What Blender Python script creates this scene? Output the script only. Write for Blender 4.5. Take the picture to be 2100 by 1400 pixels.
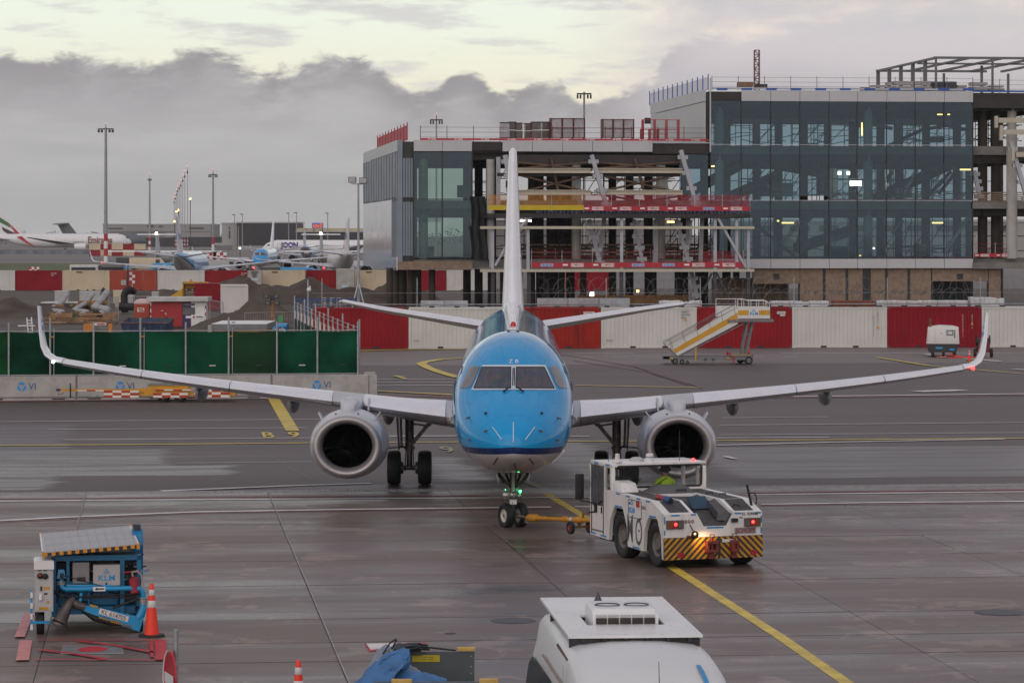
import bpy,bmesh,math,random
from mathutils import Vector,Matrix,noise as mnoise
from mathutils.bvhtree import BVHTree

for _o in list(bpy.data.objects):
 bpy.data.objects.remove(_o)
random.seed(7)
sc=bpy.context.scene
COL=sc.collection
R=math.radians
V=Vector

# ------------------------------------------------------------------ camera
FPX,HC,HY,CX=6450.0,7.15,482.0,1050.0      # focal length in photo pixels, eye height, horizon row
cam_d=bpy.data.cameras.new("camera")
cam_d.sensor_width=36.0
cam_d.lens=FPX/2100.0*36.0
cam_d.shift_y=-(700.0 - HY)/2100.0
cam_d.clip_start,cam_d.clip_end=1.0,20000.0
cam=bpy.data.objects.new("camera",cam_d)
COL.objects.link(cam)
cam.location=(0,0,HC)
cam.rotation_euler=(R(90),0,0)
sc.camera=cam

# ------------------------------------------------------------------ sun, exposure
SUN_EL,SUN_AZ=17.0,197.0                       # behind the camera, a little to its left
sun_d=bpy.data.lights.new("sun",'SUN')
sun_d.energy=1.0
sun_d.angle=R(95)
sun_d.color=(1.0,0.95,0.90)
sun=bpy.data.objects.new("sun",sun_d)
COL.objects.link(sun)
_sd=V((math.sin(R(SUN_AZ))*math.cos(R(SUN_EL)),math.cos(R(SUN_AZ))*math.cos(R(SUN_EL)),math.sin(R(SUN_EL))))
sun.rotation_euler=(-_sd).to_track_quat('-Z','Y').to_euler()
sun.location=(-40,-60,80)
sc.view_settings.view_transform='Standard'
sc.view_settings.look='None'
sc.view_settings.exposure=0.16
sc.view_settings.gamma=1.0
sc.view_settings.use_curve_mapping=False
sc.cycles.max_bounces=7
sc.cycles.transparent_max_bounces=24
sc.cycles.use_denoising=True
sc.cycles.caustics_reflective=False
sc.cycles.caustics_refractive=False


# ------------------------------------------------------------------ node helper
class NT:
 def __init__(s,tree):
  s.t=tree
  s.n=tree.nodes
  s.l=tree.links
  s.n.clear()

 def new(s,typ,**kw):
  n=s.n.new(typ)
  for k,v in kw.items():
   setattr(n,k,v)
  return n

 def put(s,sock,v):
  if isinstance(v,bpy.types.NodeSocket):
   s.l.new(v,sock)
  elif isinstance(v,(tuple,list)) and len(v) == 3 and sock.type == 'RGBA':
   sock.default_value=(v[0],v[1],v[2],1)
  else:
   sock.default_value=v

 def math(s,op,a,b=0.0,c=None,clamp=False):
  n=s.new('ShaderNodeMath',operation=op,use_clamp=clamp)
  s.put(n.inputs[0],a)
  s.put(n.inputs[1],b)
  if c is not None:
   s.put(n.inputs[2],c)
  return n.outputs[0]

 def mix(s,f,a,b,blend='MIX'):
  n=s.new('ShaderNodeMix',data_type='RGBA',blend_type=blend)
  n.clamp_factor=True
  s.put(n.inputs[0],f)
  s.put(n.inputs[6],a)
  s.put(n.inputs[7],b)
  return n.outputs[2]

 def step(s,x,a,b):
  n=s.new('ShaderNodeMapRange',interpolation_type='SMOOTHSTEP')
  s.put(n.inputs[0],x)
  n.inputs[1].default_value,n.inputs[2].default_value=a,b
  n.inputs[3].default_value,n.inputs[4].default_value=0,1
  return n.outputs[0]

 def noise(s,vec,scale,detail=4,rough=.55,dim='3D',dist=0.0):
  n=s.new('ShaderNodeTexNoise',noise_dimensions=dim)
  if vec is not None:
   s.l.new(vec,n.inputs['Vector'])
  n.inputs['Scale'].default_value=scale
  n.inputs['Detail'].default_value=detail
  n.inputs['Roughness'].default_value=rough
  n.inputs['Distortion'].default_value=dist
  return n.outputs[0]

 def comb(s,x,y,z=0.0):
  n=s.new('ShaderNodeCombineXYZ')
  s.put(n.inputs[0],x)
  s.put(n.inputs[1],y)
  s.put(n.inputs[2],z)
  return n.outputs[0]

 def sep(s,v):
  n=s.new('ShaderNodeSeparateXYZ')
  s.l.new(v,n.inputs[0])
  return n.outputs


# ------------------------------------------------------------------ sky: broken overcast at dusk
world=bpy.data.worlds.new("World")
sc.world=world
world.use_nodes=True
w=NT(world.node_tree)
_tc=w.new('ShaderNodeTexCoord')
_x,_y,_z=w.sep(_tc.outputs['Generated'])[:3]
_az=w.math('MULTIPLY',w.math('ARCTAN2',_x,_y),180/math.pi)          # degrees right of the view axis
_el=w.math('MULTIPLY',w.math('ARCSINE',_z),180/math.pi)
_sky=w.new('ShaderNodeTexSky',sky_type='NISHITA')
_sky.sun_disc=False
_sky.sun_elevation,_sky.sun_rotation=R(SUN_EL),R(SUN_AZ)
_sky.air_density,_sky.dust_density=1.0,3.0
# cloud-space coordinates
_cv=w.comb(w.math('MULTIPLY',_az,0.55),w.math('MULTIPLY',_el,1.15),0.0)
_n1=w.noise(_cv,1.3,8,.62,dist=.25)
_n2=w.noise(w.comb(w.math('MULTIPLY',_az,0.30),w.math('MULTIPLY',_el,1.6),4.2),1.5,5,.6)
_n3=w.noise(w.comb(w.math('MULTIPLY',_az,0.10),w.math('MULTIPLY',_el,0.55),9.0),1.6,4,.55)
# ragged upper edge of the low cloud deck, its height (deg) against azimuth
_fc=w.new('ShaderNodeFloatCurve')
_c=_fc.mapping.curves[0]
_pts=[(0.0,.745),(.06,.745),(.09,.765),(.14,.72),(.20,.785),(.26,.70),(.33,.77),(.39,.66),
  (.415,.62),(.455,.71),(.49,.60),(.535,.67),(.58,.585),(.63,.63),(.665,.80),(.75,.86),(.86,.84),(1.0,.86)]
_c.points[0].location,_c.points[1].location=_pts[0],_pts[-1]
for p in _pts[1:-1]:
 _c.points.new(*p)
_fc.mapping.update()
w.put(_fc.inputs['Value'],w.math('MULTIPLY_ADD',_az,1/18.5,.5,clamp=True))
_edge=w.math('MULTIPLY',_fc.outputs[0],4.3)
_d=w.math('SUBTRACT',_edge,_el)
_deck=w.step(w.math('ADD',_d,w.math('MULTIPLY',w.math('SUBTRACT',_n1,.5),1.5)),-.08,.20)
_right=w.step(_az,.6,4.2)
# thin streaks higher up
_streak=w.math('MULTIPLY',w.step(_n2,.47,.66),.75)
_streak=w.math('MAXIMUM',_streak,w.math('MULTIPLY',_right,w.step(_n1,.30,.62)))
K=10.0                                            # the Background strength is 0.1
def sk(r,g,b):
 return (r*K,g*K,b*K)
_clear=w.mix(w.step(_el,1.9,4.2),sk(.95,.88,.68),sk(.90,.95,.82))
_clear=w.mix(_right,_clear,w.mix(w.step(_n3,.42,.60),sk(.68,.63,.62),sk(.90,.77,.68)))
_clear=w.mix(.14,_clear,_sky.outputs[0])
_up=w.mix(_streak,_clear,w.mix(_n3,sk(.52,.51,.53),sk(.64,.61,.62)))
# above the frame the broken cloud goes on, brighter towards the zenith
_high=w.mix(w.step(_n3,.38,.62),sk(.54,.51,.54),sk(.37,.35,.38))
_high=w.mix(.12,_high,_sky.outputs[0])
_up=w.mix(w.step(_el,4.0,8.5),_up,_high)
_dk=w.mix(w.step(_el,.2,2.6),sk(.445,.44,.442),sk(.405,.395,.402))
_dk=w.mix(w.math('MULTIPLY',w.step(w.noise(w.comb(w.math('MULTIPLY',_az,.16),w.math('MULTIPLY',_el,1.0),2.0),1.3,4),.42,.66),.7),_dk,sk(.49,.482,.482))
_dk=w.mix(w.math('MULTIPLY',w.step(_d,1.2,.08),w.step(_n1,.34,.58)),_dk,sk(.315,.30,.312))
_dk=w.mix(w.math('MULTIPLY',_right,w.step(_d,1.6,.2)),_dk,sk(.60,.56,.58))
_col=w.mix(_deck,_up,_dk)
_col=w.mix(w.step(_el,.0,-.6),_col,sk(.16,.145,.145))
_bg=w.new('ShaderNodeBackground')
w.put(_bg.inputs[0],_col)
_bg.inputs[1].default_value=0.1
_wo=w.new('ShaderNodeOutputWorld')
w.l.new(_bg.outputs[0],_wo.inputs[0])


# ------------------------------------------------------------------ materials
MATS={}

def pm(name,col,rough=.55,metal=0.0,var=.12,scale=1.5,bump=0.0,bscale=30.0,coat=0.0,dirt=0.0,dcol=(.10,.085,.07),
       emit=None,estr=0.0,alpha=None,streak=False,spec=.5):
 """painted / bare surface with procedural mottling, optional grime and relief"""
 if name in MATS:
  return MATS[name]
 m=bpy.data.materials.new(name)
 m.use_nodes=True
 t=NT(m.node_tree)
 b=t.new('ShaderNodeBsdfPrincipled')
 o=t.new('ShaderNodeOutputMaterial')
 t.l.new(b.outputs[0],o.inputs[0])
 tc=t.new('ShaderNodeTexCoord').outputs['Object']
 n=t.noise(tc,scale,4)
 lo=tuple(c*(1 - var) for c in col)
 hi=tuple(min(1,c*(1+var)) for c in col)
 c=t.mix(t.step(n,.3,.7),lo,hi)
 if dirt > 0:
  v=tc
  if streak:
   mp=t.new('ShaderNodeMapping')
   mp.inputs['Scale'].default_value=(1,1,.12)
   t.l.new(tc,mp.inputs[0])
   v=mp.outputs[0]
  dn=t.noise(v,scale*3.1,6,.65)
  c=t.mix(t.math('MULTIPLY',t.step(dn,.48,.78),dirt),c,dcol)
 t.put(b.inputs['Base Color'],c)
 b.inputs['Metallic'].default_value=metal
 t.put(b.inputs['Roughness'],t.math('MULTIPLY_ADD',t.noise(tc,scale*2.3,3),.16,rough - .08,clamp=True))
 b.inputs['Coat Weight'].default_value=coat
 b.inputs['Coat Roughness'].default_value=.08
 b.inputs['Specular IOR Level'].default_value=spec
 if bump > 0:
  bn=t.new('ShaderNodeBump')
  bn.inputs['Strength'].default_value=bump
  bn.inputs['Distance'].default_value=.02
  t.l.new(t.noise(tc,bscale,4),bn.inputs['Height'])
  t.l.new(bn.outputs[0],b.inputs['Normal'])
 if emit:
  b.inputs['Emission Color'].default_value=(*emit,1)
  b.inputs['Emission Strength'].default_value=estr
 if alpha is not None:
  b.inputs['Alpha'].default_value=alpha
 MATS[name]=m
 return m


# ------------------------------------------------------------------ geometry helper
def PX(px,Y):
 return (px - CX)*Y/FPX

def PZ(py,Y):
 return HC - (py - HY)*Y/FPX

def P(px,py,Y):
 return V((PX(px,Y),Y,PZ(py,Y)))

def GP(px,py,z=0.0):
 Y=FPX*(HC - z)/(py - HY)
 return V((PX(px,Y),Y,z))


class MB:
 def __init__(s):
  s.v,s.f,s.m=[],[],[]

 def add(s,vs,fs,mi=0):
  o=len(s.v)
  s.v += [tuple(v) for v in vs]
  s.f += [tuple(i+o for i in f) for f in fs]
  s.m += [mi]*len(fs)
  return s

 def box(s,x0,x1,y0,y1,z0,z1,mi=0):
  vs=[(x0,y0,z0),(x1,y0,z0),(x1,y1,z0),(x0,y1,z0),(x0,y0,z1),(x1,y0,z1),(x1,y1,z1),(x0,y1,z1)]
  return s.add(vs,[(3,2,1,0),(4,5,6,7),(0,1,5,4),(1,2,6,5),(2,3,7,6),(3,0,4,7)],mi)

 def hexa(s,vs,mi=0):
  """eight corners, bottom ring then top ring"""
  return s.add(vs,[(3,2,1,0),(4,5,6,7),(0,1,5,4),(1,2,6,5),(2,3,7,6),(3,0,4,7)],mi)

 def bar(s,a,b,w,h=None,up=(0,0,1),mi=0):
  a,b=V(a),V(b)
  h=w if h is None else h
  d=(b - a).normalized()
  u=V(up)
  if abs(d.dot(u)) > .98:
   u=V((0,1,0))
  sd=d.cross(u).normalized()*(w/2)
  uu=sd.normalized().cross(d).normalized()*(h/2)
  vs=[a - sd - uu,a+sd - uu,a+sd+uu,a - sd+uu,b - sd - uu,b+sd - uu,b+sd+uu,b - sd+uu]
  return s.add(vs,[(0,1,2,3),(7,6,5,4),(4,5,1,0),(5,6,2,1),(6,7,3,2),(7,4,0,3)],mi)

 def tube(s,pts,r,n=8,cap=True,mi=0):
  pts=[V(p) for p in pts]
  rs=r if isinstance(r,(list,tuple)) else [r]*len(pts)
  rings=[]
  ref=None
  for i,p in enumerate(pts):
   d=(pts[min(i+1,len(pts) - 1)] - pts[max(i - 1,0)])
   d=d.normalized() if d.length > 1e-9 else V((0,0,1))
   if ref is None:
    ref=V((0,0,1)) if abs(d.z) < .9 else V((1,0,0))
   a=(ref - d*ref.dot(d))
   a=a.normalized() if a.length > 1e-6 else d.orthogonal().normalized()
   ref=a
   b=d.cross(a)
   rings.append([p+(a*math.cos(2*math.pi*k/n)+b*math.sin(2*math.pi*k/n))*rs[i] for k in range(n)])
  return s.loft(rings,cap=cap,mi=mi)

 def loft(s,rings,cap=True,closed=True,mi=0):
  n=len(rings[0])
  vs=[p for r in rings for p in r]
  fs=[]
  for i in range(len(rings) - 1):
   for k in range(n if closed else n - 1):
    k2=(k+1) % n
    fs.append((i*n+k,i*n+k2,(i+1)*n+k2,(i+1)*n+k))
  if cap:
   fs.append(tuple(reversed(range(n))))
   fs.append(tuple((len(rings) - 1)*n+k for k in range(n)))
  return s.add(vs,fs,mi)

 def lathe(s,prof,M=None,n=24,mi=0,cap=False):
  """prof: (radius, height) about local z, moved by matrix M"""
  M=M or Matrix()
  rings=[[M @ V((r*math.cos(2*math.pi*k/n),r*math.sin(2*math.pi*k/n),h)) for k in range(n)] for r,h in prof]
  return s.loft(rings,cap=cap,mi=mi)

 def prism(s,poly,f0,f1,mi=0):
  """2-D polygon swept between two maps f(u, v)"""
  n=len(poly)
  vs=[f0(*p) for p in poly]+[f1(*p) for p in poly]
  fs=[tuple(range(n)),tuple(reversed(range(n,2*n)))]+[(k,n+k,n+(k+1) % n,(k+1) % n) for k in range(n)]
  return s.add(vs,fs,mi)

 def sphere(s,c,r,n=10,m=6,sc_=(1,1,1),mi=0):
  c=V(c)
  rings=[]
  for i in range(m+1):
   t=math.pi*i/m
   rr=max(math.sin(t),.02)
   rings.append([c+V((rr*math.cos(2*math.pi*k/n)*r*sc_[0],rr*math.sin(2*math.pi*k/n)*r*sc_[1],-math.cos(t)*r*sc_[2])) for k in range(n)])
  return s.loft(rings,cap=True,mi=mi)

 def text(s,txt,fn,size=1.0,mi=0,bold=0.0,align='CENTER',squash=1.0):
  vs,fs=text_geo(txt,bold,align)
  return s.add([fn(x*size*squash,y*size) for x,y in vs],fs,mi)

 def xf(s,M):
  s.v=[tuple(M @ V(v)) for v in s.v]
  return s

 def mesh(s,name,mats,smooth=None,bevel=0.0,fix=True):
  me=bpy.data.meshes.new(name)
  me.from_pydata(s.v,[],s.f)
  mats=mats if isinstance(mats,(list,tuple)) else [mats]
  for m in mats:
   me.materials.append(m)
  if len(mats) > 1:
   me.polygons.foreach_set('material_index',s.m)
  if fix or bevel > 0:
   bm=bmesh.new()
   bm.from_mesh(me)
   if bevel > 0:
    bmesh.ops.remove_doubles(bm,verts=bm.verts,dist=1e-5)
    es=[e for e in bm.edges if len(e.link_faces) == 2 and e.calc_face_angle(0) > R(35)]
    bmesh.ops.bevel(bm,geom=es,offset=bevel,segments=2,profile=.6,affect='EDGES',clamp_overlap=True)
   if fix:
    bmesh.ops.recalc_face_normals(bm,faces=bm.faces)
   bm.to_mesh(me)
   bm.free()
  if smooth is not None:
   me.shade_smooth()
   me.set_sharp_from_angle(angle=R(smooth))
  me.update()
  return me

 def build(s,name,mats,parent=None,smooth=None,bevel=0.0,fix=True,label=None):
  o=bpy.data.objects.new(name,s.mesh(name,mats,smooth,bevel,fix))
  COL.objects.link(o)
  if parent is not None:
   o.parent=parent
   if parent.name in WORLD_ROOTS:
    o.matrix_parent_inverse=WORLD_ROOTS[parent.name]
  if label:
   o['label']=label
  return o


_TX={}

def text_geo(txt,bold=0.0,align='CENTER'):
 k=(txt,bold,align)
 if k not in _TX:
  cu=bpy.data.curves.new("t",'FONT')
  cu.body=txt
  cu.size=1.0
  cu.align_x=align
  cu.align_y='CENTER'
  cu.offset=bold
  cu.resolution_u=3
  o=bpy.data.objects.new("t",cu)
  COL.objects.link(o)
  dg=bpy.context.evaluated_depsgraph_get()
  me=bpy.data.meshes.new_from_object(o.evaluated_get(dg))
  _TX[k]=([(v.co.x,v.co.y) for v in me.vertices],[tuple(p.vertices) for p in me.polygons])
  bpy.data.objects.remove(o)
  bpy.data.curves.remove(cu)
  bpy.data.meshes.remove(me)
 return _TX[k]


WORLD_ROOTS={}

def thing(name,label,cat,loc=(0,0,0),rz=0.0,group=None,world_parts=False):
 o=bpy.data.objects.new(name,None)
 COL.objects.link(o)
 o.empty_display_size=.2
 o.location=loc
 o.rotation_euler=(0,0,rz)
 o['label'],o['category']=label,cat
 if group:
  o['group']=group
 if world_parts:
  WORLD_ROOTS[o.name]=(Matrix.Translation(loc) @ Matrix.Rotation(rz,4,'Z')).inverted()
 return o

def tag(o,label,cat,group=None):
 o['label'],o['category']=label,cat
 if group:
  o['group']=group
 return o

def struct(o):
 o['kind']='structure'
 return o

def stuff(o):
 o['kind']='stuff'
 return o

def inst(src,name=None,parent=None,M=None):
 """another part sharing src's mesh"""
 c=src.copy()
 COL.objects.link(c)
 if parent is not None:
  c.parent=parent
 if M is not None:
  c.matrix_local=M
 return c

def dup(root,loc,rz=None,label=None,group=None,scale=None,only=None):
 r=root.copy()
 COL.objects.link(r)
 r.location=loc
 if rz is not None:
  r.rotation_euler=(0,0,rz)
 if scale:
  r.scale=(scale,)*3
 if label:
  r['label']=label
 if group:
  r['group']=group
 for ch in list(root.children):
  if only is not None and ch.name not in only:
   continue
  c=ch.copy()
  COL.objects.link(c)
  c.parent=r
  for g in list(ch.children):
   d=g.copy()
   COL.objects.link(d)
   d.parent=c
 return r

def lerp(a,b,t):
 return a+(b - a)*t

def interp(xs,ys,x):
 """monotone-ish cubic through (xs, ys)"""
 n=len(xs)
 if x <= xs[0]:
  return ys[0]
 if x >= xs[-1]:
  return ys[-1]
 i=max(k for k in range(n) if xs[k] <= x)
 i=min(i,n - 2)
 def sl(k):
  if k == 0 or k == n - 1:
   j=0 if k == 0 else n - 2
   return (ys[j+1] - ys[j])/(xs[j+1] - xs[j])
  a=(ys[k] - ys[k - 1])/(xs[k] - xs[k - 1])
  b=(ys[k+1] - ys[k])/(xs[k+1] - xs[k])
  return 0 if a*b <= 0 else 2*a*b/(a+b)
 h=xs[i+1] - xs[i]
 t=(x - xs[i])/h
 m0,m1=sl(i)*h,sl(i+1)*h
 return (2*t**3 - 3*t**2+1)*ys[i]+(t**3 - 2*t**2+t)*m0+(-2*t**3+3*t**2)*ys[i+1]+(t**3 - t**2)*m1

def RZ(a):
 return Matrix.Rotation(a,4,'Z')

def T(*p):
 return Matrix.Translation(V(p) if len(p) == 3 else V(p[0]))

def airline_crown(mb,fn,s,mi=0):
 """little crown over the airline letters: four dots, a cross and a bar"""
 for q,r_,h in ((-.36,.09,.0),(-.13,.10,.10),(.13,.10,.10),(.36,.09,.0)):
  mb.add([fn((q+r_*math.cos(a))*s,(h+r_*math.sin(a))*s) for a in [2*math.pi*i/8 for i in range(8)]],[tuple(range(8))],mi)
 mb.add([fn(-.06*s,.18*s),fn(.06*s,.18*s),fn(.06*s,.46*s),fn(-.06*s,.46*s)],[(0,1,2,3)],mi)
 mb.add([fn(-.13*s,.28*s),fn(.13*s,.28*s),fn(.13*s,.38*s),fn(-.13*s,.38*s)],[(0,1,2,3)],mi)
 mb.add([fn(-.46*s,-.24*s),fn(.46*s,-.24*s),fn(.40*s,-.12*s),fn(-.40*s,-.12*s)],[(0,1,2,3)],mi)


# axis matrices: local z of a lathe turned to world x or y
TOX=Matrix.Rotation(R(90),4,'Y')
TOY=Matrix.Rotation(R(-90),4,'X')

# ------------------------------------------------------------------ common materials
M_white=pm('white paint',(.74,.74,.75),.35,var=.04,dirt=.12)
M_black=pm('black rubber',(.012,.012,.013),.65,var=.3,scale=6)
M_dark=pm('dark steel',(.045,.045,.05),.5,.4,var=.3,scale=4)
M_galv=pm('galvanised steel',(.36,.37,.39),.45,.6,var=.15,scale=5)
M_red=pm('red paint',(.42,.018,.028),.45,var=.12,dirt=.15)
M_yel=pm('yellow paint',(.72,.42,.03),.5,var=.1,dirt=.2)
M_orange=pm('orange plastic',(.88,.045,.018),.45,var=.06)
M_refl=pm('reflective band',(.62,.62,.64),.35,var=.08)
M_blueK=pm('bright blue paint',(.015,.30,.62),.35,var=.06,dirt=.1)
M_blueL=pm('blue lettering',(.02,.27,.66),.45,var=.04)
M_grey=pm('grey panel',(.42,.42,.43),.5,var=.06,dirt=.15)
M_conc=pm('precast concrete',(.40,.385,.37),.8,var=.12,scale=1.2,bump=.2,dirt=.35)
M_ink=pm('black lettering',(.02,.02,.025),.5,var=.1)
M_redL=pm('red lamp',(.8,.02,.02),.3,emit=(1,.03,.03),estr=6.0)
M_whiteL=pm('white lamp',(1,.9,.7),.3,emit=(1,.86,.62),estr=9.0)
M_amberL=pm('amber lamp',(1,.5,.1),.3,emit=(1,.50,.14),estr=7.0)
M_greenL=pm('green lamp',(.1,1,.3),.3,emit=(.05,1,.25),estr=9.0)
M_hazY=pm('hazard yellow',(.50,.24,.012),.5,var=.1,dirt=.2)
# ==================================================================== ground
SA=R(6.4)                                          # the apron grid is turned against the view
E1,E2=V((math.cos(SA),math.sin(SA),0)),V((-math.sin(SA),math.cos(SA),0))
S0=V((-3.15,55.0,0))                             # a slab corner

def S2(u,v,z=0.0):
 return S0+E1*u+E2*v+V((0,0,z))

def site(p):
 q=V((p[0],p[1],0)) - S0
 return q.dot(E1),q.dot(E2)

def ground_mat(name,col,col2,r0,r1,patches=(),scale=.35,agg=60.0,wetdark=.75,stains=0.0,rnd=False,cut=(.40,.62)):
 """paving: two-tone mottling, wet areas darker and smoother; patches = wet rectangles in site metres"""
 m=bpy.data.materials.new(name)
 m.use_nodes=True
 t=NT(m.node_tree)
 b=t.new('ShaderNodeBsdfPrincipled')
 o=t.new('ShaderNodeOutputMaterial')
 t.l.new(b.outputs[0],o.inputs[0])
 g=t.new('ShaderNodeNewGeometry').outputs['Position']
 mp=t.new('ShaderNodeMapping',vector_type='TEXTURE')
 mp.inputs['Location'].default_value=S0
 mp.inputs['Rotation'].default_value=(0,0,SA)
 t.l.new(g,mp.inputs[0])
 pos=mp.outputs[0]
 u,v=t.sep(pos)[:2]
 st=t.comb(t.math('MULTIPLY',u,.35),v,0.0)
 big=t.noise(st,scale,5,.6)
 c=t.mix(t.step(big,.3,.7),col,col2)
 fine=t.noise(g,agg,2)
 c=t.mix(t.math('MULTIPLY',t.step(fine,.35,.7),.35),c,tuple(x*1.5 for x in col2))
 wet=t.step(t.noise(t.comb(t.math('MULTIPLY',u,.22),v,3.0),scale*1.3,5,.62),*cut)
 for (u0,u1,v0,v1,s_) in patches:
  e=t.math('MULTIPLY',t.noise(t.comb(t.math('MULTIPLY',u,.25),v,5.0),.8,6,.65),2.2)
  a=t.math('MULTIPLY',t.step(t.math('ADD',u,e),u0+.6,u0+1.6),t.step(t.math('ADD',u,e),u1+1.6,u1+.9))
  q=t.math('MULTIPLY',t.step(t.math('ADD',v,t.math('MULTIPLY',e,.5)),v0+.1,v0+.4),t.step(t.math('ADD',v,t.math('MULTIPLY',e,.5)),v1+.4,v1+.1))
  wet=t.math('MAXIMUM',wet,t.math('MULTIPLY',t.math('MULTIPLY',a,q),t.math('MULTIPLY_ADD',t.step(t.noise(t.comb(t.math('MULTIPLY',u,.12),v,8.0),1.1,5,.6),.32,.58),.55*s_,.45*s_)))
 if rnd:
  ri=t.new('ShaderNodeObjectInfo').outputs['Random']
  wet=t.math('ADD',wet,t.math('MULTIPLY_ADD',ri,.5,-.25),clamp=True)
  c=t.mix(t.math('MULTIPLY',ri,.30),c,tuple(x*.62 for x in col))
 c=t.mix(wet,c,t.mix(1.0,c,(wetdark,)*3,'MULTIPLY'))
 if stains > 0:
  s1=t.noise(pos,.55,6,.7,dist=.6)
  c=t.mix(t.math('MULTIPLY',t.step(s1,.56,.60),stains),c,tuple(min(1,x*1.9) for x in col2))
  s2=t.noise(t.comb(u,t.math('MULTIPLY',v,.3),7.0),.8,4)
  c=t.mix(t.math('MULTIPLY',t.step(s2,.58,.75),.35),c,tuple(x*.45 for x in col))
 t.put(b.inputs['Base Color'],c)
 t.put(b.inputs['Roughness'],t.math('MULTIPLY_ADD',wet,r1 - r0,r0))
 bn=t.new('ShaderNodeBump')
 bn.inputs['Distance'].default_value=.012
 t.put(bn.inputs['Strength'],t.math('MULTIPLY_ADD',wet,-.42,.55,clamp=True))
 t.l.new(t.noise(g,agg*.55,3),bn.inputs['Height'])
 t.l.new(bn.outputs[0],b.inputs['Normal'])
 return m

def rect_of(px0,py0,px1,py1):
 a,b_,c_,d_=[site(GP(*q)) for q in ((px0,py0),(px1,py0),(px0,py1),(px1,py1))]
 return (min(a[0],c_[0]),max(b_[0],d_[0]),min(c_[1],d_[1]),max(a[1],b_[1]))

def wetrect(px0,px1,py_far,py_near,s_):
 m0,m1=site(GP((px0+px1)/2,py_far)),site(GP((px0+px1)/2,py_near))
 l,r_=site(GP(px0,(py_far+py_near)/2)),site(GP(px1,(py_far+py_near)/2))
 return (l[0],r_[0],m1[1],m0[1],s_)

_wets=[wetrect(-700,128,872,924,.55),wetrect(-900,340,924,960,.95),wetrect(-900,466,958,977,1.0),wetrect(-900,98,976,1006,.9),
         wetrect(880,960,935,985,.8),wetrect(1440,2700,912,975,.9),wetrect(1120,1260,900,985,.75),wetrect(560,1500,990,1002,.35)]
M_asph=ground_mat('worn asphalt',(.058,.041,.038),(.080,.060,.056),.54,.25,_wets,.16,26.0,.72,cut=(.60,.80))
M_apr=ground_mat('apron concrete',(.110,.073,.063),(.150,.106,.093),.50,.25,(),.30,40.0,.66,.55,True,cut=(.36,.68))
M_apr2=ground_mat('far apron concrete',(.125,.105,.098),(.165,.142,.132),.60,.36,(),.08,20.0,.7,cut=(.5,.75))
M_soil=ground_mat('site soil',(.060,.047,.039),(.095,.077,.064),.9,.5,(),.12,8.0,.6,cut=(.55,.75))
M_grass=pm('grass field',(.075,.10,.028),.9,var=.3,scale=.02)
M_far=ground_mat('airfield paving',(.11,.10,.095),(.17,.155,.145),.75,.5,(),.01,2.0,.8,cut=(.55,.8))
M_joint=pm('joint filler',(.03,.024,.022),.8,var=.2)
M_jointL=pm('pale joint sealant',(.30,.29,.27),.7,var=.2)

def sheet(name,poly,z,mat_,kind='structure',parent=None):
 mb=MB()
 mb.add([(p[0],p[1],z) for p in poly],[tuple(range(len(poly)))])
 o=mb.build(name,mat_,parent,fix=False)
 if kind:
  o['kind']=kind
 return o

VD=site(GP(1050,1004))[1]                         # where the drain runs
sheet('ground',[(-6000,-200),(6000,-200),(6000,14000),(-6000,14000)],0.0,M_far)
a0,a1=S2(-160,VD+.32),S2(260,VD+.32)
vE=site(GP(1050,748))[1]
sheet('taxi_lane',[S2(-200,VD+.32),S2(330,VD+.32),S2(330,vE),S2(-200,vE)],.004,M_asph)
sheet('back_apron',[S2(-200,vE),S2(330,vE),S2(330,vE+110),S2(-200,vE+110)],.006,M_apr2)
sheet('construction_ground',[(-70,140),(-17.0,140.5),(-17.6,196),(-6,206),(90,222),(110,420),(-110,420)],.010,M_soil)
sheet('grass_strip',[(-260,640),(-86,640),(-102,800),(-300,800)],.02,M_grass)

# slabs of the near apron, joints between them are real gaps over a darker bed
bed=struct(sheet('apron',[S2(-60,-60),S2(80,-60),S2(80,VD - .32),S2(-60,VD - .32)],.002,M_joint))
_vs=[VD - .32]
for yy in (1070,1107,1146,1196,1265,1313,1352,1420,1500):
 _vs.append(site(GP(1050,yy))[1])
_sl={}
for i in range(len(_vs) - 1):
 v1,v0=_vs[i],_vs[i+1]
 for k in range(-3,5):
  u0,u1=k*5.0,k*5.0+5.0
  if i < 3 and k == -3:
   u0 -= 6.0
  mb=MB()
  g_=.007
  q=[S2(u0+g_,v0+.03),S2(u1 - g_,v0+.03),S2(u1 - g_,v1 - .03),S2(u0+g_,v1 - .03)]
  z_=.016+random.uniform(-.0015,.0015)
  mb.add([(p.x,p.y,.003) for p in q]+[(p.x,p.y,z_) for p in q],[(4,5,6,7),(0,1,5,4),(1,2,6,5),(2,3,7,6),(3,0,4,7)])
  mb.build('slab',M_apr,bed,fix=False)

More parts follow.
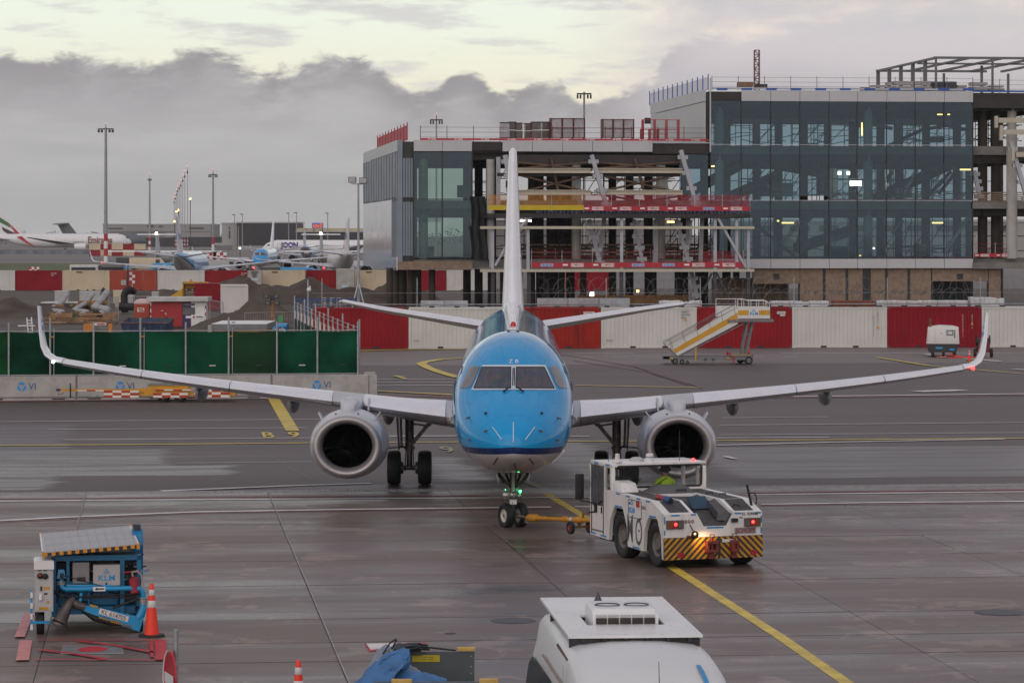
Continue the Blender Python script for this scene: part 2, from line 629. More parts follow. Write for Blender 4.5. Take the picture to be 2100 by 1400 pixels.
# ------------------------------------------------------------------ painted markings
M_mY=pm('yellow line paint',(.62,.45,.055),.5,var=.18,scale=1.2,dirt=.55,dcol=(.11,.09,.07))
M_mYf=pm('faded yellow line paint',(.34,.29,.17),.5,var=.2,scale=1.2,dirt=.6,dcol=(.12,.10,.09))
M_mW=pm('white line paint',(.68,.66,.66),.5,var=.15,scale=.8,dirt=.45,dcol=(.14,.12,.11))
M_mR=pm('red line paint',(.26,.05,.055),.6,var=.2,scale=.8,dirt=.5,dcol=(.13,.10,.10))
M_mRf=pm('worn red line paint',(.16,.055,.055),.55,var=.2,scale=.8,dirt=.6,dcol=(.11,.09,.085))
M_mRb=pm('bright red line paint',(.46,.012,.025),.6,var=.15,scale=1.5,dirt=.3,dcol=(.16,.09,.09))
M_mP=pm('pink bay paint',(.55,.16,.16),.45,var=.15,scale=2.0,dirt=.35,dcol=(.2,.12,.12))
_zl=[0.021]

def line(pts,wid,mat_,name='painted_line',wid2=None,px=True,z=None):
 """a painted strip through pixel points on the ground"""
 q=[GP(*p) if px else V(p) for p in pts]
 mb=MB()
 vs=[]
 n=len(q)
 if z is None:
  _zl[0] += .0006
  z=_zl[0] if _zl[0] < .045 else .045
 for i,p in enumerate(q):
  d=(q[min(i+1,n - 1)] - q[max(i - 1,0)]).normalized()
  s_=V((-d.y,d.x,0))
  ww=lerp(wid,wid2,i/(n - 1)) if wid2 else wid
  vs += [p+s_*ww/2,p - s_*ww/2]
 mb.add([(v.x,v.y,z) for v in vs],[(2*i,2*i+1,2*i+3,2*i+2) for i in range(n - 1)])
 return struct(mb.build(name,mat_,fix=False))

def gtext(txt,px,py,h,rz,mat_,z=.03,bold=.02,squash=1.0):
 c=GP(px,py)
 ca,sa=math.cos(rz),math.sin(rz)
 mb=MB().text(txt,lambda x,y: (c.x+x*ca - y*sa,c.y+x*sa+y*ca,z),h,bold=bold,squash=squash)
 return struct(mb.build('painted_marking',mat_,fix=False))

line([(1800,1452),(1740,1404),(1600,1307),(1490,1236),(1375,1162),(1290,1110)],.235,M_mY)
line([(1290,1110),(1185,1052),(1120,1013)],.24,M_mY)
line([(1112,1002),(1060,980)],.25,M_mYf)
line([(-60,917),(0,914),(300,912),(620,909)],.36,M_mY)
line([(620,909),(940,907)],.36,M_mY)
line([(1160,906),(1480,904),(1900,901),(2160,899)],.36,M_mY)
line([(560,816),(600,884)],.50,M_mY)
line([(-40,1029),(500,1025),(1000,1022),(1250,1020)],.26,M_mW)
line([(-40,1024.5),(500,1020.5),(1000,1017.5)],.2,M_mR)
line([(1530,1015.5),(1800,1012.5),(2150,1009)],.26,M_mW)
line([(1530,1012),(1800,1008.5),(2150,1005.5)],.2,M_mR)
line([(-40,1071),(130,1062),(400,1051),(700,1046),(1130,1041)],.32,M_mW)
line([(1180,1040.5),(1220,1040)],.3,M_mW)
line([(-40,1074),(400,1054),(700,1049),(1130,1044)],.12,M_mR)
line([(1560,1035.5),(1800,1032),(2150,1029)],.26,M_mW)
line([(1560,1038.2),(2150,1032)],.13,M_mR)
line([(330,1008),(480,1002),(600,997),(760,992)],.32,M_mW,wid2=.22)
line([(1470,914),(1700,908),(2060,901)],.28,M_mW)
line([(1470,899),(1700,898)],.2,M_mW)
line([(1487,937),(1508,942)],.20,M_mW)
# long white guide lines across the taxi lane, two with red edges
for pts,wd,mt in (([(-40,866),(600,861),(930,858)],.06,M_mW),([(100,882),(630,878)],.06,M_mW),([(130,903),(640,899)],.06,M_mW),
     ([(360,951),(640,948)],.08,M_mW),([(800,896),(940,895)],.12,M_mW),
     ([(1165,896),(1210,895.6)],.10,M_mW),([(1475,873),(2150,867)],.06,M_mW),([(1475,893),(2150,888)],.05,M_mW),
     ([(1480,858),(1700,856)],.05,M_mW),([(1180,791),(1440,796)],.16,M_mY),([(1560,815),(2150,808)],.20,M_mW),
     ([(1560,817.5),(2150,811)],.16,M_mR),([(1880,804),(1975,801)],.45,M_mW),([(-40,825),(120,823),(560,818),(750,816)],.17,M_mR),
     ([(-40,823),(300,820),(700,817)],.10,M_mW),
     ([(760,802),(930,811)],.22,M_mY),([(755,779),(930,779)],.10,M_mW),([(755,792),(930,791)],.10,M_mW),([(755,785),(930,785)],.07,M_mW),
     ([(930,816),(880,814),(770,813)],.16,M_mR),
     ([(735,720.5),(780,719),(850,717.5),(950,716.5)],.35,M_mY),
     ([(1600,726),(2150,724)],.12,M_mW),([(1180,726),(1300,725.6)],.12,M_mW),
     ([(1800,734),(1905,751)],.32,M_mY),([(1905,751),(2150,772)],.25,M_mY),([(1150,727),(1300,752),(1440,796)],.12,M_mRf),
     ([(1175,740),(1330,764),(1410,790)],.12,M_mRf),
     ([(2080,758),(2150,762)],.25,M_mW),([(1980,736),(2050,742)],.2,M_mW),([(1900,727),(1935,734)],.2,M_mW)):
 line(pts,wd*(2.3 if pts[0][1] < 910 and abs(pts[0][1] - pts[-1][1]) < 12 else 1.0),mt)
line([(960,735),(905,738),(872,743),(863,747),(880,756),(905,765),(940,775)],.55,M_mY)
# dashes beside the stairs bay and the yellow arrow
for k in range(7):
 line([(1185+70*k,733),(1215+70*k,733)],.16,M_mW)
line([(806,774),(833,773)],.25,M_mY)
line([(806,774),(818,771.5)],.25,M_mY)
line([(818,774),(832,778)],.25,M_mY)
# slightly stretched stand numbers: read from the far side of the lane
gtext("B",549,893.5,4.4,R(6),M_mY,squash=.19)
gtext("9",603,892.5,4.2,R(6),M_mY,squash=.21)
gtext("9",918,923,3.9,R(6),M_mYf,squash=.24)
# long pale sealed joints that run away over the apron
line([S2(0,VD - .3),S2(0,-30)],.028,M_jointL,'sealed_joint',px=False)
line([S2(-5,VD - .3),S2(-5,17)],.028,M_jointL,'sealed_joint',px=False)
line([(893,1012),(948,1042),(1010,1090),(1075,1140),(1130,1190)],.010,M_jointL,'sealed_joint')
line([(478,905),(560,940),(620,975),(645,990)],.012,M_jointL,'sealed_joint')
# red marked hydrant bay with its grating, front left
for pts,wd,mt in (([(78,1316),(335,1316)],.07,M_mRb),([(72,1356),(335,1357)],.085,M_mRb),([(310,1319),(312,1352)],.06,M_mRb),
     ([(80,1336),(150,1344),(215,1355)],.12,M_mRb),([(160,1318),(240,1328),(318,1342)],.12,M_mRb),
     ([(53,1317),(46,1358)],.22,M_mP),([(329,1316),(331,1356)],.20,M_mRb),([(60,1260),(40,1310)],.18,M_mP)):
 line(pts,wd,mt)
def grating(px0,px1,py0,py1):
 r=thing('drain_cover','steel grating with a red oval painted on it inside the red marked bay','drain cover',GP((px0+px1)/2,(py0+py1)/2,.02),world_parts=True)
 a,b,c,d=GP(px0+2,py0),GP(px1,py0),GP(px1+3,py1),GP(px0 - 3,py1)
 MB().add([(p.x,p.y,.024) for p in (a,b,c,d)],[(0,1,2,3)]).build('pit',M_dark,r,fix=False)
 mb=MB()
 n=34
 for k in range(n+1):
  t=k/n
  mb.bar((lerp(a.x,b.x,t),a.y,.030),(lerp(d.x,c.x,t),d.y,.030),.018,.012)
 for k in range(7):
  t=k/6
  mb.bar((lerp(a.x,d.x,t),lerp(a.y,d.y,t),.031),(lerp(b.x,c.x,t),lerp(b.y,c.y,t),.031),.012,.012)
 stuff(mb.build('grating_bars',M_galv,r))
 cc=(a+b+c+d)/4
 MB().add([(cc.x+.25*math.cos(k*.2618) ,cc.y+.36*math.sin(k*.2618),.040) for k in range(24)],[tuple(range(24))]).build('red_oval',M_mRb,r,fix=False)
grating(128,250,1327,1343)

# long slotted drain between concrete and asphalt: channel, two rails, grid bars
dr=thing('drain_channel','long slotted steel drain crossing the apron behind the nose wheel','drain',S2(0,VD),world_parts=True)
MB().add([S2(-60,VD - .30,.006),S2(80,VD - .30,.006),S2(80,VD+.30,.006),S2(-60,VD+.30,.006)],[(0,1,2,3)]).build('channel',M_dark,dr,fix=False)
mb=MB()
for vv in (-.27,0,.27):
 mb.bar(S2(-30,VD+vv,.022),S2(40,VD+vv,.022),.05,.02)
mb.build('rail',M_galv,dr)
mb=MB()
for k in range(340):
 u=-18+k*.105
 o_=.05 if k % 2 else 0
 mb.bar(S2(u,VD - .27,.023),S2(u+o_,VD,.023),.035,.016)
 mb.bar(S2(u+o_,VD,.023),S2(u,VD+.27,.023),.035,.016)
stuff(mb.build('grid_bars',pm('drain grid steel',(.27,.26,.26),.5,.5,var=.3,scale=2),dr))
# repaired round patches and manhole lids
for px,py,rx,ry in ((1052,1274,.42,.42),(2052,1257,.50,.50)):
 c=GP(px,py)
 mb=MB()
 mb.add([(c.x+rx*math.cos(k*math.pi/16)*(1+.05*math.sin(k*2.3)),c.y+ry*math.sin(k*math.pi/16)*(1+.07*math.sin(k*1.7)),.0225) for k in range(32)],[tuple(range(32))])
 struct(mb.build('asphalt_patch',pm('patch asphalt',(.045,.047,.055),.5,var=.4,scale=9,bump=.5,bscale=60),fix=False))
c=GP(1635/2.625+300,1300)
mb=MB().lathe([(.001,.026),(.10,.026),(.105,.020)],T(c.x,c.y,0),16)
struct(mb.build('ground_plug',M_dark))
# ==================================================================== terminal building under construction
BO=V((-10.3,280.0,0))
bA=R(6.5)
bU,bV=V((math.cos(bA),math.sin(bA),0)),V((-math.sin(bA),math.cos(bA),0))
TBD=thing('terminal_building','unfinished glass and steel terminal with red edge rails, wide building on the right','building',BO,world_parts=True)

def bu(px,v=0.0):
 k=(px - CX)/FPX
 o=BO+bV*v
 return (k*o.y - o.x)/(bU.x - k*bU.y)

def bz(px,py,v=0.0):
 return PZ(py,(BO+bU*bu(px,v)+bV*v).y)

def W3(u,v,z):
 return BO+bU*u+bV*v+V((0,0,z))

class BB(MB):
 """boxes in building axes"""
 def bx(s,u0,u1,v0,v1,z0,z1,mi=0):
  return s.hexa([W3(u0,v0,z0),W3(u1,v0,z0),W3(u1,v1,z0),W3(u0,v1,z0),W3(u0,v0,z1),W3(u1,v0,z1),W3(u1,v1,z1),W3(u0,v1,z1)],mi)
 def br(s,a,c,w_,h=None):
  return s.bar(W3(*a),W3(*c),w_,h)
 def tb(s,pts,r_,n=6):
  return s.tube([W3(*p) for p in pts],r_,n)
 def px(s,px0,px1,py0,py1,v0,v1,mi=0):
  u0,u1=bu(px0,v0),bu(px1,v0)
  pm_=(px0+px1)/2
  return s.bx(u0,u1,v0,v1,bz(pm_,py1,v0),bz(pm_,py0,v0),mi)

def glass_mat(name,tint,refl):
 m=bpy.data.materials.new(name)
 m.use_nodes=True
 t=NT(m.node_tree)
 o=t.new('ShaderNodeOutputMaterial')
 tr,gl,mx_=t.new('ShaderNodeBsdfTransparent'),t.new('ShaderNodeBsdfGlossy'),t.new('ShaderNodeMixShader')
 lw=t.new('ShaderNodeLayerWeight')
 lw.inputs[0].default_value=.3
 tc=t.new('ShaderNodeTexCoord').outputs['Object']
 c=t.mix(t.step(t.noise(tc,.25,3),.35,.65),tint,tuple(x*.86 for x in tint))
 ri=t.new('ShaderNodeObjectInfo').outputs['Random']
 c=t.mix(t.math('MULTIPLY',ri,.35),c,tuple(x*.72 for x in tint))
 t.put(tr.inputs[0],c)
 t.put(gl.inputs[0],(.66,.85,1.0))
 gl.inputs['Roughness'].default_value=.03
 bn=t.new('ShaderNodeBump')
 bn.inputs['Strength'].default_value=.12
 bn.inputs['Distance'].default_value=.05
 t.l.new(t.noise(tc,.35,2),bn.inputs['Height'])
 t.l.new(bn.outputs[0],gl.inputs['Normal'])
 t.put(mx_.inputs[0],t.math('MULTIPLY_ADD',lw.outputs['Fresnel'],.25,refl))
 t.l.new(tr.outputs[0],mx_.inputs[1])
 t.l.new(gl.outputs[0],mx_.inputs[2])
 t.l.new(mx_.outputs[0],o.inputs[0])
 return m

M_gl1=glass_mat('blue grey facade glass',(.30,.46,.53),.045)
M_gl2=glass_mat('green facade glass',(.38,.53,.44),.05)
M_mul=pm('mullion black',(.015,.017,.018),.4)
M_fas=pm('fascia panel',(.50,.50,.52),.35,var=.03,scale=.3,dirt=.08)
M_slab=pm('raw slab concrete',(.20,.19,.18),.85,var=.2,scale=.6,dirt=.3)
M_stl=pm('primer steel',(.025,.021,.02),.6,var=.3,scale=1)
M_rus=pm('rusty steel',(.10,.055,.035),.7,var=.3,scale=1)
M_col=pm('column concrete',(.42,.40,.37),.7,var=.1,scale=.8,dirt=.2)
M_colD=pm('dark wrapped column',(.050,.040,.033),.8,var=.3,scale=.6)
M_lgt=pm('pale grey steel',(.40,.41,.46),.45,var=.08)
M_crm=pm('cream beam',(.50,.45,.36),.55,var=.06,dirt=.1)
M_osb=pm('chipboard hoarding',(.25,.175,.125),.8,var=.18,scale=2.5,dirt=.25,dcol=(.2,.13,.08))
M_clad=pm('blue grey cladding',(.20,.23,.28),.4,.3,var=.08,scale=.5)
M_mirr=pm('mirror cladding',(.62,.62,.64),.12,.9,var=.05,scale=.4,bump=.35,bscale=.9)
M_sfr=pm('safety red',(.42,.015,.035),.5,var=.08)
M_sfy=pm('safety yellow',(.55,.40,.01),.5,var=.06)
M_sfb=pm('safety blue',(.02,.09,.36),.5,var=.08)

ZB0,ZB1,Z2a,Z2b,ZLt,ZMt=4.1,5.02,9.5,10.25,15.6,20.2
uL,uM,uR,uE=bu(815),bu(1457),bu(1995),bu(2190)
D=40.0
def part(b,name,mat_,smooth=None,**k):
 return b.build(name,mat_,TBD,smooth=smooth,**k)

# slabs and roofs
part(BB().bx(uL+.3,uE,.4,D,ZB0+.1,ZB1 - .05),'floor_slab',M_slab)
part(BB().bx(uL+.3,uE,.6,D,Z2a,Z2b),'floor_slab',M_slab)
part(BB().bx(uL+.3,uM,.4,D,14.5,ZLt - .12),'roof_slab',M_stl)
part(BB().bx(uM,uE,.6,D,14.45,15.2),'floor_slab',M_slab)
part(BB().bx(uM - .1,uE,.4,D - 10,19.0,ZMt - .12),'roof_slab',M_stl)
# downstand beams under every slab
beam=None
for z in (9.0,14.0,18.6):
 for k in range(9):
  u=uL+2+k*7.4
  if z > 18 and u < uM:
   continue
  part(BB().bx(u - .2,u+.2,1.0,D - .5,z,z+.5),'cross_beam',M_stl)
 for v in (1.2,12,24,38):
  part(BB().bx(uL+.5 if z < 18 else uM,uE,v,v+.35,z - .1,z+.5),'edge_beam',M_stl)
# columns
for px in (868,1182,1355,1475,1780,2075):
 u=bu(px,1.6)
 part(BB().tb([(u,1.6,ZB1),(u,1.6,14.0 if px < 1400 else 18.7)],.42,14),'column',M_col,40)
for v in (12.5,24.5,36):
 for k in range(9):
  u=uL+2.4+k*7.4
  zt=14.0 if u < uM else 18.7
  part(BB().tb([(u,v,0),(u,v,zt)],.40,10),'column',M_colD,40)
for k,px in enumerate((799,819,842,865,886)):
 u=bu(px,3)
 part(BB().tb([(u,3+(k % 2)*4,0),(u,3+(k % 2)*4,ZB0+.1)],.30,10),'pile',M_colD,40)
for px in (1032,1066,1091,1122,1152,1196,1255,1340,1390,1432,1510):
 u=bu(px,6)
 part(BB().tb([(u,6,0),(u,6,ZB0+.1)],.30,8),'pile',M_colD,40)
for px in (1092,1130,1152):
 u=bu(px,9)
 part(BB().tb([(u,9,ZB1),(u,9,14.2)],.42,10),'column',M_colD,40)

# left flank: fascia, blue grey strips, mirror cladding, sill
sd_len=45.0
def flank(v0,v1,z0,z1,name,mat_,t=.06):
 part(BB().bx(uL - t,uL,v0,v1,z0,z1),name,mat_)
for k in range(3):
 flank(k*15+.02,k*15+14.98,14.6,ZLt,'fascia_panel',M_fas)
n_=26
for k in range(n_):
 a=sd_len*k/n_
 flank(a,a+sd_len/n_ - .25,10.4+.35*abs(mnoise.noise((k*.7,0,0))),14.55,'cladding_strip',M_clad,.05+.05*(k % 2))
flank(0,sd_len,10.2,14.5,'cladding_backing',pm('cladding backing',(.10,.11,.13),.6),.03)
for k in range(6):
 flank(6+k*6.5+.02,6+(k+1)*6.5 - .02,5.2,10.35,'mirror_panel',M_mirr)
for k in range(8):
 flank(k*.75,k*.75+.6,5.2,10.2,'cladding_strip',M_clad,.05+.04*(k % 2))
flank(0,sd_len,ZB0 - .1,5.18,'sill_panel',M_mirr,.08)
# front return between the corner and the first glass
b=BB().bx(uL,uL+.45,0,.3,4.2,ZLt)
part(b,'corner_post',M_clad)
for z0,z1 in ((5.3,10.1),(10.5,14.0)):
 for k in range(4):
  a=uL+.5+k*.24
  part(BB().bx(a,a+.19,.10,.3,z0,z1),'cladding_strip',M_clad)
part(BB().bx(uL+.45,bu(848),.32,.5,4.2,ZLt - .2),'backing',M_mul)
part(BB().px(848,969,536,553,-.1,.3),'soffit_edge',M_osb)
part(BB().px(816,848,536,553,-.1,.3),'soffit_edge',M_osb)

# curtain wall
def pane(px0,px1,py0,py1,mat_,v=0.0):
 pm_=(px0+px1)/2
 u0,u1,z0,z1=bu(px0,v)+.05,bu(px1,v) - .05,bz(pm_,py1,v),bz(pm_,py0,v)
 part(BB().add([W3(u0,v,z0),W3(u1,v,z0),W3(u1,v,z1),W3(u0,v,z1)],[(0,1,2,3)]),'glass_pane',mat_,fix=False)
for a,c in ((848,907),(907,968)):
 for y0,y1 in ((312,408),(409.5,529)):
  pane(a,c,y0,y1,M_gl2)
for px in (848,907,968):
 part(BB().bx(bu(px) - .06,bu(px)+.06,-.08,.12,4.9,14.6),'mullion',M_mul)
part(BB().px(848,968,407.8,409.8,-.06,.1),'transom',M_mul)
for a,c in ((848,907),(907,968),(1030,1091.5),(1091.5,1153.5),(1153.5,1215),(1215,1276.5),(1276.5,1338)):
 part(BB().bx(bu(a)+.02,bu(c) - .02,-.15,.1,14.62,ZLt),'fascia_panel',M_fas)
part(BB().bx(bu(969),bu(1029),.1,.4,14.7,ZLt - .1),'roof_edge_beam',M_stl)
part(BB().bx(bu(1339),bu(1456),.1,.4,14.45,ZLt - .25),'roof_edge_beam',M_stl)
part(BB().bx(bu(1339),bu(1456),-.05,.4,ZLt - .22,ZLt - .1),'roof_edge_flange',M_lgt)
vert=[1457,1520,1580,1640,1700,1758,1818,1877,1936,1995]
rowsz=[(15.35,19.2),(10.32,15.25),(5.05,10.22)]
for i in range(9):
 for j,(z0,z1) in enumerate(rowsz):
  u0,u1=bu(vert[i])+.05,bu(vert[i+1]) - .05
  if i == 3 and j == 1:
   z0 += .35
  part(BB().add([W3(u0,0,z0),W3(u1,0,z0),W3(u1,0,z1),W3(u0,0,z1)],[(0,1,2,3)]),'glass_pane',M_gl1,fix=False)
 part(BB().bx(bu(vert[i])+.02,bu(vert[i+1]) - .02,-.15,.1,4.15,5.0),'sill_panel',M_fas)
 if i > 0:
  part(BB().bx(bu(vert[i])+.02,bu(vert[i+1]) - .02,-.15,.1,19.22,ZMt),'fascia_panel',M_fas)
part(BB().bx(bu(1459),bu(1519),.1,.4,19.1,ZMt - .15),'roof_edge_beam',M_stl)
for px in vert:
 part(BB().bx(bu(px) - .035,bu(px)+.035,-.08,.12,5.0,19.22),'mullion',M_mul)
for z in (15.3,10.27):
 part(BB().bx(uM,uR,-.05,.1,z - .035,z+.035),'transom',M_galv)
u0,u1=bu(1395),bu(1455)
part(BB().add([W3(u0,.5,10.3),W3(u1,.5,10.3),W3(u1,.5,14.4),W3(u0,.5,14.4)],[(0,1,2,3)]),'glass_pane',M_gl1,fix=False)
# flank of the upper block
kk=bu(1449)
for k in range(10):
 part(BB().bx(kk - .1,kk,k*3.1+.4,k*3.1+3.45,15.3,19.15),'wall_panel',pm('pale wall panel',(.56,.57,.57),.5,var=.03))
for k in range(2):
 part(BB().bx(kk - .14,kk,k*15.6+.3,k*15.6+15.85,19.2,ZMt+.05),'fascia_panel',M_fas)
part(BB().bx(kk+.05,bu(1457) - .06,.15,.5,14.5,19.9),'corner_gap',M_mul)
part(BB().tb([(bu(1456),-.2,14.6),(bu(1456),-.2,ZMt+1.1)],.07),'drain_pipe',M_fas)

# hoarding under the main block
hz=lambda py: bz(1750,py,.3)
for a,c in ((1641,1687),(1693,1734),(1740,1769),(1786,1815),(1821,1861),(1867,1909),(2028,2052)):
 p_=part(BB().bx(bu(a,.3),bu(c,.3),.3,.36,0,4.15),'hoarding_panel',M_osb)
 b=MB()
 for q in (0.3,.7):
  b.text("212 ne"[0:3] if q < .5 else "qg4",lambda x,y: W3(lerp(bu(a,.3),bu(c,.3),q)+x,.285,2.0+y),.34)
 if a < 2000:
  b.build('chalk_mark',M_ink,TBD,fix=False)
for a,c in ((1545,1640),(1912,2026)):
 part(BB().bx(bu(a,.3),bu(c,.3),.3,.36,2.75 if a < 1600 else 2.95,4.15),'hoarding_header',M_osb)
 part(BB().px((a+c)/2 - 6,(a+c)/2+6,561,573,.27,.31),'hatch',M_ink)
for px in (1640,1690,1737,1778,1818,1864,1911,2027,1546):
 w_=.45 if px == 1778 else .11
 part(BB().bx(bu(px,.4) - w_,bu(px,.4)+w_,.38,.6,0,4.15),'hoarding_post',M_mul)
part(BB().bx(bu(1480),bu(1640),5,5.2,0,3.2),'inner_wall',M_osb)
part(BB().bx(bu(1912),bu(2026),7,7.2,0,3.2),'inner_wall',M_mul)
part(BB().px(1185,1410,605,622,4,4.2),'hoarding_panel',pm('fresh chipboard',(.36,.20,.08),.8,var=.15))

# ---------------- open bay: props, beams, braces
def lattice(px0,py0,px1,py1,v,w_=.42):
 """pale raking strut with bolted collars"""
 a,c=(bu(px0,v),v,bz(px0,py0,v)),(bu(px1,v),v,bz(px1,py1,v))
 r=part(BB().br(a,c,w_,.35),'raking_strut',M_lgt)
 d=[(c[i] - a[i]) for i in range(3)]
 for t in (.12,.38,.64,.9):
  q=[a[i]+d[i]*t for i in range(3)]
  BB().bx(q[0] - .45,q[0]+.45,q[1] - .12,q[1]+.25,q[2] - .18,q[2]+.18).build('collar',M_galv,r)
 return r
VF=-5.0                                             # the boarding deck stands this far in front
for a in ((1213,318,1246,430),(1396,308,1430,430),(1036,318,1056,430)):
 lattice(*a,VF+1.5)
for a in ((1208,450,1232,548),(1386,450,1413,540),(1415,545,1430,612),(1300,450,1318,540)):
 lattice(*a,VF+3.5,.30)
for a in ((1022,322,1022,430),(1183,345,1190,425),(1360,340,1372,425),(1240,440,1228,545),(1412,440,1408,545),(1345,450,1345,548),(1008,445,1008,548),(1440,440,1436,548)):
 part(BB().br((bu(a[0],-.5),-.5,bz(a[0],a[1],-.5)),(bu(a[2],-.5),-.5,bz(a[2],a[3],-.5)),.38,.3),'prop',M_lgt)
part(BB().tb([(bu(1006,0),0,ZB1),(bu(1006,0),0,13.9)],.38,12),'column',M_col,40)
for py in (350.5,395):
 for a,c in ((1057,1212),(1220,1400)):
  b=BB().px(a,c,py - 4.5,py+3.5,VF+1.6,VF+1.9)
  b.px(a,c,py - 5.5,py - 3.5,VF+1.45,VF+2.0)
  b.px(a,c,py+2.5,py+4.5,VF+1.45,VF+2.0)
  part(b,'cream_beam',M_crm)
part(BB().px(1020,1395,355,362,VF+2.2,VF+2.6),'dark_beam',M_stl)
part(BB().px(1030,1395,318,338,VF+2.4,VF+2.9),'dark_beam',M_stl)
for (x0,y0,x1,y1) in ((1060,333,1215,349),(1215,333,1060,346),(1220,333,1395,348),(1395,333,1220,346),(1060,358,1215,396),(1060,396,1215,358),(1225,358,1400,396),(1235,392,1395,358),(1130,323,1152,425),(1302,325,1330,425),(1235,400,1400,425),(1410,400,1240,425)):
 v=VF+2.1
 part(BB().tb([(bu(x0,v),v,bz(x0,y0,v)),(bu(x1,v),v,bz(x1,y1,v))],.10 if y1 - y0 < 90 else .14,6),'cross_brace',M_rus)
# netting curtain beside the glass
b=MB()
vs=[]
for j in range(13):
 for i in range(9):
  u=lerp(bu(966),bu(996),i/8)
  z=lerp(5.0,10.6,j/12)
  vs.append(W3(u+.06*math.sin(j*.9)+.5*(1 - j/12)*(i/8),-.3+.25*math.sin(i*1.9)+.12*mnoise.noise((u,z,0)),z))
b.add(vs,[(j*9+i,j*9+i+1,j*9+10+i,j*9+9+i) for j in range(12) for i in range(8)])
part(b,'net_curtain',pm('black netting',(.02,.024,.024),.8,var=.3,scale=1),60)
# decks of the boarding bay
part(BB().px(1000,1538,438,447,VF,.2),'deck',M_stl)
b=BB()
for k in range(56):
 x=1100+k*7.9
 b.px(x,x+(3.4 if k % 3 else 5.2),432,437,VF - .02,VF+.1)
stuff(part(b,'deck_couplers',pm('coupler blue',(.02,.035,.12),.5)))
for py,px1 in ((467,1547),(555,1547)):
 part(BB().px(985,px1,py - 3,py+2.6,VF - .1,VF+.2),'cream_beam',M_crm)
part(BB().px(985,1545,549,552,VF+.3,.3),'deck',M_slab)
for px,y0,y1 in ((1010,470,552),(1083,470,552),(1275,446,552),(1467,446,552),(1511,446,552),(1535,470,552)):
 part(BB().px(px - 3,px+3,y0,y1,VF+.25,VF+.5),'deck_post',M_lgt)
for a in ((1472,447,1530,549),(1060,470,1086,447),(1015,545,1045,492)):
 part(BB().br((bu(a[0],VF+.2),VF+.2,bz(a[0],a[1],VF+.2)),(bu(a[2],VF+.2),VF+.2,bz(a[2],a[3],VF+.2)),.2),'deck_brace',M_lgt)
for px,y1 in ((1275,640),(1467,640),(1535,640),(1085,640),(1011,640)):
 part(BB().px(px - 3.5,px+3.5,557,y1,VF+.25,VF+.6),'deck_leg',pm('dark leg',(.04,.042,.05),.5))
for a in ((1470,560,1510,640),(1420,640,1460,560)):
 part(BB().br((bu(a[0],VF+.4),VF+.4,bz(a[0],a[1],VF+.4)),(bu(a[2],VF+.4),VF+.4,bz(a[2],a[3],VF+.4)),.16),'deck_brace',M_dark)

# ---------------- open end at the right
part(BB().bx(uR+.05,uE,.1,.4,18.7,ZMt - .2),'roof_edge_beam',M_stl)
for px,mt in ((2015,M_colD),(2042,M_colD)):
 u=bu(px,3)
 part(BB().tb([(u,3,ZB1),(u,3,18.9)],.45,12),'column',mt,40)
for py,a in ((247,2048),(271,2058),(317,2084)):
 part(BB().px(a,2160,py - 5,py+5,VF+1,VF+1.4),'cream_beam',M_crm)
part(BB().px(2041,2047,238,262,VF+1,VF+1.4),'cream_bracket',M_crm)
part(BB().px(2051,2057,257,288,VF+1,VF+1.4),'cream_bracket',M_crm)
part(BB().px(2075,2081,303,330,VF+1,VF+1.4),'cream_bracket',M_crm)
lattice(2072,290,2110,420,VF+1.5)
lattice(1998,350,2010,408,1.0,.3)
for py in (422,545):
 part(BB().px(1996,2160,py - 7,py+6,-.4,.6),'edge_slab',M_slab)
part(BB().px(1996,2070,300,335,2,2.4),'stair_wall',M_slab)
for k in range(6):
 part(BB().px(1998,2100,395+k*4 - 1,395+k*4+1,-.3,-.2),'guard_plank',M_osb)
for k in range(9):
 part(BB().br((bu(2055+k*5,8),8,10.4+k*.5),(bu(2060+k*5,8),8,10.4+k*.5),.5,.1),'stair_tread',M_galv)
part(BB().tb([(bu(2075,-.2),-.2,ZB1),(bu(2075,-.2),-.2,16.4)],.5,14),'column',M_col,40)

# ---------------- fit-out behind the glass
rs=random.Random(21)
for z0,z1,n in ((5.05,9.0,70),(10.3,14.0,80),(15.3,18.6,50)):
 b=BB()
 for k in range(n):
  u=rs.uniform(bu(1000) if z0 < 15 else uM+1,uE - 4)
  v=rs.choice([4,6,9,15,20,28])
  w_=rs.uniform(1.2,3.0)
  b.tb([(u,v,z0),(u,v,z1)],.04,4)
  b.tb([(u,v,z0+rs.uniform(.4,1.2)),(u+w_,v,z0+rs.uniform(.4,1.2))],.035,4)
  b.tb([(u,v,z0+2.0),(u+w_,v,z0+2.0)],.035,4)
  if rs.random() < .5:
   b.tb([(u,v,z0+.3),(u+w_,v,z1 - .5)],.035,4)
 stuff(part(b,'scaffold_tubes',M_dark))
for (a0,a1,y0,y1,v,mt) in ((1500,1600,395,350,9,M_rus),(1560,1700,320,345,14,M_rus),(1400,1520,395,330,12,M_slab),(1640,1760,500,460,10,M_slab),(1800,1950,398,330,16,M_stl)):
 u0,u1=bu(a0,v),bu(a1,v)
 za,zb=bz(a0,y0,v),bz(a1,y1,v)
 part(MB().hexa([W3(u0,v,za - .9),W3(u1,v,zb - .9),W3(u1,v+3,zb - .9),W3(u0,v+3,za - .9),W3(u0,v,za),W3(u1,v,zb),W3(u1,v+3,zb),W3(u0,v+3,za)]),'stair_flight',mt)
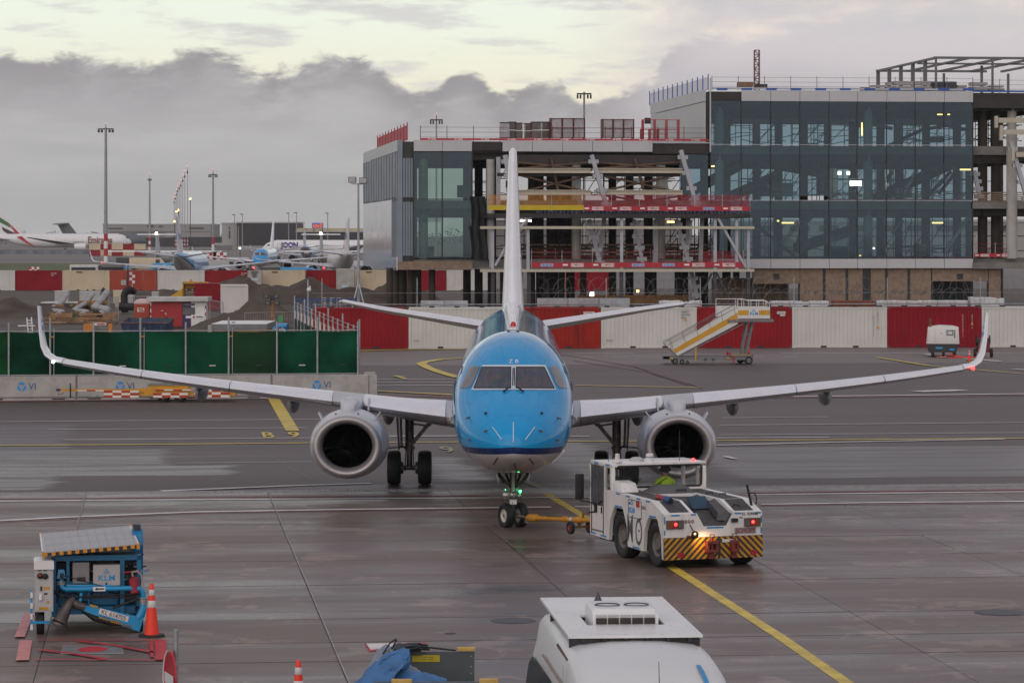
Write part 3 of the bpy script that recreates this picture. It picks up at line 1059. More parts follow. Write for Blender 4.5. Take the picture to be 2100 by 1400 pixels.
for (a,c,y0,y1,v) in ((1555,1580,382,402,6),(1582,1604,372,404,7),(1604,1625,376,403,7),(1700,1716,345,405,5),(1840,1870,385,405,8),(1680,1690,350,400,10),(1900,1935,280,292,12),(1880,1900,500,526,5),(1710,1760,505,526,4),(940,965,380,405,5),(870,890,505,526,5),(1040,1060,370,385,5)):
 part(BB().px(a,c,y0,y1,v,v+1.2),'stored_crate',rs.choice([M_stl,M_slab,M_clad]))
for (x0,y0,x1,y1,v) in ((1820,300,1900,262,10),(1745,262,1830,246,8),(1745,246,1830,264,8),(1905,264,1990,250,8),(1905,250,1990,268,8),(1850,400,1880,352,8),(1800,400,1830,352,8),(1905,400,1950,352,9),(1925,398,1960,352,6),(1560,470,1630,525,6),(1700,410,1640,470,5),(1635,500,1650,450,4),(1830,480,1850,450,6),(1935,520,1990,440,4),(1530,410,1560,350,10)):
 part(BB().br((bu(x0,v),v,bz(x0,y0,v)),(bu(x1,v),v,bz(x1,y1,v)),.3),'inner_strut',rs.choice([M_stl,M_lgt,M_stl]))
# drooping dust sheets hung behind the lower panes
M_sheet=pm('translucent blue sheet',(.10,.16,.22),.3,var=.3,scale=.8,alpha=.45)
for (a,c,y0,y1) in ((1545,1640,498,528),(1700,1790,490,528),(1640,1700,415,450),(1700,1770,425,452),(1800,1900,418,448),(850,905,412,455)):
 v=1.0
 vs=[]
 for j in range(7):
  for i in range(13):
   t=i/12
   zz=lerp(bz(a,y1,v),bz(a,y0,v),j/6)
   sag=.8*math.sin(math.pi*t)*(j/6)*(1 if y0 < 460 else -.8)
   vs.append(W3(lerp(bu(a,v),bu(c,v),t),v+.2*math.sin(i*1.7+j),zz - sag))
 part(MB().add(vs,[(j*13+i,j*13+i+1,j*13+14+i,j*13+13+i) for j in range(6) for i in range(12)]),'dust_sheet',M_sheet,60)
# site lamps inside
for (px,py,w_,h_,v,mt) in ((1768,265,.10,1.2,3,M_amberL),(1755,376,1.0,.42,4,pm('flood lamp',(1,.9,.7),.3,emit=(1,.88,.62),estr=40)),(1722,355,.30,.32,4,M_whiteL),(1740,355,.28,.32,4,M_whiteL),(1980,348,1.0,.12,3,M_amberL),(1616,457,1.1,.12,3,M_amberL),(1923,457,1.0,.12,3,M_amberL),(1468,341,.8,.12,3,M_amberL),(1377,455,.75,.12,2,M_amberL),(1927,235,.55,.10,4,M_amberL),(1946,235,.2,.1,4,M_amberL),(1783,513,.3,.16,3,M_whiteL),(1791,509,.28,.16,3,M_whiteL),(1764,524,.16,.12,3,M_amberL),(1070,453,.25,.14,-1,M_whiteL),(1078,453,.2,.14,-1,M_whiteL),(1087,453,.25,.14,-1,M_whiteL),(1214,603,.34,.34,-2,pm('pink lamp',(1,.5,.6),.3,emit=(1,.62,.68),estr=9)),(980,457,.3,.2,1,M_amberL),(1596,453,.16,.14,3,M_amberL),(1308,597,.22,.2,2,M_amberL)):
 u,z=bu(px,v),bz(px,py,v)
 part(BB().bx(u - w_/2,u+w_/2,v,v+.12,z - h_/2,z+h_/2),'site_lamp',mt)

# ---------------- guard rails with printed toe boards: things of their own
G_g='guard rails on the building edges'
M_net2=pm('red mesh panel',(.40,.03,.05),.6,alpha=.38)
M_net3=pm('orange mesh panel',(.55,.24,.03),.6,alpha=.42)
M_net4=pm('blue mesh panel',(.08,.12,.30),.6,alpha=.42)
def guard(px0,px1,pyt,pyr,v,label,board=None,mesh=None,text="COMBISAFE",bh=5.5,step=60,boards=True,postm=None,trail=(),tsize=.66):
 """toe board whose top edge shows at pyt; rails up to pyr"""
 pc=(px0+px1)/2
 u0,u1=bu(px0,v),bu(px1,v)
 z0=bz(pc,pyt+bh,v)
 zt,zr=bz(pc,pyt,v),bz(pc,pyr,v)
 r=thing('guard_rail',label,'guard rail',W3(u0,v,z0),group=G_g,world_parts=True)
 n=max(2,round((px1 - px0)/step))
 for k in range(n+1):
  u=lerp(u0,u1,k/n)
  BB().tb([(u,v,z0 - .1),(u,v,zr+.12)],.032,5).build('post',postm or M_galv,r)
 b=BB()
 for t in (.0,.5,1.0):
  z=lerp(zt+.1,zr,t)
  b.tb([(u0,v,z),(u1,v,z)],.014,4)
 b.build('rail',postm or M_sfr,r)
 if mesh:
  for k in range(n):
   a,c=lerp(u0,u1,k/n)+.05,lerp(u0,u1,(k+1)/n) - .05
   BB().add([W3(a,v - .02,zt),W3(c,v - .02,zt),W3(c,v - .02,zr),W3(a,v - .02,zr)],[(0,1,2,3)]).build('mesh_panel',mesh,r,fix=False)
 if boards:
  bd_=BB().bx(u0,u1,v - .08,v - .03,z0,zt).build('toe_board',board or M_sfr,r)
  if text:
   h=(zt - z0)
   for k in range(n):
    uc=lerp(u0,u1,(k+.5)/n)
    w_=h*2.5
    if k in trail:
     BB().bx(uc - w_*.5,uc+w_*.5,v - .10,v - .08,z0+h*.2,zt - h*.2).build('banner',pm('pale blue banner',(.36,.36,.52),.5),r)
     b=MB()
     for q in range(3):
      b.add([W3(uc+(q - 1)*w_*.28+.1*math.cos(a),v - .105,(z0+zt)/2+.09*math.sin(a)) for a in [R(45+90*i) for i in range(4)]],[(0,1,2,3)])
     b.build('emblem',M_blueL,r,fix=False)
     continue
    BB().bx(uc - w_*.5,uc+w_*.5,v - .10,v - .08,z0+h*.16,zt - h*.16).build('banner',M_prW0,r)
    MB().text(text,lambda x,y: W3(uc+x,v - .105,(z0+zt)/2+y),h*tsize,bold=.01,squash=.72).build('lettering',M_sfr,r,fix=False)
    uc2=uc - w_*.95
    BB().bx(uc2 - w_*.2,uc2+w_*.2,v - .10,v - .08,z0+h*.35,zt - h*.3).build('label',M_prW0,r)
 return r
M_prW0=pm('banner white',(.78,.74,.74),.5)
guard(1197,1538,423,401,VF,'red toe board with white banners along the upper deck, red mesh above it',mesh=M_net2,bh=9.5,trail=(4,))
guard(1000,1197,421,400,VF,'yellow toe board with orange mesh on the left half of the upper deck',board=M_sfy,mesh=M_net3,text=None,bh=10,step=64)
guard(1090,1525,538,516,VF+.3,'red toe board with white banners on the lower deck, in front of open columns',mesh=None,bh=10.5,trail=(0,3,4))
guard(1440,1525,537,516,VF+2.0,'short red mesh guard at the right end of the lower deck',mesh=M_net2,text=None,bh=9)
guard(862,1456,284.5,262,.1,'thin red rail and red printed strip along the lower roof edge',bh=4.0,step=56,postm=pm('rail maroon',(.16,.03,.04),.5),tsize=.7)
guard(1460,1995,181,160,.1,'thin rail with a blue and white strip along the upper roof edge',board=pm('strip pale',(.40,.44,.52),.5),text=None,bh=3.5,step=52,postm=pm('rail mauve',(.22,.14,.17),.5))
guard(1995,2160,186,165,.1,'thin rail on the roof edge over the open right end',board=M_sfb,text=None,bh=3.5,step=50,postm=pm('rail mauve',(.22,.14,.17),.5))
guard(1997,2085,520,500,-.3,'short red guard with a white banner on the first floor, right of the glass',bh=7,step=44)
guard(1300,1500,412,400,3,'red guard behind the upper deck, half hidden by struts',bh=8,step=60)
guard(1090,1480,530,512,5,'red guard rail deep inside the first floor',text=None,bh=9,step=50)
guard(1700,1995,408,398,2.0,'red guard strip behind the glass at second floor level',text=None,bh=6,step=60)
guard(1740,1995,528,508,2.0,'dark red guard strip behind the glass at first floor level',text=None,bh=6,step=40)
b=BB()
gb=thing('roof_strip','alternating blue cloth blocks on the strip along the upper roof edge','strip',W3(uM,0,ZMt),world_parts=True)
for k in range(11):
 a=1470+k*50.5
 BB().px(a,a+22,181,185.5+.4*(k > 5),-.02,.02).build('blue_block',M_sfb,gb)
def side_guard(u,v0,v1,z0,z1,n,mesh,postm,label):
 r=thing('guard_rail',label,'guard rail',W3(u,v0,z0),group=G_g,world_parts=True)
 for k in range(n+1):
  v=lerp(v0,v1,k/n)
  BB().tb([(u,v,z0),(u,v,z1+.25)],.05,5).build('post',postm,r)
  if k < n:
   c=lerp(v0,v1,(k+1)/n)
   BB().add([W3(u,v,z0),W3(u,c,z0),W3(u,c,z1),W3(u,v,z1)],[(0,1,2,3)]).build('mesh_panel',mesh,r,fix=False)
side_guard(uL+.9,.3,38,ZLt,ZLt+1.35,10,M_sfr,M_sfr,'solid red screen running back along the left roof edge')
side_guard(kk+.2,.3,34,ZMt,ZMt+1.2,12,M_net4,M_sfb,'blue mesh screen running back along the upper block')

# ---------------- goods on the roofs
G_r='goods stacked on the roofs'
def pallet(px0,px1,py0,py1,v,label,mat_,rows=2,name='pallet',cat='pallet',cap=None):
 pc=(px0+px1)/2
 u0,u1,z0,z1=bu(px0,v),bu(px1,v),bz(pc,py1,v),bz(pc,py0,v)
 r=thing(name,label,cat,W3((u0+u1)/2,v,z0),group=G_r,world_parts=True)
 h=(z1 - z0)/rows
 for k in range(rows):
  BB().bx(u0+.03*(k % 2),u1 - .03*(k % 2),v,v+1.0,z0+h*k+.06,z0+h*(k+1) - .03).build('block_stack',mat_,r)
 BB().bx(u0,u1,v,v+1.0,z0,z0+.06).build('base',M_wood0,r)
 if cap:
  BB().bx(u0 - .03,u1+.03,v - .03,v+1.03,z1 - .03,z1+.06).build('top_board',cap,r)
M_wood0=pm('pallet wood',(.16,.11,.07),.8)
M_wrap=pm('wrapped dark goods',(.09,.065,.06),.35,var=.3,scale=2.5,coat=.3)
M_wrapG=pm('wrapped pale goods',(.36,.34,.36),.35,var=.15,scale=2)
M_blk=pm('pale block goods',(.36,.34,.34),.7,var=.1,scale=3)
for i,(a,c,t,m) in enumerate(((1027,1045,252,M_wrapG),(1044,1058,251,M_wrap),(1059,1072,253,M_wrap),(1077,1092,254,M_wrap),(1091,1110,251,M_wrap),(1112,1131,251,M_wrap))):
 pallet(a,c,t,283,2+.7*(i % 2),('pale wrapped pallet at the left end of the lower roof stacks','dark wrapped pallet next to the pale one on the lower roof','squat dark pallet, third on the lower roof','dark pallet fourth on the lower roof, after a gap','tall dark pallet fifth on the lower roof','dark pallet beside the big grey framed crate')[i],m,2,cap=M_ink)
def framed(px0,px1,py0,py1,v,label,fill=True):
 pc=(px0+px1)/2
 u0,u1,z0,z1=bu(px0,v),bu(px1,v),bz(pc,py1,v),bz(pc,py0,v)
 r=thing('framed_crate',label,'crate',W3(u0,v,z0),group=G_r,world_parts=True)
 for k in range(4):
  u=lerp(u0,u1,k/3)
  BB().bx(u - .03,u+.03,v - .06,v+1.2,z0,z1).build('upright',M_sfr if not fill else pm('frame maroon',(.12,.02,.025),.5),r)
 for z in (z0+.05,(z0+z1)/2,z1 - .05):
  BB().bx(u0,u1,v - .08,v - .02,z - .025,z+.025).build('cross_bar',M_sfr if not fill else pm('frame maroon',(.12,.02,.025),.5),r)
 if fill:
  for k in range(3):
   BB().bx(lerp(u0,u1,k/3)+.08,lerp(u0,u1,(k+1)/3) - .08,v,v+1.0,z0+.1,z1 - .06).build('grey_panel',M_wrapG,r)
framed(1130,1199,242,284,1.5,'big grey crate in a maroon frame on the lower roof')
framed(1236,1300,244,284,2.0,'grey panel crate in a maroon frame beside the upper block')
framed(1320,1393,245,287,1.0,'empty red frame standing on the lower roof before the white wall',False)
framed(1317,1368,264,287,.8,'small empty red frame low on the lower roof',False)
for i,(a,c,t) in enumerate(((1768,1786,178),(1788,1818,174),(1819,1831,168),(1832,1874,166),(1876,1910,166),(1963,1984,174),(1991,2026,168),(2030,2060,175))):
 pallet(a,c,t,186,1.5,('low block pallet left of the rooftop frame','second block pallet on the upper roof','narrow tall block pallet on the upper roof','wide tall block pallet under the rooftop frame corner','tall block pallet left of the two dark cabinets','low block pallet right of the dark cabinets','tall block pallet under the right half of the rooftop frame','low block pallet at the right end of the upper roof')[i],M_blk,2)
for i,(a,c) in enumerate(((1911,1936),(1938,1962))):
 pallet(a,c,167,187,1.4,('left of two dark cabinets on the upper roof','right of two dark cabinets on the upper roof')[i],pm('cabinet dark blue',(.03,.04,.06),.5),1,'cabinet','cabinet')
pallet(1515,1545,168,178,1.5,'brown crate left of the lattice mast',pm('crate brown',(.25,.14,.08),.7),1,'crate','crate')
pallet(1552,1574,172,180,1.2,'dark box at the foot of the lattice mast',M_stl,1,'crate','crate')
LM=thing('lattice_mast','dark red lattice mast section standing on the upper roof','mast',W3(bu(1553,3),3,ZMt - .1),world_parts=True)
u,z0,z1=bu(1553,3),ZMt - .1,bz(1553,103,3)
M_mr=pm('mast maroon',(.12,.03,.035),.5)
for du in (-.22,.22):
 for dv_ in (0,.44):
  BB().br((u+du,3+dv_,z0),(u+du,3+dv_,z1),.07).build('chord',M_mr,LM)
b=BB()
for k in range(9):
 za,zc=lerp(z0,z1,k/9),lerp(z0,z1,(k+1)/9)
 for dv_ in (0,.44):
  s_=1 if k % 2 else -1
  b.br((u - .22*s_,3+dv_,za),(u+.22*s_,3+dv_,zc),.04)
  b.br((u - .22,3+dv_,zc),(u+.22,3+dv_,zc),.05)
stuff(b.build('lacing',M_mr,LM))
PG=thing('roof_frame','open grey steel frame with a thin flat top on the upper roof at the right','frame',W3(bu(1920),2,ZMt),world_parts=True)
M_pg=pm('frame grey',(.14,.14,.15),.5)
fu0,fv0,fv1=bu(1920,1.0),1.0,24.0
fz1=bz(1920,121,1.0)
for k,px in enumerate((1920,2036,2150)):
 BB().bx(bu(px,1) - .09,bu(px,1)+.09,1.0,1.2,ZMt - .1,fz1).build('post',M_pg,PG)
for k in range(5):
 v=lerp(5,24,k/4)
 BB().bx(fu0 - .16,fu0+.16,v,v+.3,ZMt - .1,fz1).build('post',M_pg,PG)
 for du in (6.5,13):
  if k in (1,4):
   BB().bx(fu0+du,fu0+du+.22,v,v+.2,ZMt - .1,fz1 - .1).build('post',M_pg,PG)
for v in (1.0,24.0):
 BB().bx(fu0 - .2,bu(2160,1),v,v+.22,fz1,fz1+.22).build('top_beam',M_pg,PG)
for k in range(5):
 u=fu0+k*3.1
 BB().bx(u - .12,u+.12,1.22,24,fz1+.0,fz1+.2).build('cross_beam',M_pg,PG)
BB().bx(fu0+.3,bu(2160,1),9,9.4,fz1 - .05,fz1+.1).build('diagonal',M_pg,PG)

for k in range(5):
 part(BB().px(1040,1480,500+k*7.5,504.5+k*7.5,6 - k*.1,6.2 - k*.1),'guard_plank',M_rus if k % 2 else M_osb)
# ==================================================================== the airliner
PL0=V((.03,73.6,0))

def livery_mat():
 m=bpy.data.materials.new('blue and grey livery paint')
 m.use_nodes=True
 t=NT(m.node_tree)
 b=t.new('ShaderNodeBsdfPrincipled')
 o=t.new('ShaderNodeOutputMaterial')
 t.l.new(b.outputs[0],o.inputs[0])
 tc=t.new('ShaderNodeTexCoord').outputs['Object']
 x,y,z=t.sep(tc)[:3]
 wob=t.math('MULTIPLY',t.math('ABSOLUTE',x),-.075)
 zz=t.math('SUBTRACT',t.math('ADD',z,t.math('MULTIPLY',wob,-1.0)),t.math('MULTIPLY',t.math('MAXIMUM',t.math('SUBTRACT',y,22.0),0.0),.16))
 n=t.noise(tc,.9,4)
 blue=t.mix(n,(.002,.27,.60),(.004,.31,.66))
 navy=(.006,.022,.105)
 grey=t.mix(t.noise(tc,2.0,5),(.42,.40,.40),(.56,.54,.54))
 c=t.mix(t.step(zz,2.030,2.042),grey,navy)
 c=t.mix(t.step(zz,2.185,2.20),c,blue)
 # skin joints every frame bay and along the stringers, plus streaky grime
 def seam(val,per,wd):
  f=t.math('ABSOLUTE',t.math('SUBTRACT',t.math('FRACT',t.math('DIVIDE',val,per)),.5))
  return t.step(f,wd/per,wd/per*.4)
 ang=t.math('ARCTAN2',x,t.math('SUBTRACT',z,3.0))
 sm=t.math('MAXIMUM',seam(y,1.27,.010),t.math('MULTIPLY',seam(ang,.42,.006),t.step(y,1.0,1.1)))
 c=t.mix(t.math('MULTIPLY',sm,.38),c,(.01,.03,.05))
 sk_=t.noise(t.comb(t.math('MULTIPLY',x,3.0),t.math('MULTIPLY',y,.8),t.math('MULTIPLY',z,.5)),2.4,6,.65)
 c=t.mix(t.math('MULTIPLY',t.step(sk_,.50,.78),.16),c,(.10,.13,.15))
 # faint panel seams and rain grime on the belly
 t.put(b.inputs['Base Color'],c)
 t.put(b.inputs['Roughness'],t.math('MULTIPLY_ADD',t.noise(tc,3.0,4),.03,.045))
 b.inputs['Specular IOR Level'].default_value=.40
 # skin is never perfectly fair: slight waviness between frames
 bn=t.new('ShaderNodeBump')
 bn.inputs['Strength'].default_value=.02
 bn.inputs['Distance'].default_value=.02
 t.l.new(t.noise(tc,2.2,2),bn.inputs['Height'])
 t.l.new(bn.outputs[0],b.inputs['Normal'])
 return m

M_livery=livery_mat()
M_wing=pm('wing grey paint',(.46,.47,.50),.34,var=.06,scale=1.0,dirt=.2,dcol=(.25,.24,.24))
M_slat=pm('polished slat metal',(.93,.92,.95),.24,.85,var=.04,scale=2)
M_lip=pm('inlet lip metal',(.42,.39,.39),.42,.6,var=.05,scale=2)
M_nac=pm('nacelle paint',(.50,.50,.54),.3,var=.05,coat=.2,dirt=.15,dcol=(.3,.28,.28))
M_finp=pm('fin white paint',(.80,.80,.83),.25,var=.03,coat=.5)
M_glass=pm('cockpit glass',(.03,.038,.045),.07,var=.6,scale=1.4,spec=.7)
_t=NT.__new__(NT)
_t.t=M_glass.node_tree
_t.n,_t.l=_t.t.nodes,_t.t.links
_b=next(n for n in _t.n if n.type == 'BSDF_PRINCIPLED')
_o=_t.new('ShaderNodeTexCoord').outputs['Object']
_t.put(_b.inputs['Base Color'],_t.mix(_t.step(_t.noise(_o,2.6,2),.42,.6),_t.mix(_t.step(_t.noise(_o,1.9,2,dist=1.0),.4,.62),(.012,.035,.032),(.02,.03,.075)),(.05,.035,.05)))
M_glass2=pm('side cockpit glass',(.12,.12,.13),.10,var=.3,scale=2,spec=.9)
M_fan=pm('fan blade',(.010,.010,.011),.35,.6,var=.2)
M_gearst=pm('gear steel',(.13,.125,.12),.4,.5,var=.3,scale=6,dirt=.5,dcol=(.02,.02,.02))
M_hub=pm('wheel hub',(.62,.58,.52),.45,.2,var=.12,scale=12,dirt=.4)
M_strip=pm('diverter strip',(.48,.62,.74),.4,var=.1)
M_seal=pm('window frame metal',(.62,.68,.74),.35,.4,var=.08)

plane=thing('airplane','blue and white twin engined jet airliner facing the viewer, hitched to a yellow towbar','airplane',PL0)

_fs=[0.0,.005,.02,.06,.16,.45,.9,1.4,1.9,2.4,2.9,3.4,4.0,5.0,6.5,22.5,25.0,28.0,31.0,34.0,36.2]
_zt=[2.201,2.28,2.365,2.45,2.58,2.79,3.05,3.27,3.48,3.74,4.02,4.26,4.47,4.65,4.72,4.72,4.73,4.74,4.73,4.66,4.46]
_zb=[2.199,2.12,2.035,1.96,1.87,1.73,1.58,1.48,1.42,1.385,1.365,1.36,1.36,1.36,1.36,1.36,1.58,2.15,2.85,3.55,4.10]
_hw=[0.004,.09,.18,.29,.44,.70,.97,1.17,1.30,1.385,1.435,1.465,1.49,1.505,1.505,1.505,1.48,1.33,1.03,.60,.18]

def fus(s,th):
 zt,zb,hw=interp(_fs,_zt,s),interp(_fs,_zb,s),interp(_fs,_hw,s)
 zm=zb+.50*(zt - zb)
 c,sn=math.cos(th),math.sin(th)
 up=c >= 0
 # crown a little flatter than an ellipse
 e=1.0 if not up else .96
 return V((hw*(abs(sn) ** .98)*(1 if sn >= 0 else -1),s,zm+((zt - zm) if up else (zm - zb))*(abs(c) ** e)*(1 if up else -1)))

_ss=[0,.0015,.005,.010,.02,.035,.06,.1,.15,.22,.3,.4,.52,.66,.82,1.0]+[1.0+.2*k for k in range(1,31)]+[7+.75*k for k in range(1,40)]
_ss=[s for s in _ss if s < 36.2]+[36.2]
_N=72
_rings=[[fus(s,2*math.pi*k/_N) for k in range(_N)] for s in _ss]
mb=MB().loft(_rings,cap=True)
fuse=mb.build('fuselage',M_livery,plane,smooth=60)
_bvh=BVHTree.FromPolygons([V(v)+PL0 for v in mb.v],mb.f)

def onskin(px,py,off=.012,Y=75.0):
 """the point of the nose skin seen at a photo pixel, lifted off along the normal, in plane space"""
 d=(P(px,py,Y) - V((0,0,HC))).normalized()
 h=_bvh.ray_cast(V((0,0,HC)),d)
 if h[0] is None:
  return None
 n=h[1] if h[1].dot(d) < 0 else -h[1]
 return h[0]+n*off - PL0

def skin_poly(poly,off,mb,mi=0,step=5.0):
 """fill a pixel polygon and drape it over the nose"""
 bm=bmesh.new()
 vs=[bm.verts.new((x,y,0)) for x,y in poly]
 f=bm.faces.new(vs)
 for ax,(c0,c1) in enumerate(((min(p[0] for p in poly),max(p[0] for p in poly)),(min(p[1] for p in poly),max(p[1] for p in poly)))):
  k=int((c1 - c0)/step)
  for i in range(1,k+1):
   co=[0,0,0]
   no=[0,0,0]
   co[ax]=c0+(c1 - c0)*i/(k+1)
   no[ax]=1
   bmesh.ops.bisect_plane(bm,geom=bm.verts[:]+bm.edges[:]+bm.faces[:],plane_co=co,plane_no=no)
 bm.verts.index_update()
 pts=[]
 ok=True
 for v in bm.verts:
  q=onskin(v.co.x,v.co.y,off)
  if q is None:
   q=onskin(v.co.x*.985+1053*.015,v.co.y,off) or V((0,3,3))
  pts.append(q)
 mb.add(pts,[tuple(v.index for v in f.verts) for f in bm.faces],mi)
 bm.free()

def round_poly(poly,r=2.0):
 out=[]
 n=len(poly)
 for i in range(n):
  a,b,c=V((*poly[i - 1],0)),V((*poly[i],0)),V((*poly[(i+1) % n],0))
  p0=b+(a - b).normalized()*r
  p2=b+(c - b).normalized()*r
  for t in (0,.5,1):
   q=p0*(1 - t) ** 2+b*2*t*(1 - t)+p2*t*t
   out.append((q.x,q.y))
 return out

for poly in ([(988,753),(1048.4,753),(1047.6,796.3),(971.5,796.3)],[(1058.2,753),(1116,753),(1136.8,796.7),(1058.2,796.7)]):
 o_=[(lerp(sum(p[0] for p in poly)/4,x,1.0),y) for x,y in poly]
 mb=MB()
 skin_poly(round_poly(o_,2.5),.016,mb)
 wn=mb.build('cockpit_window',M_glass,plane,smooth=60)
 cx_,cy_=sum(p[0] for p in poly)/4,sum(p[1] for p in poly)/4
 mb=MB()
 ins=[(cx_+(x - cx_)*.965,cy_+(y - cy_)*.94) for x,y in poly]
 for i in range(4):
  a,b,c,d=poly[i],poly[(i+1) % 4],ins[(i+1) % 4],ins[i]
  skin_poly([a,b,c,d],.021,mb)
 mb.build('window_seal',M_black,wn,smooth=60)
fr_o=[(989.5,748.6),(1118,748.6),(1140.5,800),(967,800)]
fr_i=[(990.5,752.2),(1115,752.2),(1136.8,797),(971.5,797)]
mb=MB()
for i in range(4):
 skin_poly([fr_o[i],fr_o[(i+1) % 4],fr_i[(i+1) % 4],fr_i[i]],.013,mb)
skin_poly([(1048.8,752),(1057.8,752),(1057.4,797.5),(1048.2,797.5)],.018,mb)
mb.build('window_frame',M_seal,plane,smooth=60)
for poly in ([(963.8,751.4),(984,751.4),(982,760),(965.7,792.9),(960,796),(943.5,796)],
             [(1143,751.4),(1124.8,752),(1139,785),(1147,795.8),(1163.5,796.7)]):
 mb=MB()
 skin_poly(poly,.012,mb,step=4)
 mb.build('side_window',M_glass2,plane,smooth=60)
# wipers
for s_ in (-1,1):
 a,b,c=[onskin(1053+s_*d,y,.05) for d,y in ((0.6,756),(3.0,793),(20,805))]
 mb=MB()
 mb.tube([onskin(1053.5+s_*1.2,757,.045),onskin(1053.5+s_*1.6,775,.05),onskin(1053.5+s_*2.2,793,.05)],.012,5)
 mb.tube([onskin(1053+s_*6,796,.05),onskin(1053+s_*13,801,.05),onskin(1053+s_*20,804.5,.03)],[.012,.016,.03],5)
 mb.build('wiper',M_black,plane)
# registration tail letters above the windscreen
vs,fs=text_geo("Z B",.0)
mb=MB()
mb.add([onskin(1053.3+x*11.5*1.2,741.8 - y*11.0,.014) for x,y in vs],fs)
mb.build('lettering',M_finp,plane)
# lightning diverter strips round the radome
for i,(a,b) in enumerate((((1052.8,866),(1052.8,907)),((1010.5,876),(1029.5,901.5)),((1096,876.5),(1077,901.5)))):
 q=[onskin(lerp(a[0],b[0],t),lerp(a[1],b[1],t),.012) for t in (0,.25,.5,.75,1)]
 MB().tube(q,.014,5).build('diverter_strip',M_strip,plane)
for a,b in (((1021,937),(1012,951)),((1055,949),(1057.5,963)),((1085,938),(1094.5,951))):
 q=[onskin(lerp(a[0],b[0],t),lerp(a[1],b[1],t),.010) for t in (0,.5,1)]
 MB().tube(q,.012,5).build('diverter_strip',M_dark,plane)
# probes and vanes on the nose
for px,py in ((996.5,847.5),(1110.5,847.5)):
 q=onskin(px,py,.0)
 mb=MB().sphere(q,.045,8,6,(1,.6,1))
 mb.tube([q+V((0,-.02,0)),q+V((.03 if px > 1053 else -.03,-.12,.03))],.014,6)
 mb.build('probe',M_dark,plane)
for px,py,s_ in ((962,856,-1),(1144,857,1),(964,901,-1),(1142,902,1),(998,883,-1),(1107,883,1)):
 q=onskin(px,py,.0)
 if q is None:
  continue
 mb=MB().sphere(q,.035,8,5)
 mb.tube([q,q+V((s_*.07,-.03,0)),q+V((s_*.06,-.16,-.02))],.014,6)
 mb.build('probe',M_gearst,plane)
# crown fairing, beacon, aerials
mb=MB()
rg=[]
for s_ in (6.0,6.5,8,12,18,24,27,29.5):
 zt=interp(_fs,_zt,s_)
 wd=lerp(.075,.24,(s_ - 6)/23.5)
 ht=.012 if s_ == 6 else lerp(.035,.30,max(0,(s_ - 12)/17.5) ** 2)
 rg.append([V((-wd*1.25,s_,zt - .05)),V((-wd,s_,zt+ht*.6)),V((-wd*.4,s_,zt+ht)),V((wd*.4,s_,zt+ht)),V((wd,s_,zt+ht*.6)),V((wd*1.25,s_,zt - .05))])
mb.loft(rg,closed=True)
mb.build('crown_fairing',M_finp,plane,smooth=40)
MB().lathe([(.07,-.03),(.075,.0),(.07,.06),(.045,.10),(.001,.115)],T(0,9.2,4.76),12).build('beacon',M_redL if False else pm('red beacon lens',(.55,.02,.02),.2),plane,smooth=60)
MB().box(-.16,.16,6.15,6.35,4.70,4.745).build('antenna',M_gearst,plane,bevel=.01)
mb=MB()
mb.hexa([(-.012,11.6,4.72),(.012,11.6,4.72),(.012,12.2,4.72),(-.012,12.2,4.72),(-.006,12.0,4.98),(.006,12.0,4.98),(.006,12.25,4.98),(-.006,12.25,4.98)])
mb.build('antenna',M_finp,plane)
for s_ in (-1,1):                                   # drain masts / belly blades
 mb=MB()
 mb.hexa([(s_*.012 - .012,6.8,1.40),(s_*.012+.012,6.8,1.40),(s_*.012+.012,7.2,1.40),(s_*.012 - .012,7.2,1.40),
             (-.006,7.05,1.12),(.006,7.05,1.12),(.006,7.25,1.12),(-.006,7.25,1.12)]) if s_ < 0 else None
 if s_ < 0:
  mb.build('antenna',M_finp,plane)
# cabin windows down both sides and the forward doors (outlines standing proud)
M_cab=pm('cabin window',(.03,.035,.04),.1)
_cw=None
for sd in (-1,1):
 for k in range(28):
  s_=6.6+.80*k
  th=R(90 - 13)*sd
  p=fus(s_,th)
  mb=MB()
  if _cw is None:
   pts=[(0.10*math.cos(a) ** 1,.15*math.sin(a)) for a in [2*math.pi*i/10 for i in range(10)]]
   mb.add([(0,x,z) for x,z in pts],[tuple(range(10))])
   _cw=mb.build('cabin_window',M_cab,plane,fix=False)
   o=_cw
  else:
   o=inst(_cw,parent=plane)
  o.location=p+V((sd*.008,0,0))
  o.rotation_euler=(0,-sd*R(13),0)
 # passenger door seam
 mb=MB()
 dpts=[fus(s_,sd*R(th))*1.0+V((sd*.006,0,0)) for s_,th in ((4.1,58),(4.1,75),(4.1,95),(4.1,112),(4.5,114),(4.85,112),(4.85,95),(4.85,75),(4.85,58),(4.5,56),(4.1,58))]
 mb.tube(dpts,.014,4)
 mb.build('door_seam',M_gearst,plane)


# ------------------------------------------------------------------ wings
def foil(n=13,t=.12,camb=.015):
 xs=[.5*(1 - math.cos(math.pi*k/n)) for k in range(n+1)]
 def yt(x):
  return 5*t*(.2969*math.sqrt(x) - .126*x - .3516*x*x+.2843*x ** 3 - .1036*x ** 4)
 def yc(x):
  return camb*4*x*(1 - x)
 up=[(x,yc(x)+yt(x)) for x in reversed(xs)]
 lo=[(x,yc(x) - yt(x)) for x in xs[1:-1]]
 return up+lo

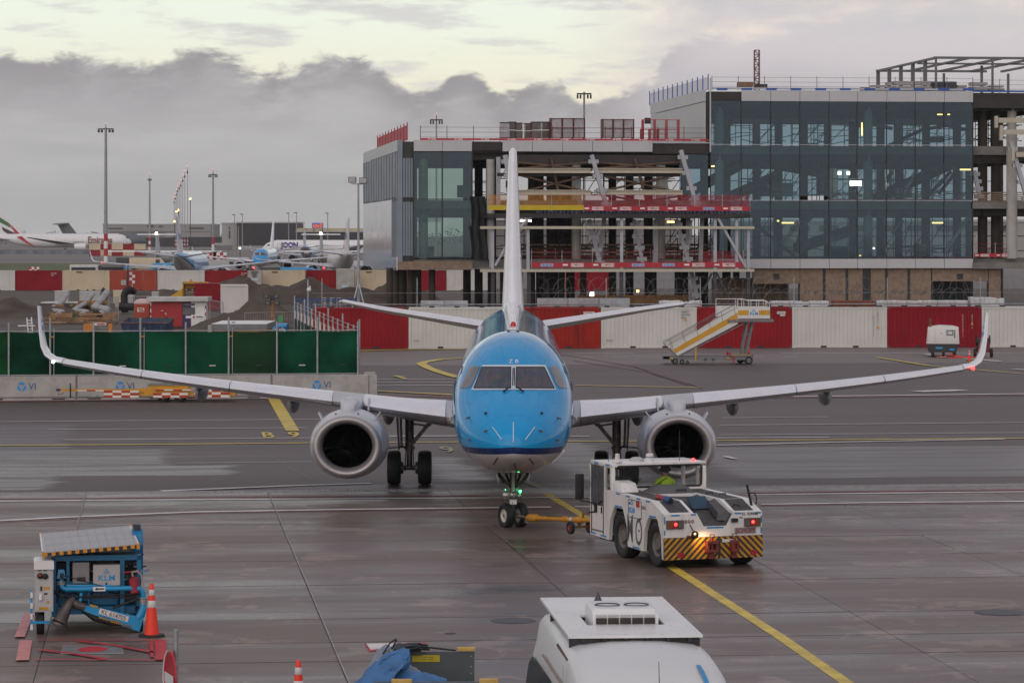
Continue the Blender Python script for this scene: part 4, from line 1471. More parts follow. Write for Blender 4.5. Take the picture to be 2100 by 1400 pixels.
def section(sd,x,s_,z,ch,t,phi=0.0,tw=2.0,scale=1.0,sel=None,n=13,off=0.0):
 pts=foil(n,t)
 if sel:
  pts=[p for i,p in enumerate(pts) if i in sel]
 out=[]
 for cx_,cz_ in pts:
  a=R(tw)
  yy,zz=cx_*math.cos(a)+cz_*math.sin(a),-cx_*math.sin(a)+cz_*math.cos(a)
  zz *= ch
  yy *= ch
  out.append(V((sd*(x - zz*math.sin(R(phi))),s_+yy,z+zz*math.cos(R(phi)))))
 return out

WST=[(1.2,11.7,2.12,5.9,.135,0,2.2),(1.62,12.0,2.18,5.65,.13,0,2.2),(3.0,12.85,2.30,4.75,.118,0,2),(4.5,13.75,2.45,3.95,.110,0,1.6),
       (6.5,14.95,2.61,3.3,.105,0,1.2),(9.0,16.45,2.82,2.65,.102,0,.8),(11.5,17.95,3.07,2.05,.10,0,.2),(13.3,19.03,3.29,1.62,.095,2,0)]
WLT=[(13.3,19.03,3.31,1.62,.095,2,0),(13.62,19.25,3.36,1.50,.09,14,0),(13.86,19.46,3.50,1.38,.085,40,0),(14.0,19.68,3.74,1.25,.08,66,0),(14.1,19.98,4.15,1.08,.075,76,0),(14.24,20.6,4.92,.70,.07,79,0)]

def wpar(x):
 k=list(zip(*WST))
 return [x]+[interp(k[0],k[j],x) for j in range(1,7)]

for sd in (-1,1):
 dz=.10 if sd < 0 else -.09                      # wings rock a little on the main gear
 def W(st,**kw):
  x=st[0]
  q=section(sd,st[0],st[1],st[2]+dz*max(0,x - 1.6)/12,st[3],st[4],st[5],st[6],**kw)
  return q
 xs=[1.2,1.62]+[1.62+(13.3 - 1.62)*k/22 for k in range(1,23)]
 MB().loft([W(wpar(x)) for x in xs]).build('wing',M_wing,plane,smooth=50)
 wl=MB().loft([W(s_) for s_ in WLT]).build('winglet',M_finp,plane,smooth=50)
 # airline crown and letters on the inboard face of the winglet
 mb=MB()
 def wmap(u,v_):
  z=4.28+v_
  f_=(z - 4.15)/.77
  x=lerp(14.1,14.24,f_) - .062
  return V((sd*x,lerp(19.98,20.6,f_)+.5+sd*-u*0+u,z+dz))
 mb.text("KLM",lambda x,y: wmap(x*sd,y),.20,bold=.02)
 for q in (-.12,0,.12):
  mb.add([wmap(q - .05,.17),wmap(q+.05,.17),wmap(q,.27)],[(0,1,2)])
 mb.build('emblem',M_blueL,wl)
 # slats: leading edge shells standing proud of the wing skin
 nn=13
 le=list(range(nn - 5,nn+5))
 for (x0,x1) in ((1.85,4.15),(5.05,8.05),(8.09,10.75),(10.79,13.25)):
  rg=[]
  k=8
  for i in range(k+1):
   x=lerp(x0,x1,i/k)
   st=wpar(x)
   outer=W(st,sel=le)
   c=sum(outer,V())/len(outer)
   rg.append([p+(p - c).normalized()*.022+V((0,-.035,0)) for p in outer])
  MB().loft(rg,closed=True).build('slat',M_slat,plane,smooth=35)
 # flap track fairings
 for xx,hgt in ((3.55,.34),(6.35,.34),(9.15,.32)):
  st=wpar(xx)
  zz=st[2] - .20+dz*(xx - 1.6)/12
  y0=st[1]+st[3]*.42
  rg=[]
  for t,r_ in ((0,.02),(.06,.10),(.18,.17),(.4,.21),(.65,.20),(.85,.13),(1,.03)):
   rg.append([V((sd*xx+.82*r_*math.cos(a),y0+t*2.6,zz - .12+r_*1.5*math.sin(a))) for a in [2*math.pi*j/12 for j in range(12)]])
  MB().loft(rg).build('flap_fairing',M_wing,plane,smooth=50)
 # root fairing and landing light
 rg=[]
 for t,r_ in ((0,.05),(.08,.28),(.3,.46),(.6,.52),(.9,.4),(1,.05)):
  rg.append([V((sd*(1.25+.62*r_*math.cos(a)),10.6+t*9.5,2.0+1.25*r_*math.sin(a))) for a in [2*math.pi*j/14 for j in range(14)]])
 MB().loft(rg).build('wing_root_fairing',M_wing,plane,smooth=50)
 MB().lathe([(.001,.03),(.10,.03),(.125,0),(.10,-.03)],T(sd*1.62,11.60,2.14) @ TOY,16).build('landing_light',pm('lamp lens',(.5,.5,.5),.1,.6),plane,smooth=40)
 # position lamp
 p=(sd*13.55,19.08,3.32+dz)
 MB().sphere(p,.06 if sd > 0 else .05,8,6).build('position_light',M_redL if sd > 0 else pm('white position lamp',(.8,1,.9),.3,emit=(.75,1,.92),estr=7),plane,smooth=60)

# ------------------------------------------------------------------ engines
for sd in (-1,1):
 EX,EZ,EY=sd*4.42,1.53,9.95
 ME=T(EX,EY,EZ) @ Matrix.Diagonal((1,1,.885,1)) @ TOY
 eng=MB()
 eng.lathe([(.925,.10),(.965,.22),(1.01,.5),(1.045,1.0),(1.06,1.6),(1.03,2.3),(.95,3.0),(.84,3.6),(.80,3.62),(.80,3.0)],ME,56)
 eng_o=eng.build('engine',M_nac,plane,smooth=50)
 MB().lathe([(.66,.42),(.665,.30),(.685,.18),(.72,.08),(.77,.015),(.82,-.005),(.87,.02),(.905,.06),(.928,.105)],ME,56).build('inlet_lip',M_lip,eng_o,smooth=60)
 MB().lathe([(.662,.41),(.66,.7),(.672,1.1),(.66,1.5),(.10,1.52)],ME,48).build('inlet_duct',M_fan,eng_o,smooth=60)
 MB().lathe([(.002,.62),(.06,.66),(.13,.78),(.19,.95),(.20,1.1)],ME,24).build('spinner',M_fan,eng_o,smooth=60)
 bl=None
 for k in range(24):
  if bl is None:
   b=MB()
   rg=[]
   for r_,tw in ((.17,15),(.4,38),(.655,58)):
    c_=.085 if r_ < .3 else .10
    a=R(tw)
    d=V((math.sin(a),0,math.cos(a)))*c_
    nrm=V((math.cos(a),0,-math.sin(a)))*.008
    ctr=V((0,r_,1.05))
    rg.append([ctr - d - nrm,ctr+d - nrm,ctr+d+nrm,ctr - d+nrm])
   b.loft(rg)
   bl=b.build('fan_blade',M_fan,eng_o)
   q=bl
  else:
   q=inst(bl,parent=eng_o)
  q.matrix_local=ME @ RZ(2*math.pi*k/24)
 MB().lathe([(.52,3.3),(.50,4.0),(.36,4.7),(.33,4.7),(.33,4.2)],ME,32).build('core_nozzle',M_gearst,eng_o,smooth=50)
 MB().lathe([(.30,4.2),(.22,4.7),(.02,5.3)],ME,20).build('exhaust_plug',M_gearst,eng_o,smooth=50)
 # strakes
 for a in (-1,1):
  ang=R(43)*a
  rr=1.02
  bx,bz=math.sin(ang),math.cos(ang)
  b0,b1=V((EX+bx*rr,EY+.75,EZ+bz*rr*.885)),V((EX+bx*1.05,EY+1.6,EZ+bz*1.05*.885))
  t0,t1=V((EX+bx*1.26 - a*.03,EY+1.15,EZ+bz*1.26*.885+.03)),V((EX+bx*1.26 - a*.03,EY+1.6,EZ+bz*1.26*.885+.03))
  w_=V((bz*.015,0,-bx*.015))
  MB().hexa([b0 - w_,b0+w_,b1+w_,b1 - w_,t0 - w_,t0+w_,t1+w_,t1 - w_]).build('strake',M_nac,eng_o)
 for a in (-.24,.22):
  q=ME @ V((a*1.3,-math.sqrt(1 - (a*1.3) ** 2)*1.0,.42))
  MB().sphere(q,.03,6,4).build('latch',M_dark,eng_o)
 # pylon
 rg=[]
 dzp=.10*.25 if sd < 0 else -.09*.25
 for y_,hw_,zb_,zt_ in ((EY+.95,.12,EZ+.84,EZ+.97),(EY+1.05,.21,EZ+.84,EZ+1.12),(EY+1.5,.25,EZ+.80,EZ+1.20),(EY+2.6,.26,EZ+.7,2.55+dzp),(EY+3.6,.26,EZ+.55,2.64+dzp),(EY+5.0,.2,EZ+.5,2.60+dzp),(EY+6.2,.05,2.2,2.6)):
  c_=.06
  rg.append([V((EX+sx*hw_,y_,z)) for sx,z in ((-1,zb_),(1,zb_),(1,zt_ - c_))]+[V((EX+hw_*.72,y_,zt_)),V((EX - hw_*.72,y_,zt_)),V((EX - hw_,y_,zt_ - c_))])
 MB().loft(rg).build('pylon',M_nac,eng_o,smooth=40)
 # white access cap on the pylon front
 mb=MB()
 MB().hexa([(EX - sd*.42 - .02,EY+3.35,2.30),(EX - sd*.42+.03,EY+3.35,2.30),(EX - sd*.42+.03,EY+4.6,2.25),(EX - sd*.42 - .02,EY+4.6,2.25),
               (EX - sd*.42 - .02,EY+3.55,2.62),(EX - sd*.42+.03,EY+3.55,2.62),(EX - sd*.42+.03,EY+4.6,2.62),(EX - sd*.42 - .02,EY+4.6,2.62)]).build('pylon_panel',M_wing,eng_o)

# ------------------------------------------------------------------ tail
fin=[]
for z,s0_,ch,t in ((4.45,27.8,7.4,.105),(4.9,28.6,6.5,.11),(6.0,29.9,5.35,.115),(8.0,32.0,3.9,.115),(9.6,33.7,2.75,.115),(10.02,34.2,2.4,.11),(10.12,34.5,2.0,.07),(10.17,34.9,1.4,.03)):
 fin.append([V((zz*ch,s0_+xx*ch,z)) for xx,zz in foil(13,t,0)])
fo=MB().loft(fin).build('tail_fin',M_finp,plane,smooth=50)
for sd in (-1,1):                                    # blue airline letters on both sides of the fin
 mb=MB()
 def fmap(u,v_):
  z=6.9+v_
  t=(z - 6.0)/2.0
  return V((sd*(.055*lerp(5.35,3.9,t)+.012),lerp(29.9,32.0,t)+2.0+u,z))
 mb.text("KLM",lambda x,y: fmap(x*sd,y),1.1,bold=.03)
 mb.build('emblem',M_blueL,fo)
 rg=[]
 for x,s0_,z,ch,t in ((.2,29.9,4.02,3.5,.10),(.8,30.3,4.10,3.2,.10),(2.5,31.4,4.35,2.55,.10),(4.5,32.7,4.64,1.9,.095),(5.85,33.6,4.83+(.05 if sd < 0 else -.04),1.42,.09),(5.97,33.9,4.86,1.0,.05)):
  rg.append([V((sd*x,s0_+xx*ch,z+zz*ch)) for xx,zz in foil(11,t,0)])
 MB().loft(rg).build('tailplane',M_wing,plane,smooth=50)
 rg=[]
 for x,s0_,z,ch,t in ((1.0,30.42,4.13,3.1,.11),(2.5,31.38,4.35,2.57,.11),(4.5,32.68,4.64,1.92,.105),(5.8,33.55,4.83+(.05 if sd < 0 else -.04),1.45,.10)):
  f_=foil(11,t,0)
  q=[V((sd*x,s0_+xx*ch - .02,z+zz*ch*1.03)) for i,(xx,zz) in enumerate(f_) if 7 <= i <= 14]
  rg.append(q)
 MB().loft(rg).build('tailplane_edge',M_slat,plane,smooth=40)


# ------------------------------------------------------------------ undercarriage
def tyre_prof(r,w,rim):
 return [(rim,-w*.36),(rim+.02,-w*.42),(r*.80,-w*.5),(r*.93,-w*.46),(r*.985,-w*.30),(r,-w*.12),(r,w*.12),(r*.985,w*.30),(r*.93,w*.46),(r*.80,w*.5),(rim+.02,w*.42),(rim,w*.36)]

def wheel(parent,name,M,r,w,rim,hubmat=None,n=28):
 t=MB().lathe(tyre_prof(r,w,rim),M,n).build(name,M_black,parent,smooth=40)
 for s_ in (-1,1):
  h=MB()
  h.lathe([(rim,w*.36*s_),(rim*.95,w*.30*s_),(rim*.72,w*.16*s_),(rim*.5,w*.18*s_),(rim*.46,w*.30*s_),(rim*.2,w*.34*s_),(.002,w*.34*s_)],M,20)
  for k in range(8):
   a=2*math.pi*k/8
   p=M @ V((rim*.60*math.cos(a),rim*.60*math.sin(a),w*.17*s_))
   h.sphere(p,rim*.07,5,4)
  h.build('hub',hubmat or M_hub,t,smooth=40)
 return t

for sd in (-1,1):
 g=MB()
 gx,gy=sd*2.97,16.6
 g.tube([(gx,gy,.50),(gx,gy,.95)],.085,12)
 g.tube([(gx,gy,.92),(gx,gy+.02,2.35)],.125,12)
 g.tube([(gx,gy,1.02),(gx,gy,1.10)],.16,12)
 g.tube([(gx - .60,gy,.49),(gx+.60,gy,.49)],.07,10)
 leg=g.build('main_gear',M_gearst,plane,smooth=40)
 for o_ in (-1,1):
  wheel(leg,'wheel',T(gx+o_*.44,gy,.49) @ TOX,.49,.385,.25,M_gearst)
 b=MB()
 b.bar((gx - sd*.05,gy - .05,1.15),(gx - sd*.82,gy+.0,2.08),.13,.11)
 b.bar((gx - sd*.1,gy,1.75),(gx - sd*.55,gy,1.68),.06)
 b.bar((gx - sd*.55,gy,1.68),(gx - sd*.80,gy,1.95),.07)
 b.build('side_brace',M_gearst,leg)
 b=MB()
 b.tube([(gx,gy+.14,1.0),(gx,gy+.42,.78),(gx,gy+.12,.56)],.04,6)
 b.build('torque_link',M_gearst,leg)
 b=MB()
 for a in (-.22,.22):
  b.lathe([(.17,-.05),(.18,0),(.17,.05),(.05,.05)],T(gx+a,gy,.49) @ TOX,14)
 for a in (-.12,.12):
  b.tube([(gx+a,gy - .1,.40),(gx+a,gy - .12,.75),(gx+a*.6,gy - .1,1.3),(gx+a*.6,gy - .1,2.0)],.018,5)
 b.build('brake_lines',M_gearst,leg)
 b=MB()
 b.hexa([(gx+sd*.28,gy - .35,1.0),(gx+sd*.31,gy - .35,1.0),(gx+sd*.31,gy+.35,1.05),(gx+sd*.28,gy+.35,1.05),
   (gx+sd*.34,gy - .55,2.2),(gx+sd*.38,gy - .55,2.2),(gx+sd*.38,gy+.5,2.2),(gx+sd*.34,gy+.5,2.2)])
 b.build('gear_door',M_gearst,leg)
 b=MB()
 b.tube([(gx+sd*.22,gy,1.05),(gx+sd*.26,gy,2.1)],.035,6)
 b.tube([(gx+sd*.15,gy - .05,1.1),(gx+sd*.75,gy+.3,1.02)],.03,6)
 b.build('gear_rod',M_gearst,leg)

# nose gear, steered to its right so the left wheel shows its hub
ng=MB()
nx,ny=0.0,3.35
ng.tube([(nx,ny,.32),(nx,ny - .02,.78)],.055,12)
ng.tube([(nx,ny - .02,.74),(nx,ny - .05,1.62)],.085,12)
ng.tube([(nx,ny - .02,.72),(nx,ny - .02,.80)],.11,12)
sa_=R(27)
ax=V((math.cos(sa_),math.sin(sa_),0))
ctr=V((nx,ny,.305))
ng.tube([ctr - ax*.26,ctr+ax*.26],.045,8)
ngo=ng.build('nose_gear',M_gearst,plane,smooth=40)
for o_ in (-1,1):
 wheel(ngo,'wheel',T(ctr+ax*.19*o_) @ RZ(sa_) @ TOX,.305,.20,.165)
b=MB()
for s_ in (-1,1):
 b.bar((s_*.06,ny - .12,.92),(s_*.52,ny+.05,1.52),.08,.07)
 b.bar((s_*.06,ny - .05,1.0),(s_*.30,ny+.9,1.52),.06,.06)
b.build('drag_brace',M_gearst,ngo)
b=MB()
b.tube([(0,ny - .16,.90),(0,ny - .20,1.50)],.045,8)
b.build('actuator',pm('actuator grey',(.4,.4,.4),.4),ngo,smooth=40)
b=MB()
b.tube([(0,ny+.1,.70),(0,ny+.3,.52),(0,ny+.08,.36)],.03,6)
b.build('torque_link',M_gearst,ngo)
M_lens=pm('landing lamp glass',(.30,.30,.31),.25,.6,var=.3,scale=12)
for lx,r_,z in ((-.165,.105,.80),(.0,.085,.81),(.155,.06,.79)):
 lp=MB().lathe([(r_*.7,.12),(r_,.02),(r_*1.08,0),(r_*.94,-.005),(r_*.94,.015),(.002,.045)],T(lx,ny - .20,z) @ TOY,18).build('landing_light',M_gearst,ngo,smooth=40)
 MB().lathe([(r_*.92,.005),(r_*.5,-.012),(.002,-.018)],T(lx,ny - .20,z) @ TOY,16).build('lens',M_lens,lp,smooth=60)
MB().sphere((.17,ny - .24,.905),.032,8,6).build('taxi_light',M_greenL,ngo,smooth=60)
MB().sphere((-.19,ny - .24,.945),.010,8,6).build('taxi_light',M_greenL,ngo,smooth=60)
b=MB()
b.box(-.085,.085,ny - .13,ny - .11,.58,.70)
b.build('placard',M_finp,ngo)
MB().add([(-.04,ny - .134,.60),(.0,ny - .134,.60),(-.02,ny - .134,.64)],[(0,1,2)]).build('placard_mark',M_red,ngo,fix=False)
for s_ in (-1,1):
 b=MB()
 rg=[]
 for y_,h_ in ((ny - .75,.28),(ny - .45,.42),(ny+.1,.42),(ny+.4,.30)):
  rg.append([V((s_*.37,y_,1.50)),V((s_*.395,y_,1.50)),V((s_*(.395+.02),y_,1.50 - h_*.5)),V((s_*.36,y_,1.50 - h_)),V((s_*.335,y_,1.50 - h_)),V((s_*.385,y_,1.50 - h_*.5))])
 b.loft(rg)
 b.build('gear_door',M_nac,ngo,smooth=30)
# ground handling panel door hanging open on the belly
q=onskin(1137,946,.0) or V((1.1,6,1.6))
MB().hexa([(.95,6.0,1.42),(1.25,6.0,1.72),(1.25,6.5,1.72),(.95,6.5,1.42),(1.00,6.0,1.36),(1.32,6.0,1.66),(1.32,6.5,1.66),(1.00,6.5,1.36)]).build('service_door',M_finp,plane,bevel=.02)
# ==================================================================== pushback tug (local: x along its nose, y away from us, z up)
M_tug=pm('tug white paint',(.72,.70,.69),.38,var=.04,dirt=.38,dcol=(.34,.28,.24),streak=True,scale=1.2,coat=.3)
M_deck=pm('anti slip deck',(.055,.053,.056),.7,var=.25,scale=5,bump=.4,bscale=120,dirt=.3,dcol=(.13,.12,.12))
M_dkgl=pm('tinted glass',(.02,.025,.028),.06,spec=.8,alpha=.22)
M_tape=pm('blue marking tape',(.05,.22,.50),.5,var=.1)
M_plateG=pm('bare steel plate',(.085,.083,.088),.45,.4,var=.2,scale=4,dirt=.3)

TUG=thing('pushback_tug','low white aircraft tug with yellow and black striped bumper, pushing the blue airliner','tug',(4.32,67.55,0),R(20))
b=MB()
prof=[(0.02,.22),(.10,.22),(.16,.72),(.36,1.06),(.86,1.06),(1.08,.74),(1.14,.30),(2.04,.32),(2.10,.76),(2.32,1.12),(2.84,1.12),(3.08,.82),(3.16,.36),(4.30,.40),(4.30,1.46),(3.02,1.46),(.68,1.42),(.02,1.19)]
for s_ in (-1,1):
 b.prism(prof,lambda y,z: V((s_*1.15,y,z)),lambda y,z: V((s_*1.07,y,z)))
b.box(-1.07,1.07,4.2,4.3,.42,1.46)
b.box(-.66,.66,.25,4.2,.34,.88)
# deck in two halves either side of the sloping trough
for (x0,x1) in ((-1.07,-.44),(.44,1.07)):
 b.hexa([(x0,.02,1.09),(x1,.02,1.09),(x1,.68,1.32),(x0,.68,1.32),(x0,.02,1.19),(x1,.02,1.19),(x1,.68,1.42),(x0,.68,1.42)])
 b.hexa([(x0,.68,1.32),(x1,.68,1.32),(x1,3.0,1.36),(x0,3.0,1.36),(x0,.68,1.42),(x1,.68,1.42),(x1,3.0,1.46),(x0,3.0,1.46)])
b.box(-.44,.44,1.9,3.0,1.30,1.452)
# nose plate with the notch
nose=[(-1.15,.22),(1.15,.22),(1.15,1.19),(.46,1.19),(.30,.91),(-.22,.91),(-.38,1.19),(-1.15,1.19)]
b.prism(nose,lambda x,z: V((x,0,z)),lambda x,z: V((x,.09,z)))
body=b.build('body',M_tug,TUG,smooth=30)
# bumper stripes: chevrons as proud strips on a black plate
b=MB()
b.box(-1.155,1.155,-.025,.004,.21,.685)
bump=b.build('bumper',pm('bumper black',(.03,.022,.025),.5,var=.2,dirt=.2,dcol=(.2,.15,.1)),TUG)
b=MB()
def clip_strip(x0,sgn):
 pts=[(x0,.215),(x0+.075,.215),(x0+.075+sgn*.465,.68),(x0+sgn*.465,.68)]
 return pts
for k in range(30):
 for sgn,lim0,lim1 in ((1,-1.15,.10),(-1,.16,1.15)):
  x0=(-1.75+.147*k) if sgn > 0 else (.0+.147*k)
  bm_=bmesh.new()
  f_=bm_.faces.new([bm_.verts.new((x,0,z)) for x,z in clip_strip(x0,sgn)])
  for lim,no in ((lim0,-1),(lim1,1)):
   bmesh.ops.bisect_plane(bm_,geom=bm_.verts[:]+bm_.edges[:]+bm_.faces[:],plane_co=(lim,0,0),plane_no=(no,0,0),clear_outer=True)
  bm_.verts.index_update()
  if bm_.faces:
   b.add([(v.co.x,-.031,v.co.z) for v in bm_.verts],[tuple(v.index for v in f.verts) for f in bm_.faces])
  bm_.free()
b.build('hazard_stripes',M_hazY,bump,fix=False)
for x in (-.77,.93):
 MB().box(x - .07,x+.07,-.045,-.03,.26,.37).build('reflector',pm('reflector red',(.35,.02,.03),.25),bump)
MB().box(.20,.54,-.042,-.03,.555,.62).build('label_plate',M_refl,bump)
M_hitch=pm('red hitch paint',(.17,.025,.02),.5,var=.3,scale=8,dirt=.5)
for x,w_ in ((-.08,.13),(.45,.08)):
 b=MB()
 b.box(x - w_,x+w_,-.20,-.02,.36,.42)
 b.box(x - w_,x+w_,-.20,-.02,.54,.60)
 b.box(x - w_,x - w_+.05,-.18,-.02,.42,.54)
 b.box(x+w_ - .05,x+w_,-.18,-.02,.42,.54)
 b.tube([(x,-.13,.30),(x,-.13,.66)],.03,8)
 b.tube([(x - .05,-.13,.66),(x - .05,-.13,.74),(x+.05,-.13,.74),(x+.05,-.13,.66)],.012,6)
 b.box(x - .06,x+.06,-.10,-.02,.22,.36)
 b.build('tow_hitch',M_hitch,TUG,bevel=.008)
MB().box(-.62,-.42,-.06,0,.66,.72).build('step_bracket',M_hitch,TUG,bevel=.01)
# dark non-slip panels, white edges stay between them
for (x0,x1) in ((-.98,-.52),(.54,.98)):
 b=MB()
 b.add([(x0,.08,1.215),(x1,.08,1.215),(x1,.66,1.419),(x0,.66,1.419)],[(0,1,2,3)])
 b.add([(x0,.72,1.427),(x1,.72,1.427),(x1,2.9,1.463),(x0,2.9,1.463)],[(0,1,2,3)])
 b.build('deck_panel',M_deck,TUG,fix=False)
b=MB()
b.add([(-.22,-.002,.912),(.30,-.002,.912),(.30,1.95,1.40),(-.40,1.95,1.42)],[(0,1,2,3)])
b.add([(-.22,-.002,.912),(-.40,1.95,1.42),(-.44,1.95,1.44),(-.44,.65,1.41),(-.38,.0,1.19)],[(0,1,2,3,4)])
b.add([(.30,1.95,1.40),(.44,1.95,1.44),(.44,.65,1.41),(.46,.0,1.19),(.30,-.002,.912)],[(0,1,2,3,4)])
b.build('trough',M_deck,TUG,fix=False)
b=MB()
b.hexa([(.20,.30,.99),(.40,.05,1.0),(.44,.85,1.22),(.26,.85,1.22),(.24,.30,1.18),(.45,.08,1.16),(.45,.95,1.42),(.30,.95,1.36)])
b.build('tool_box',M_plateG,TUG,bevel=.01)
MB().hexa([(-.05,.98,1.2),(.36,.98,1.2),(.36,1.04,1.2),(-.05,1.04,1.2),(-.05,1.30,1.44),(.38,1.30,1.44),(.38,1.36,1.44),(-.05,1.36,1.44)]).build('blue_plate',pm('blue plate',(.018,.055,.10),.6),TUG)
b=MB()
b.hexa([(-.46,2.0,1.45),(.46,2.0,1.45),(.50,2.75,1.46),(-.50,2.75,1.46),(-.30,2.16,1.58),(.34,2.16,1.58),(.38,2.66,1.60),(-.30,2.66,1.60)])
hood=b.build('hatch',pm('hatch grey',(.09,.088,.095),.6,var=.15),TUG,bevel=.01)
MB().tube([(.02,2.10,1.50),(.02,2.02,1.53),(.24,2.02,1.53),(.24,2.10,1.50)],.016,6).build('handle',M_black,hood)
b=MB()
for k in range(10):
 x,y=-.18+.1*(k % 5),1.12+.18*(k // 5)
 z=lerp(.912,1.40,y/1.95)+.004
 b.add([(x+.028*math.cos(a),y+.05*math.sin(a),z+.0126*math.sin(a)) for a in [2*math.pi*i/8 for i in range(8)]],[tuple(range(8))])
b.build('vent_holes',M_black,TUG,fix=False)
# cab
b=MB()
zc0,zc1=1.46,2.07
for s_ in (-1,1):
 b.box(min(s_*1.15,s_*1.06),max(s_*1.15,s_*1.06),3.0,3.10,zc0,zc1 - .09)
 b.box(min(s_*1.15,s_*1.08),max(s_*1.15,s_*1.08),4.2,4.3,zc0,zc1 - .09)
 b.box(min(s_*1.148,s_*1.08),max(s_*1.148,s_*1.08),3.40,3.47,zc0,zc1 - .09)
b.box(-1.06,1.06,3.0,3.07,zc0,1.545)
b.box(-1.15,1.15,3.0,4.3,zc1 - .09,zc1)
cab=b.build('cab',M_tug,TUG,bevel=.018,smooth=40)
def rrect(x0,x1,z0,z1,r_=.06,n=4):
 out=[]
 for cx_,cz_,a0 in ((x1 - r_,z1 - r_,0),(x0+r_,z1 - r_,90),(x0+r_,z0+r_,180),(x1 - r_,z0+r_,270)):
  for k in range(n+1):
   a=R(a0+90*k/n)
   out.append((cx_+r_*math.cos(a),cz_+r_*math.sin(a)))
 return out
ws=rrect(-1.02,1.02,1.53,2.0)
MB().add([(x,3.02,z) for x,z in ws],[tuple(range(len(ws)))]).build('windscreen',M_dkgl,TUG,fix=False)
b=MB()
b.tube([(x,2.995,z) for x,z in ws]+[(ws[0][0],2.995,ws[0][1])],.022,6,cap=False)
b.build('windscreen_seal',M_black,TUG,smooth=50)
MB().add([(-1.155,3.50,1.08),(-1.155,4.18,1.08),(-1.155,4.18,1.97),(-1.155,3.50,1.97)],[(0,1,2,3)]).build('door_window',pm('door glass',(.018,.022,.025),.08,spec=.8),TUG,fix=False)
b=MB()
b.box(-1.162,-1.15,3.80,3.86,1.08,1.97)
for (y0,y1,z0,z1) in ((3.46,3.50,.44,2.0),(4.18,4.22,.44,2.0)):
 b.box(-1.160,-1.15,y0,y1,z0,z1)
b.box(-1.160,-1.15,3.46,4.22,.50,.53)
b.build('door_frame',pm('door seal',(.10,.09,.09),.6),TUG)
MB().add([(-1.155,3.12,1.50),(-1.155,3.38,1.50),(-1.155,3.38,1.94),(-1.155,3.12,1.94)],[(0,1,2,3)]).build('side_window',M_dkgl,TUG,fix=False)
MB().add([(1.0,4.305,1.53),(-1.0,4.305,1.53),(-1.0,4.305,1.95),(1.0,4.305,1.95)],[(0,1,2,3)]).build('rear_window',M_dkgl,TUG,fix=False)
MB().box(-1.17,-1.15,3.56,3.60,.92,1.06).build('door_handle',M_black,TUG)
# cab furniture seen through the glass
b=MB()
b.box(-.75,-.35,3.75,3.88,1.0,1.72)
b.box(-.75,-.35,3.4,3.88,.95,1.08)
b.box(-.63,-.47,3.78,3.86,1.72,1.86)
b.build('seat',pm('seat cloth',(.05,.05,.055),.9),TUG,bevel=.03)
b=MB()
b.tube([(.60,3.9,1.45),(.60,4.15,1.1)],.03,6)
b.lathe([(.17,-.012),(.185,0),(.17,.012),(.155,0),(.17,-.012)],T(.60,3.9,1.46) @ Matrix.Rotation(R(-35),4,'X'),20)
b.build('steering_wheel',M_black,TUG,smooth=50)
for x0,x1,x2 in ((-.72,-.62,-.46),(-.18,-.05,.16)):
 b=MB()
 b.tube([(x0,2.98,1.50),(x1,2.95,1.60),(x2,2.97,1.72)],[.016,.012,.008],5)
 b.tube([(x1 - .12,2.965,1.52),(x2+.02,2.965,1.73)],.009,4)
 b.build('wiper',M_black,TUG)
# roof fittings
MB().lathe([(.10,0),(.11,.04),(.06,.07),(.05,.18),(.055,.19),(.04,.21),(.001,.215)],T(-.98,3.08,2.07),14).build('roof_antenna',M_tug,TUG,smooth=40)
bc=MB().lathe([(.10,0),(.10,.10),(.085,.11),(.085,.17),(.06,.19),(.001,.195)],T(-.15,3.2,2.07),16).build('beacon',M_refl,TUG,smooth=40)
MB().lathe([(.101,.10),(.09,.115)],T(-.15,3.2,2.07),16).build('beacon_ring',M_black,bc)
MB().lathe([(.17,0),(.16,.05),(.10,.09),(.001,.10)],T(-.34,3.5,2.07),16).build('roof_vent',M_grey,TUG,smooth=40)
MB().lathe([(.035,0),(.04,.03),(.028,.06),(.001,.07)],T(.88,3.12,2.07),10).build('red_beacon',M_redL,TUG,smooth=50)
MB().tube([(.62,3.3,2.07),(.62,3.3,2.75)],[.008,.005],5).build('whip_antenna',M_dark,TUG)
MB().tube([(-.98,3.6,2.07),(-.98,3.6,2.4)],[.006,.004],5).build('whip_antenna',M_dark,TUG)
b=MB()
b.hexa([(-1.12,2.48,1.46),(-.70,2.48,1.46),(-.70,2.98,1.46),(-1.12,2.98,1.46),(-1.08,2.58,1.66),(-.74,2.58,1.66),(-.74,2.98,1.70),(-1.08,2.98,1.70)])
b.build('intake_box',M_tug,TUG,bevel=.02,smooth=40)
# lamps, plates and lettering on the nose
for s_ in (-1,1):
 b=MB()
 xa,xb=(-1.10,-.70) if s_ < 0 else (.72,1.10)
 b.box(xa,xb,-.05,0,.875,1.06)
 lamp=b.build('tail_lamp',pm('lamp housing',(.10,.09,.085),.5),TUG,bevel=.008)
 w3=(xb - xa - .04)/3
 cols=[pm('amber lens',(.20,.065,.02),.25),None,pm('clear lens',(.11,.10,.095),.2)]
 if s_ > 0:
  cols.reverse()
 for i in range(3):
  x0=xa+.02+w3*i
  mt=cols[i] or pm('red lens',(.30,.02,.02),.2)
  MB().box(x0+.004,x0+w3 - .004,-.064,-.05,.895,1.04).build('lens',mt,lamp,bevel=.005)
 MB().sphere((xa+.02+w3*1.5,-.066,.975),.036,8,6,(1,.35,1)).build('lit_lamp',M_redL,lamp,smooth=60)
pl=MB().box(.50,1.0,-.012,0,.725,.86).build('name_plate',pm('plate silver',(.30,.28,.28),.4,.3),TUG)
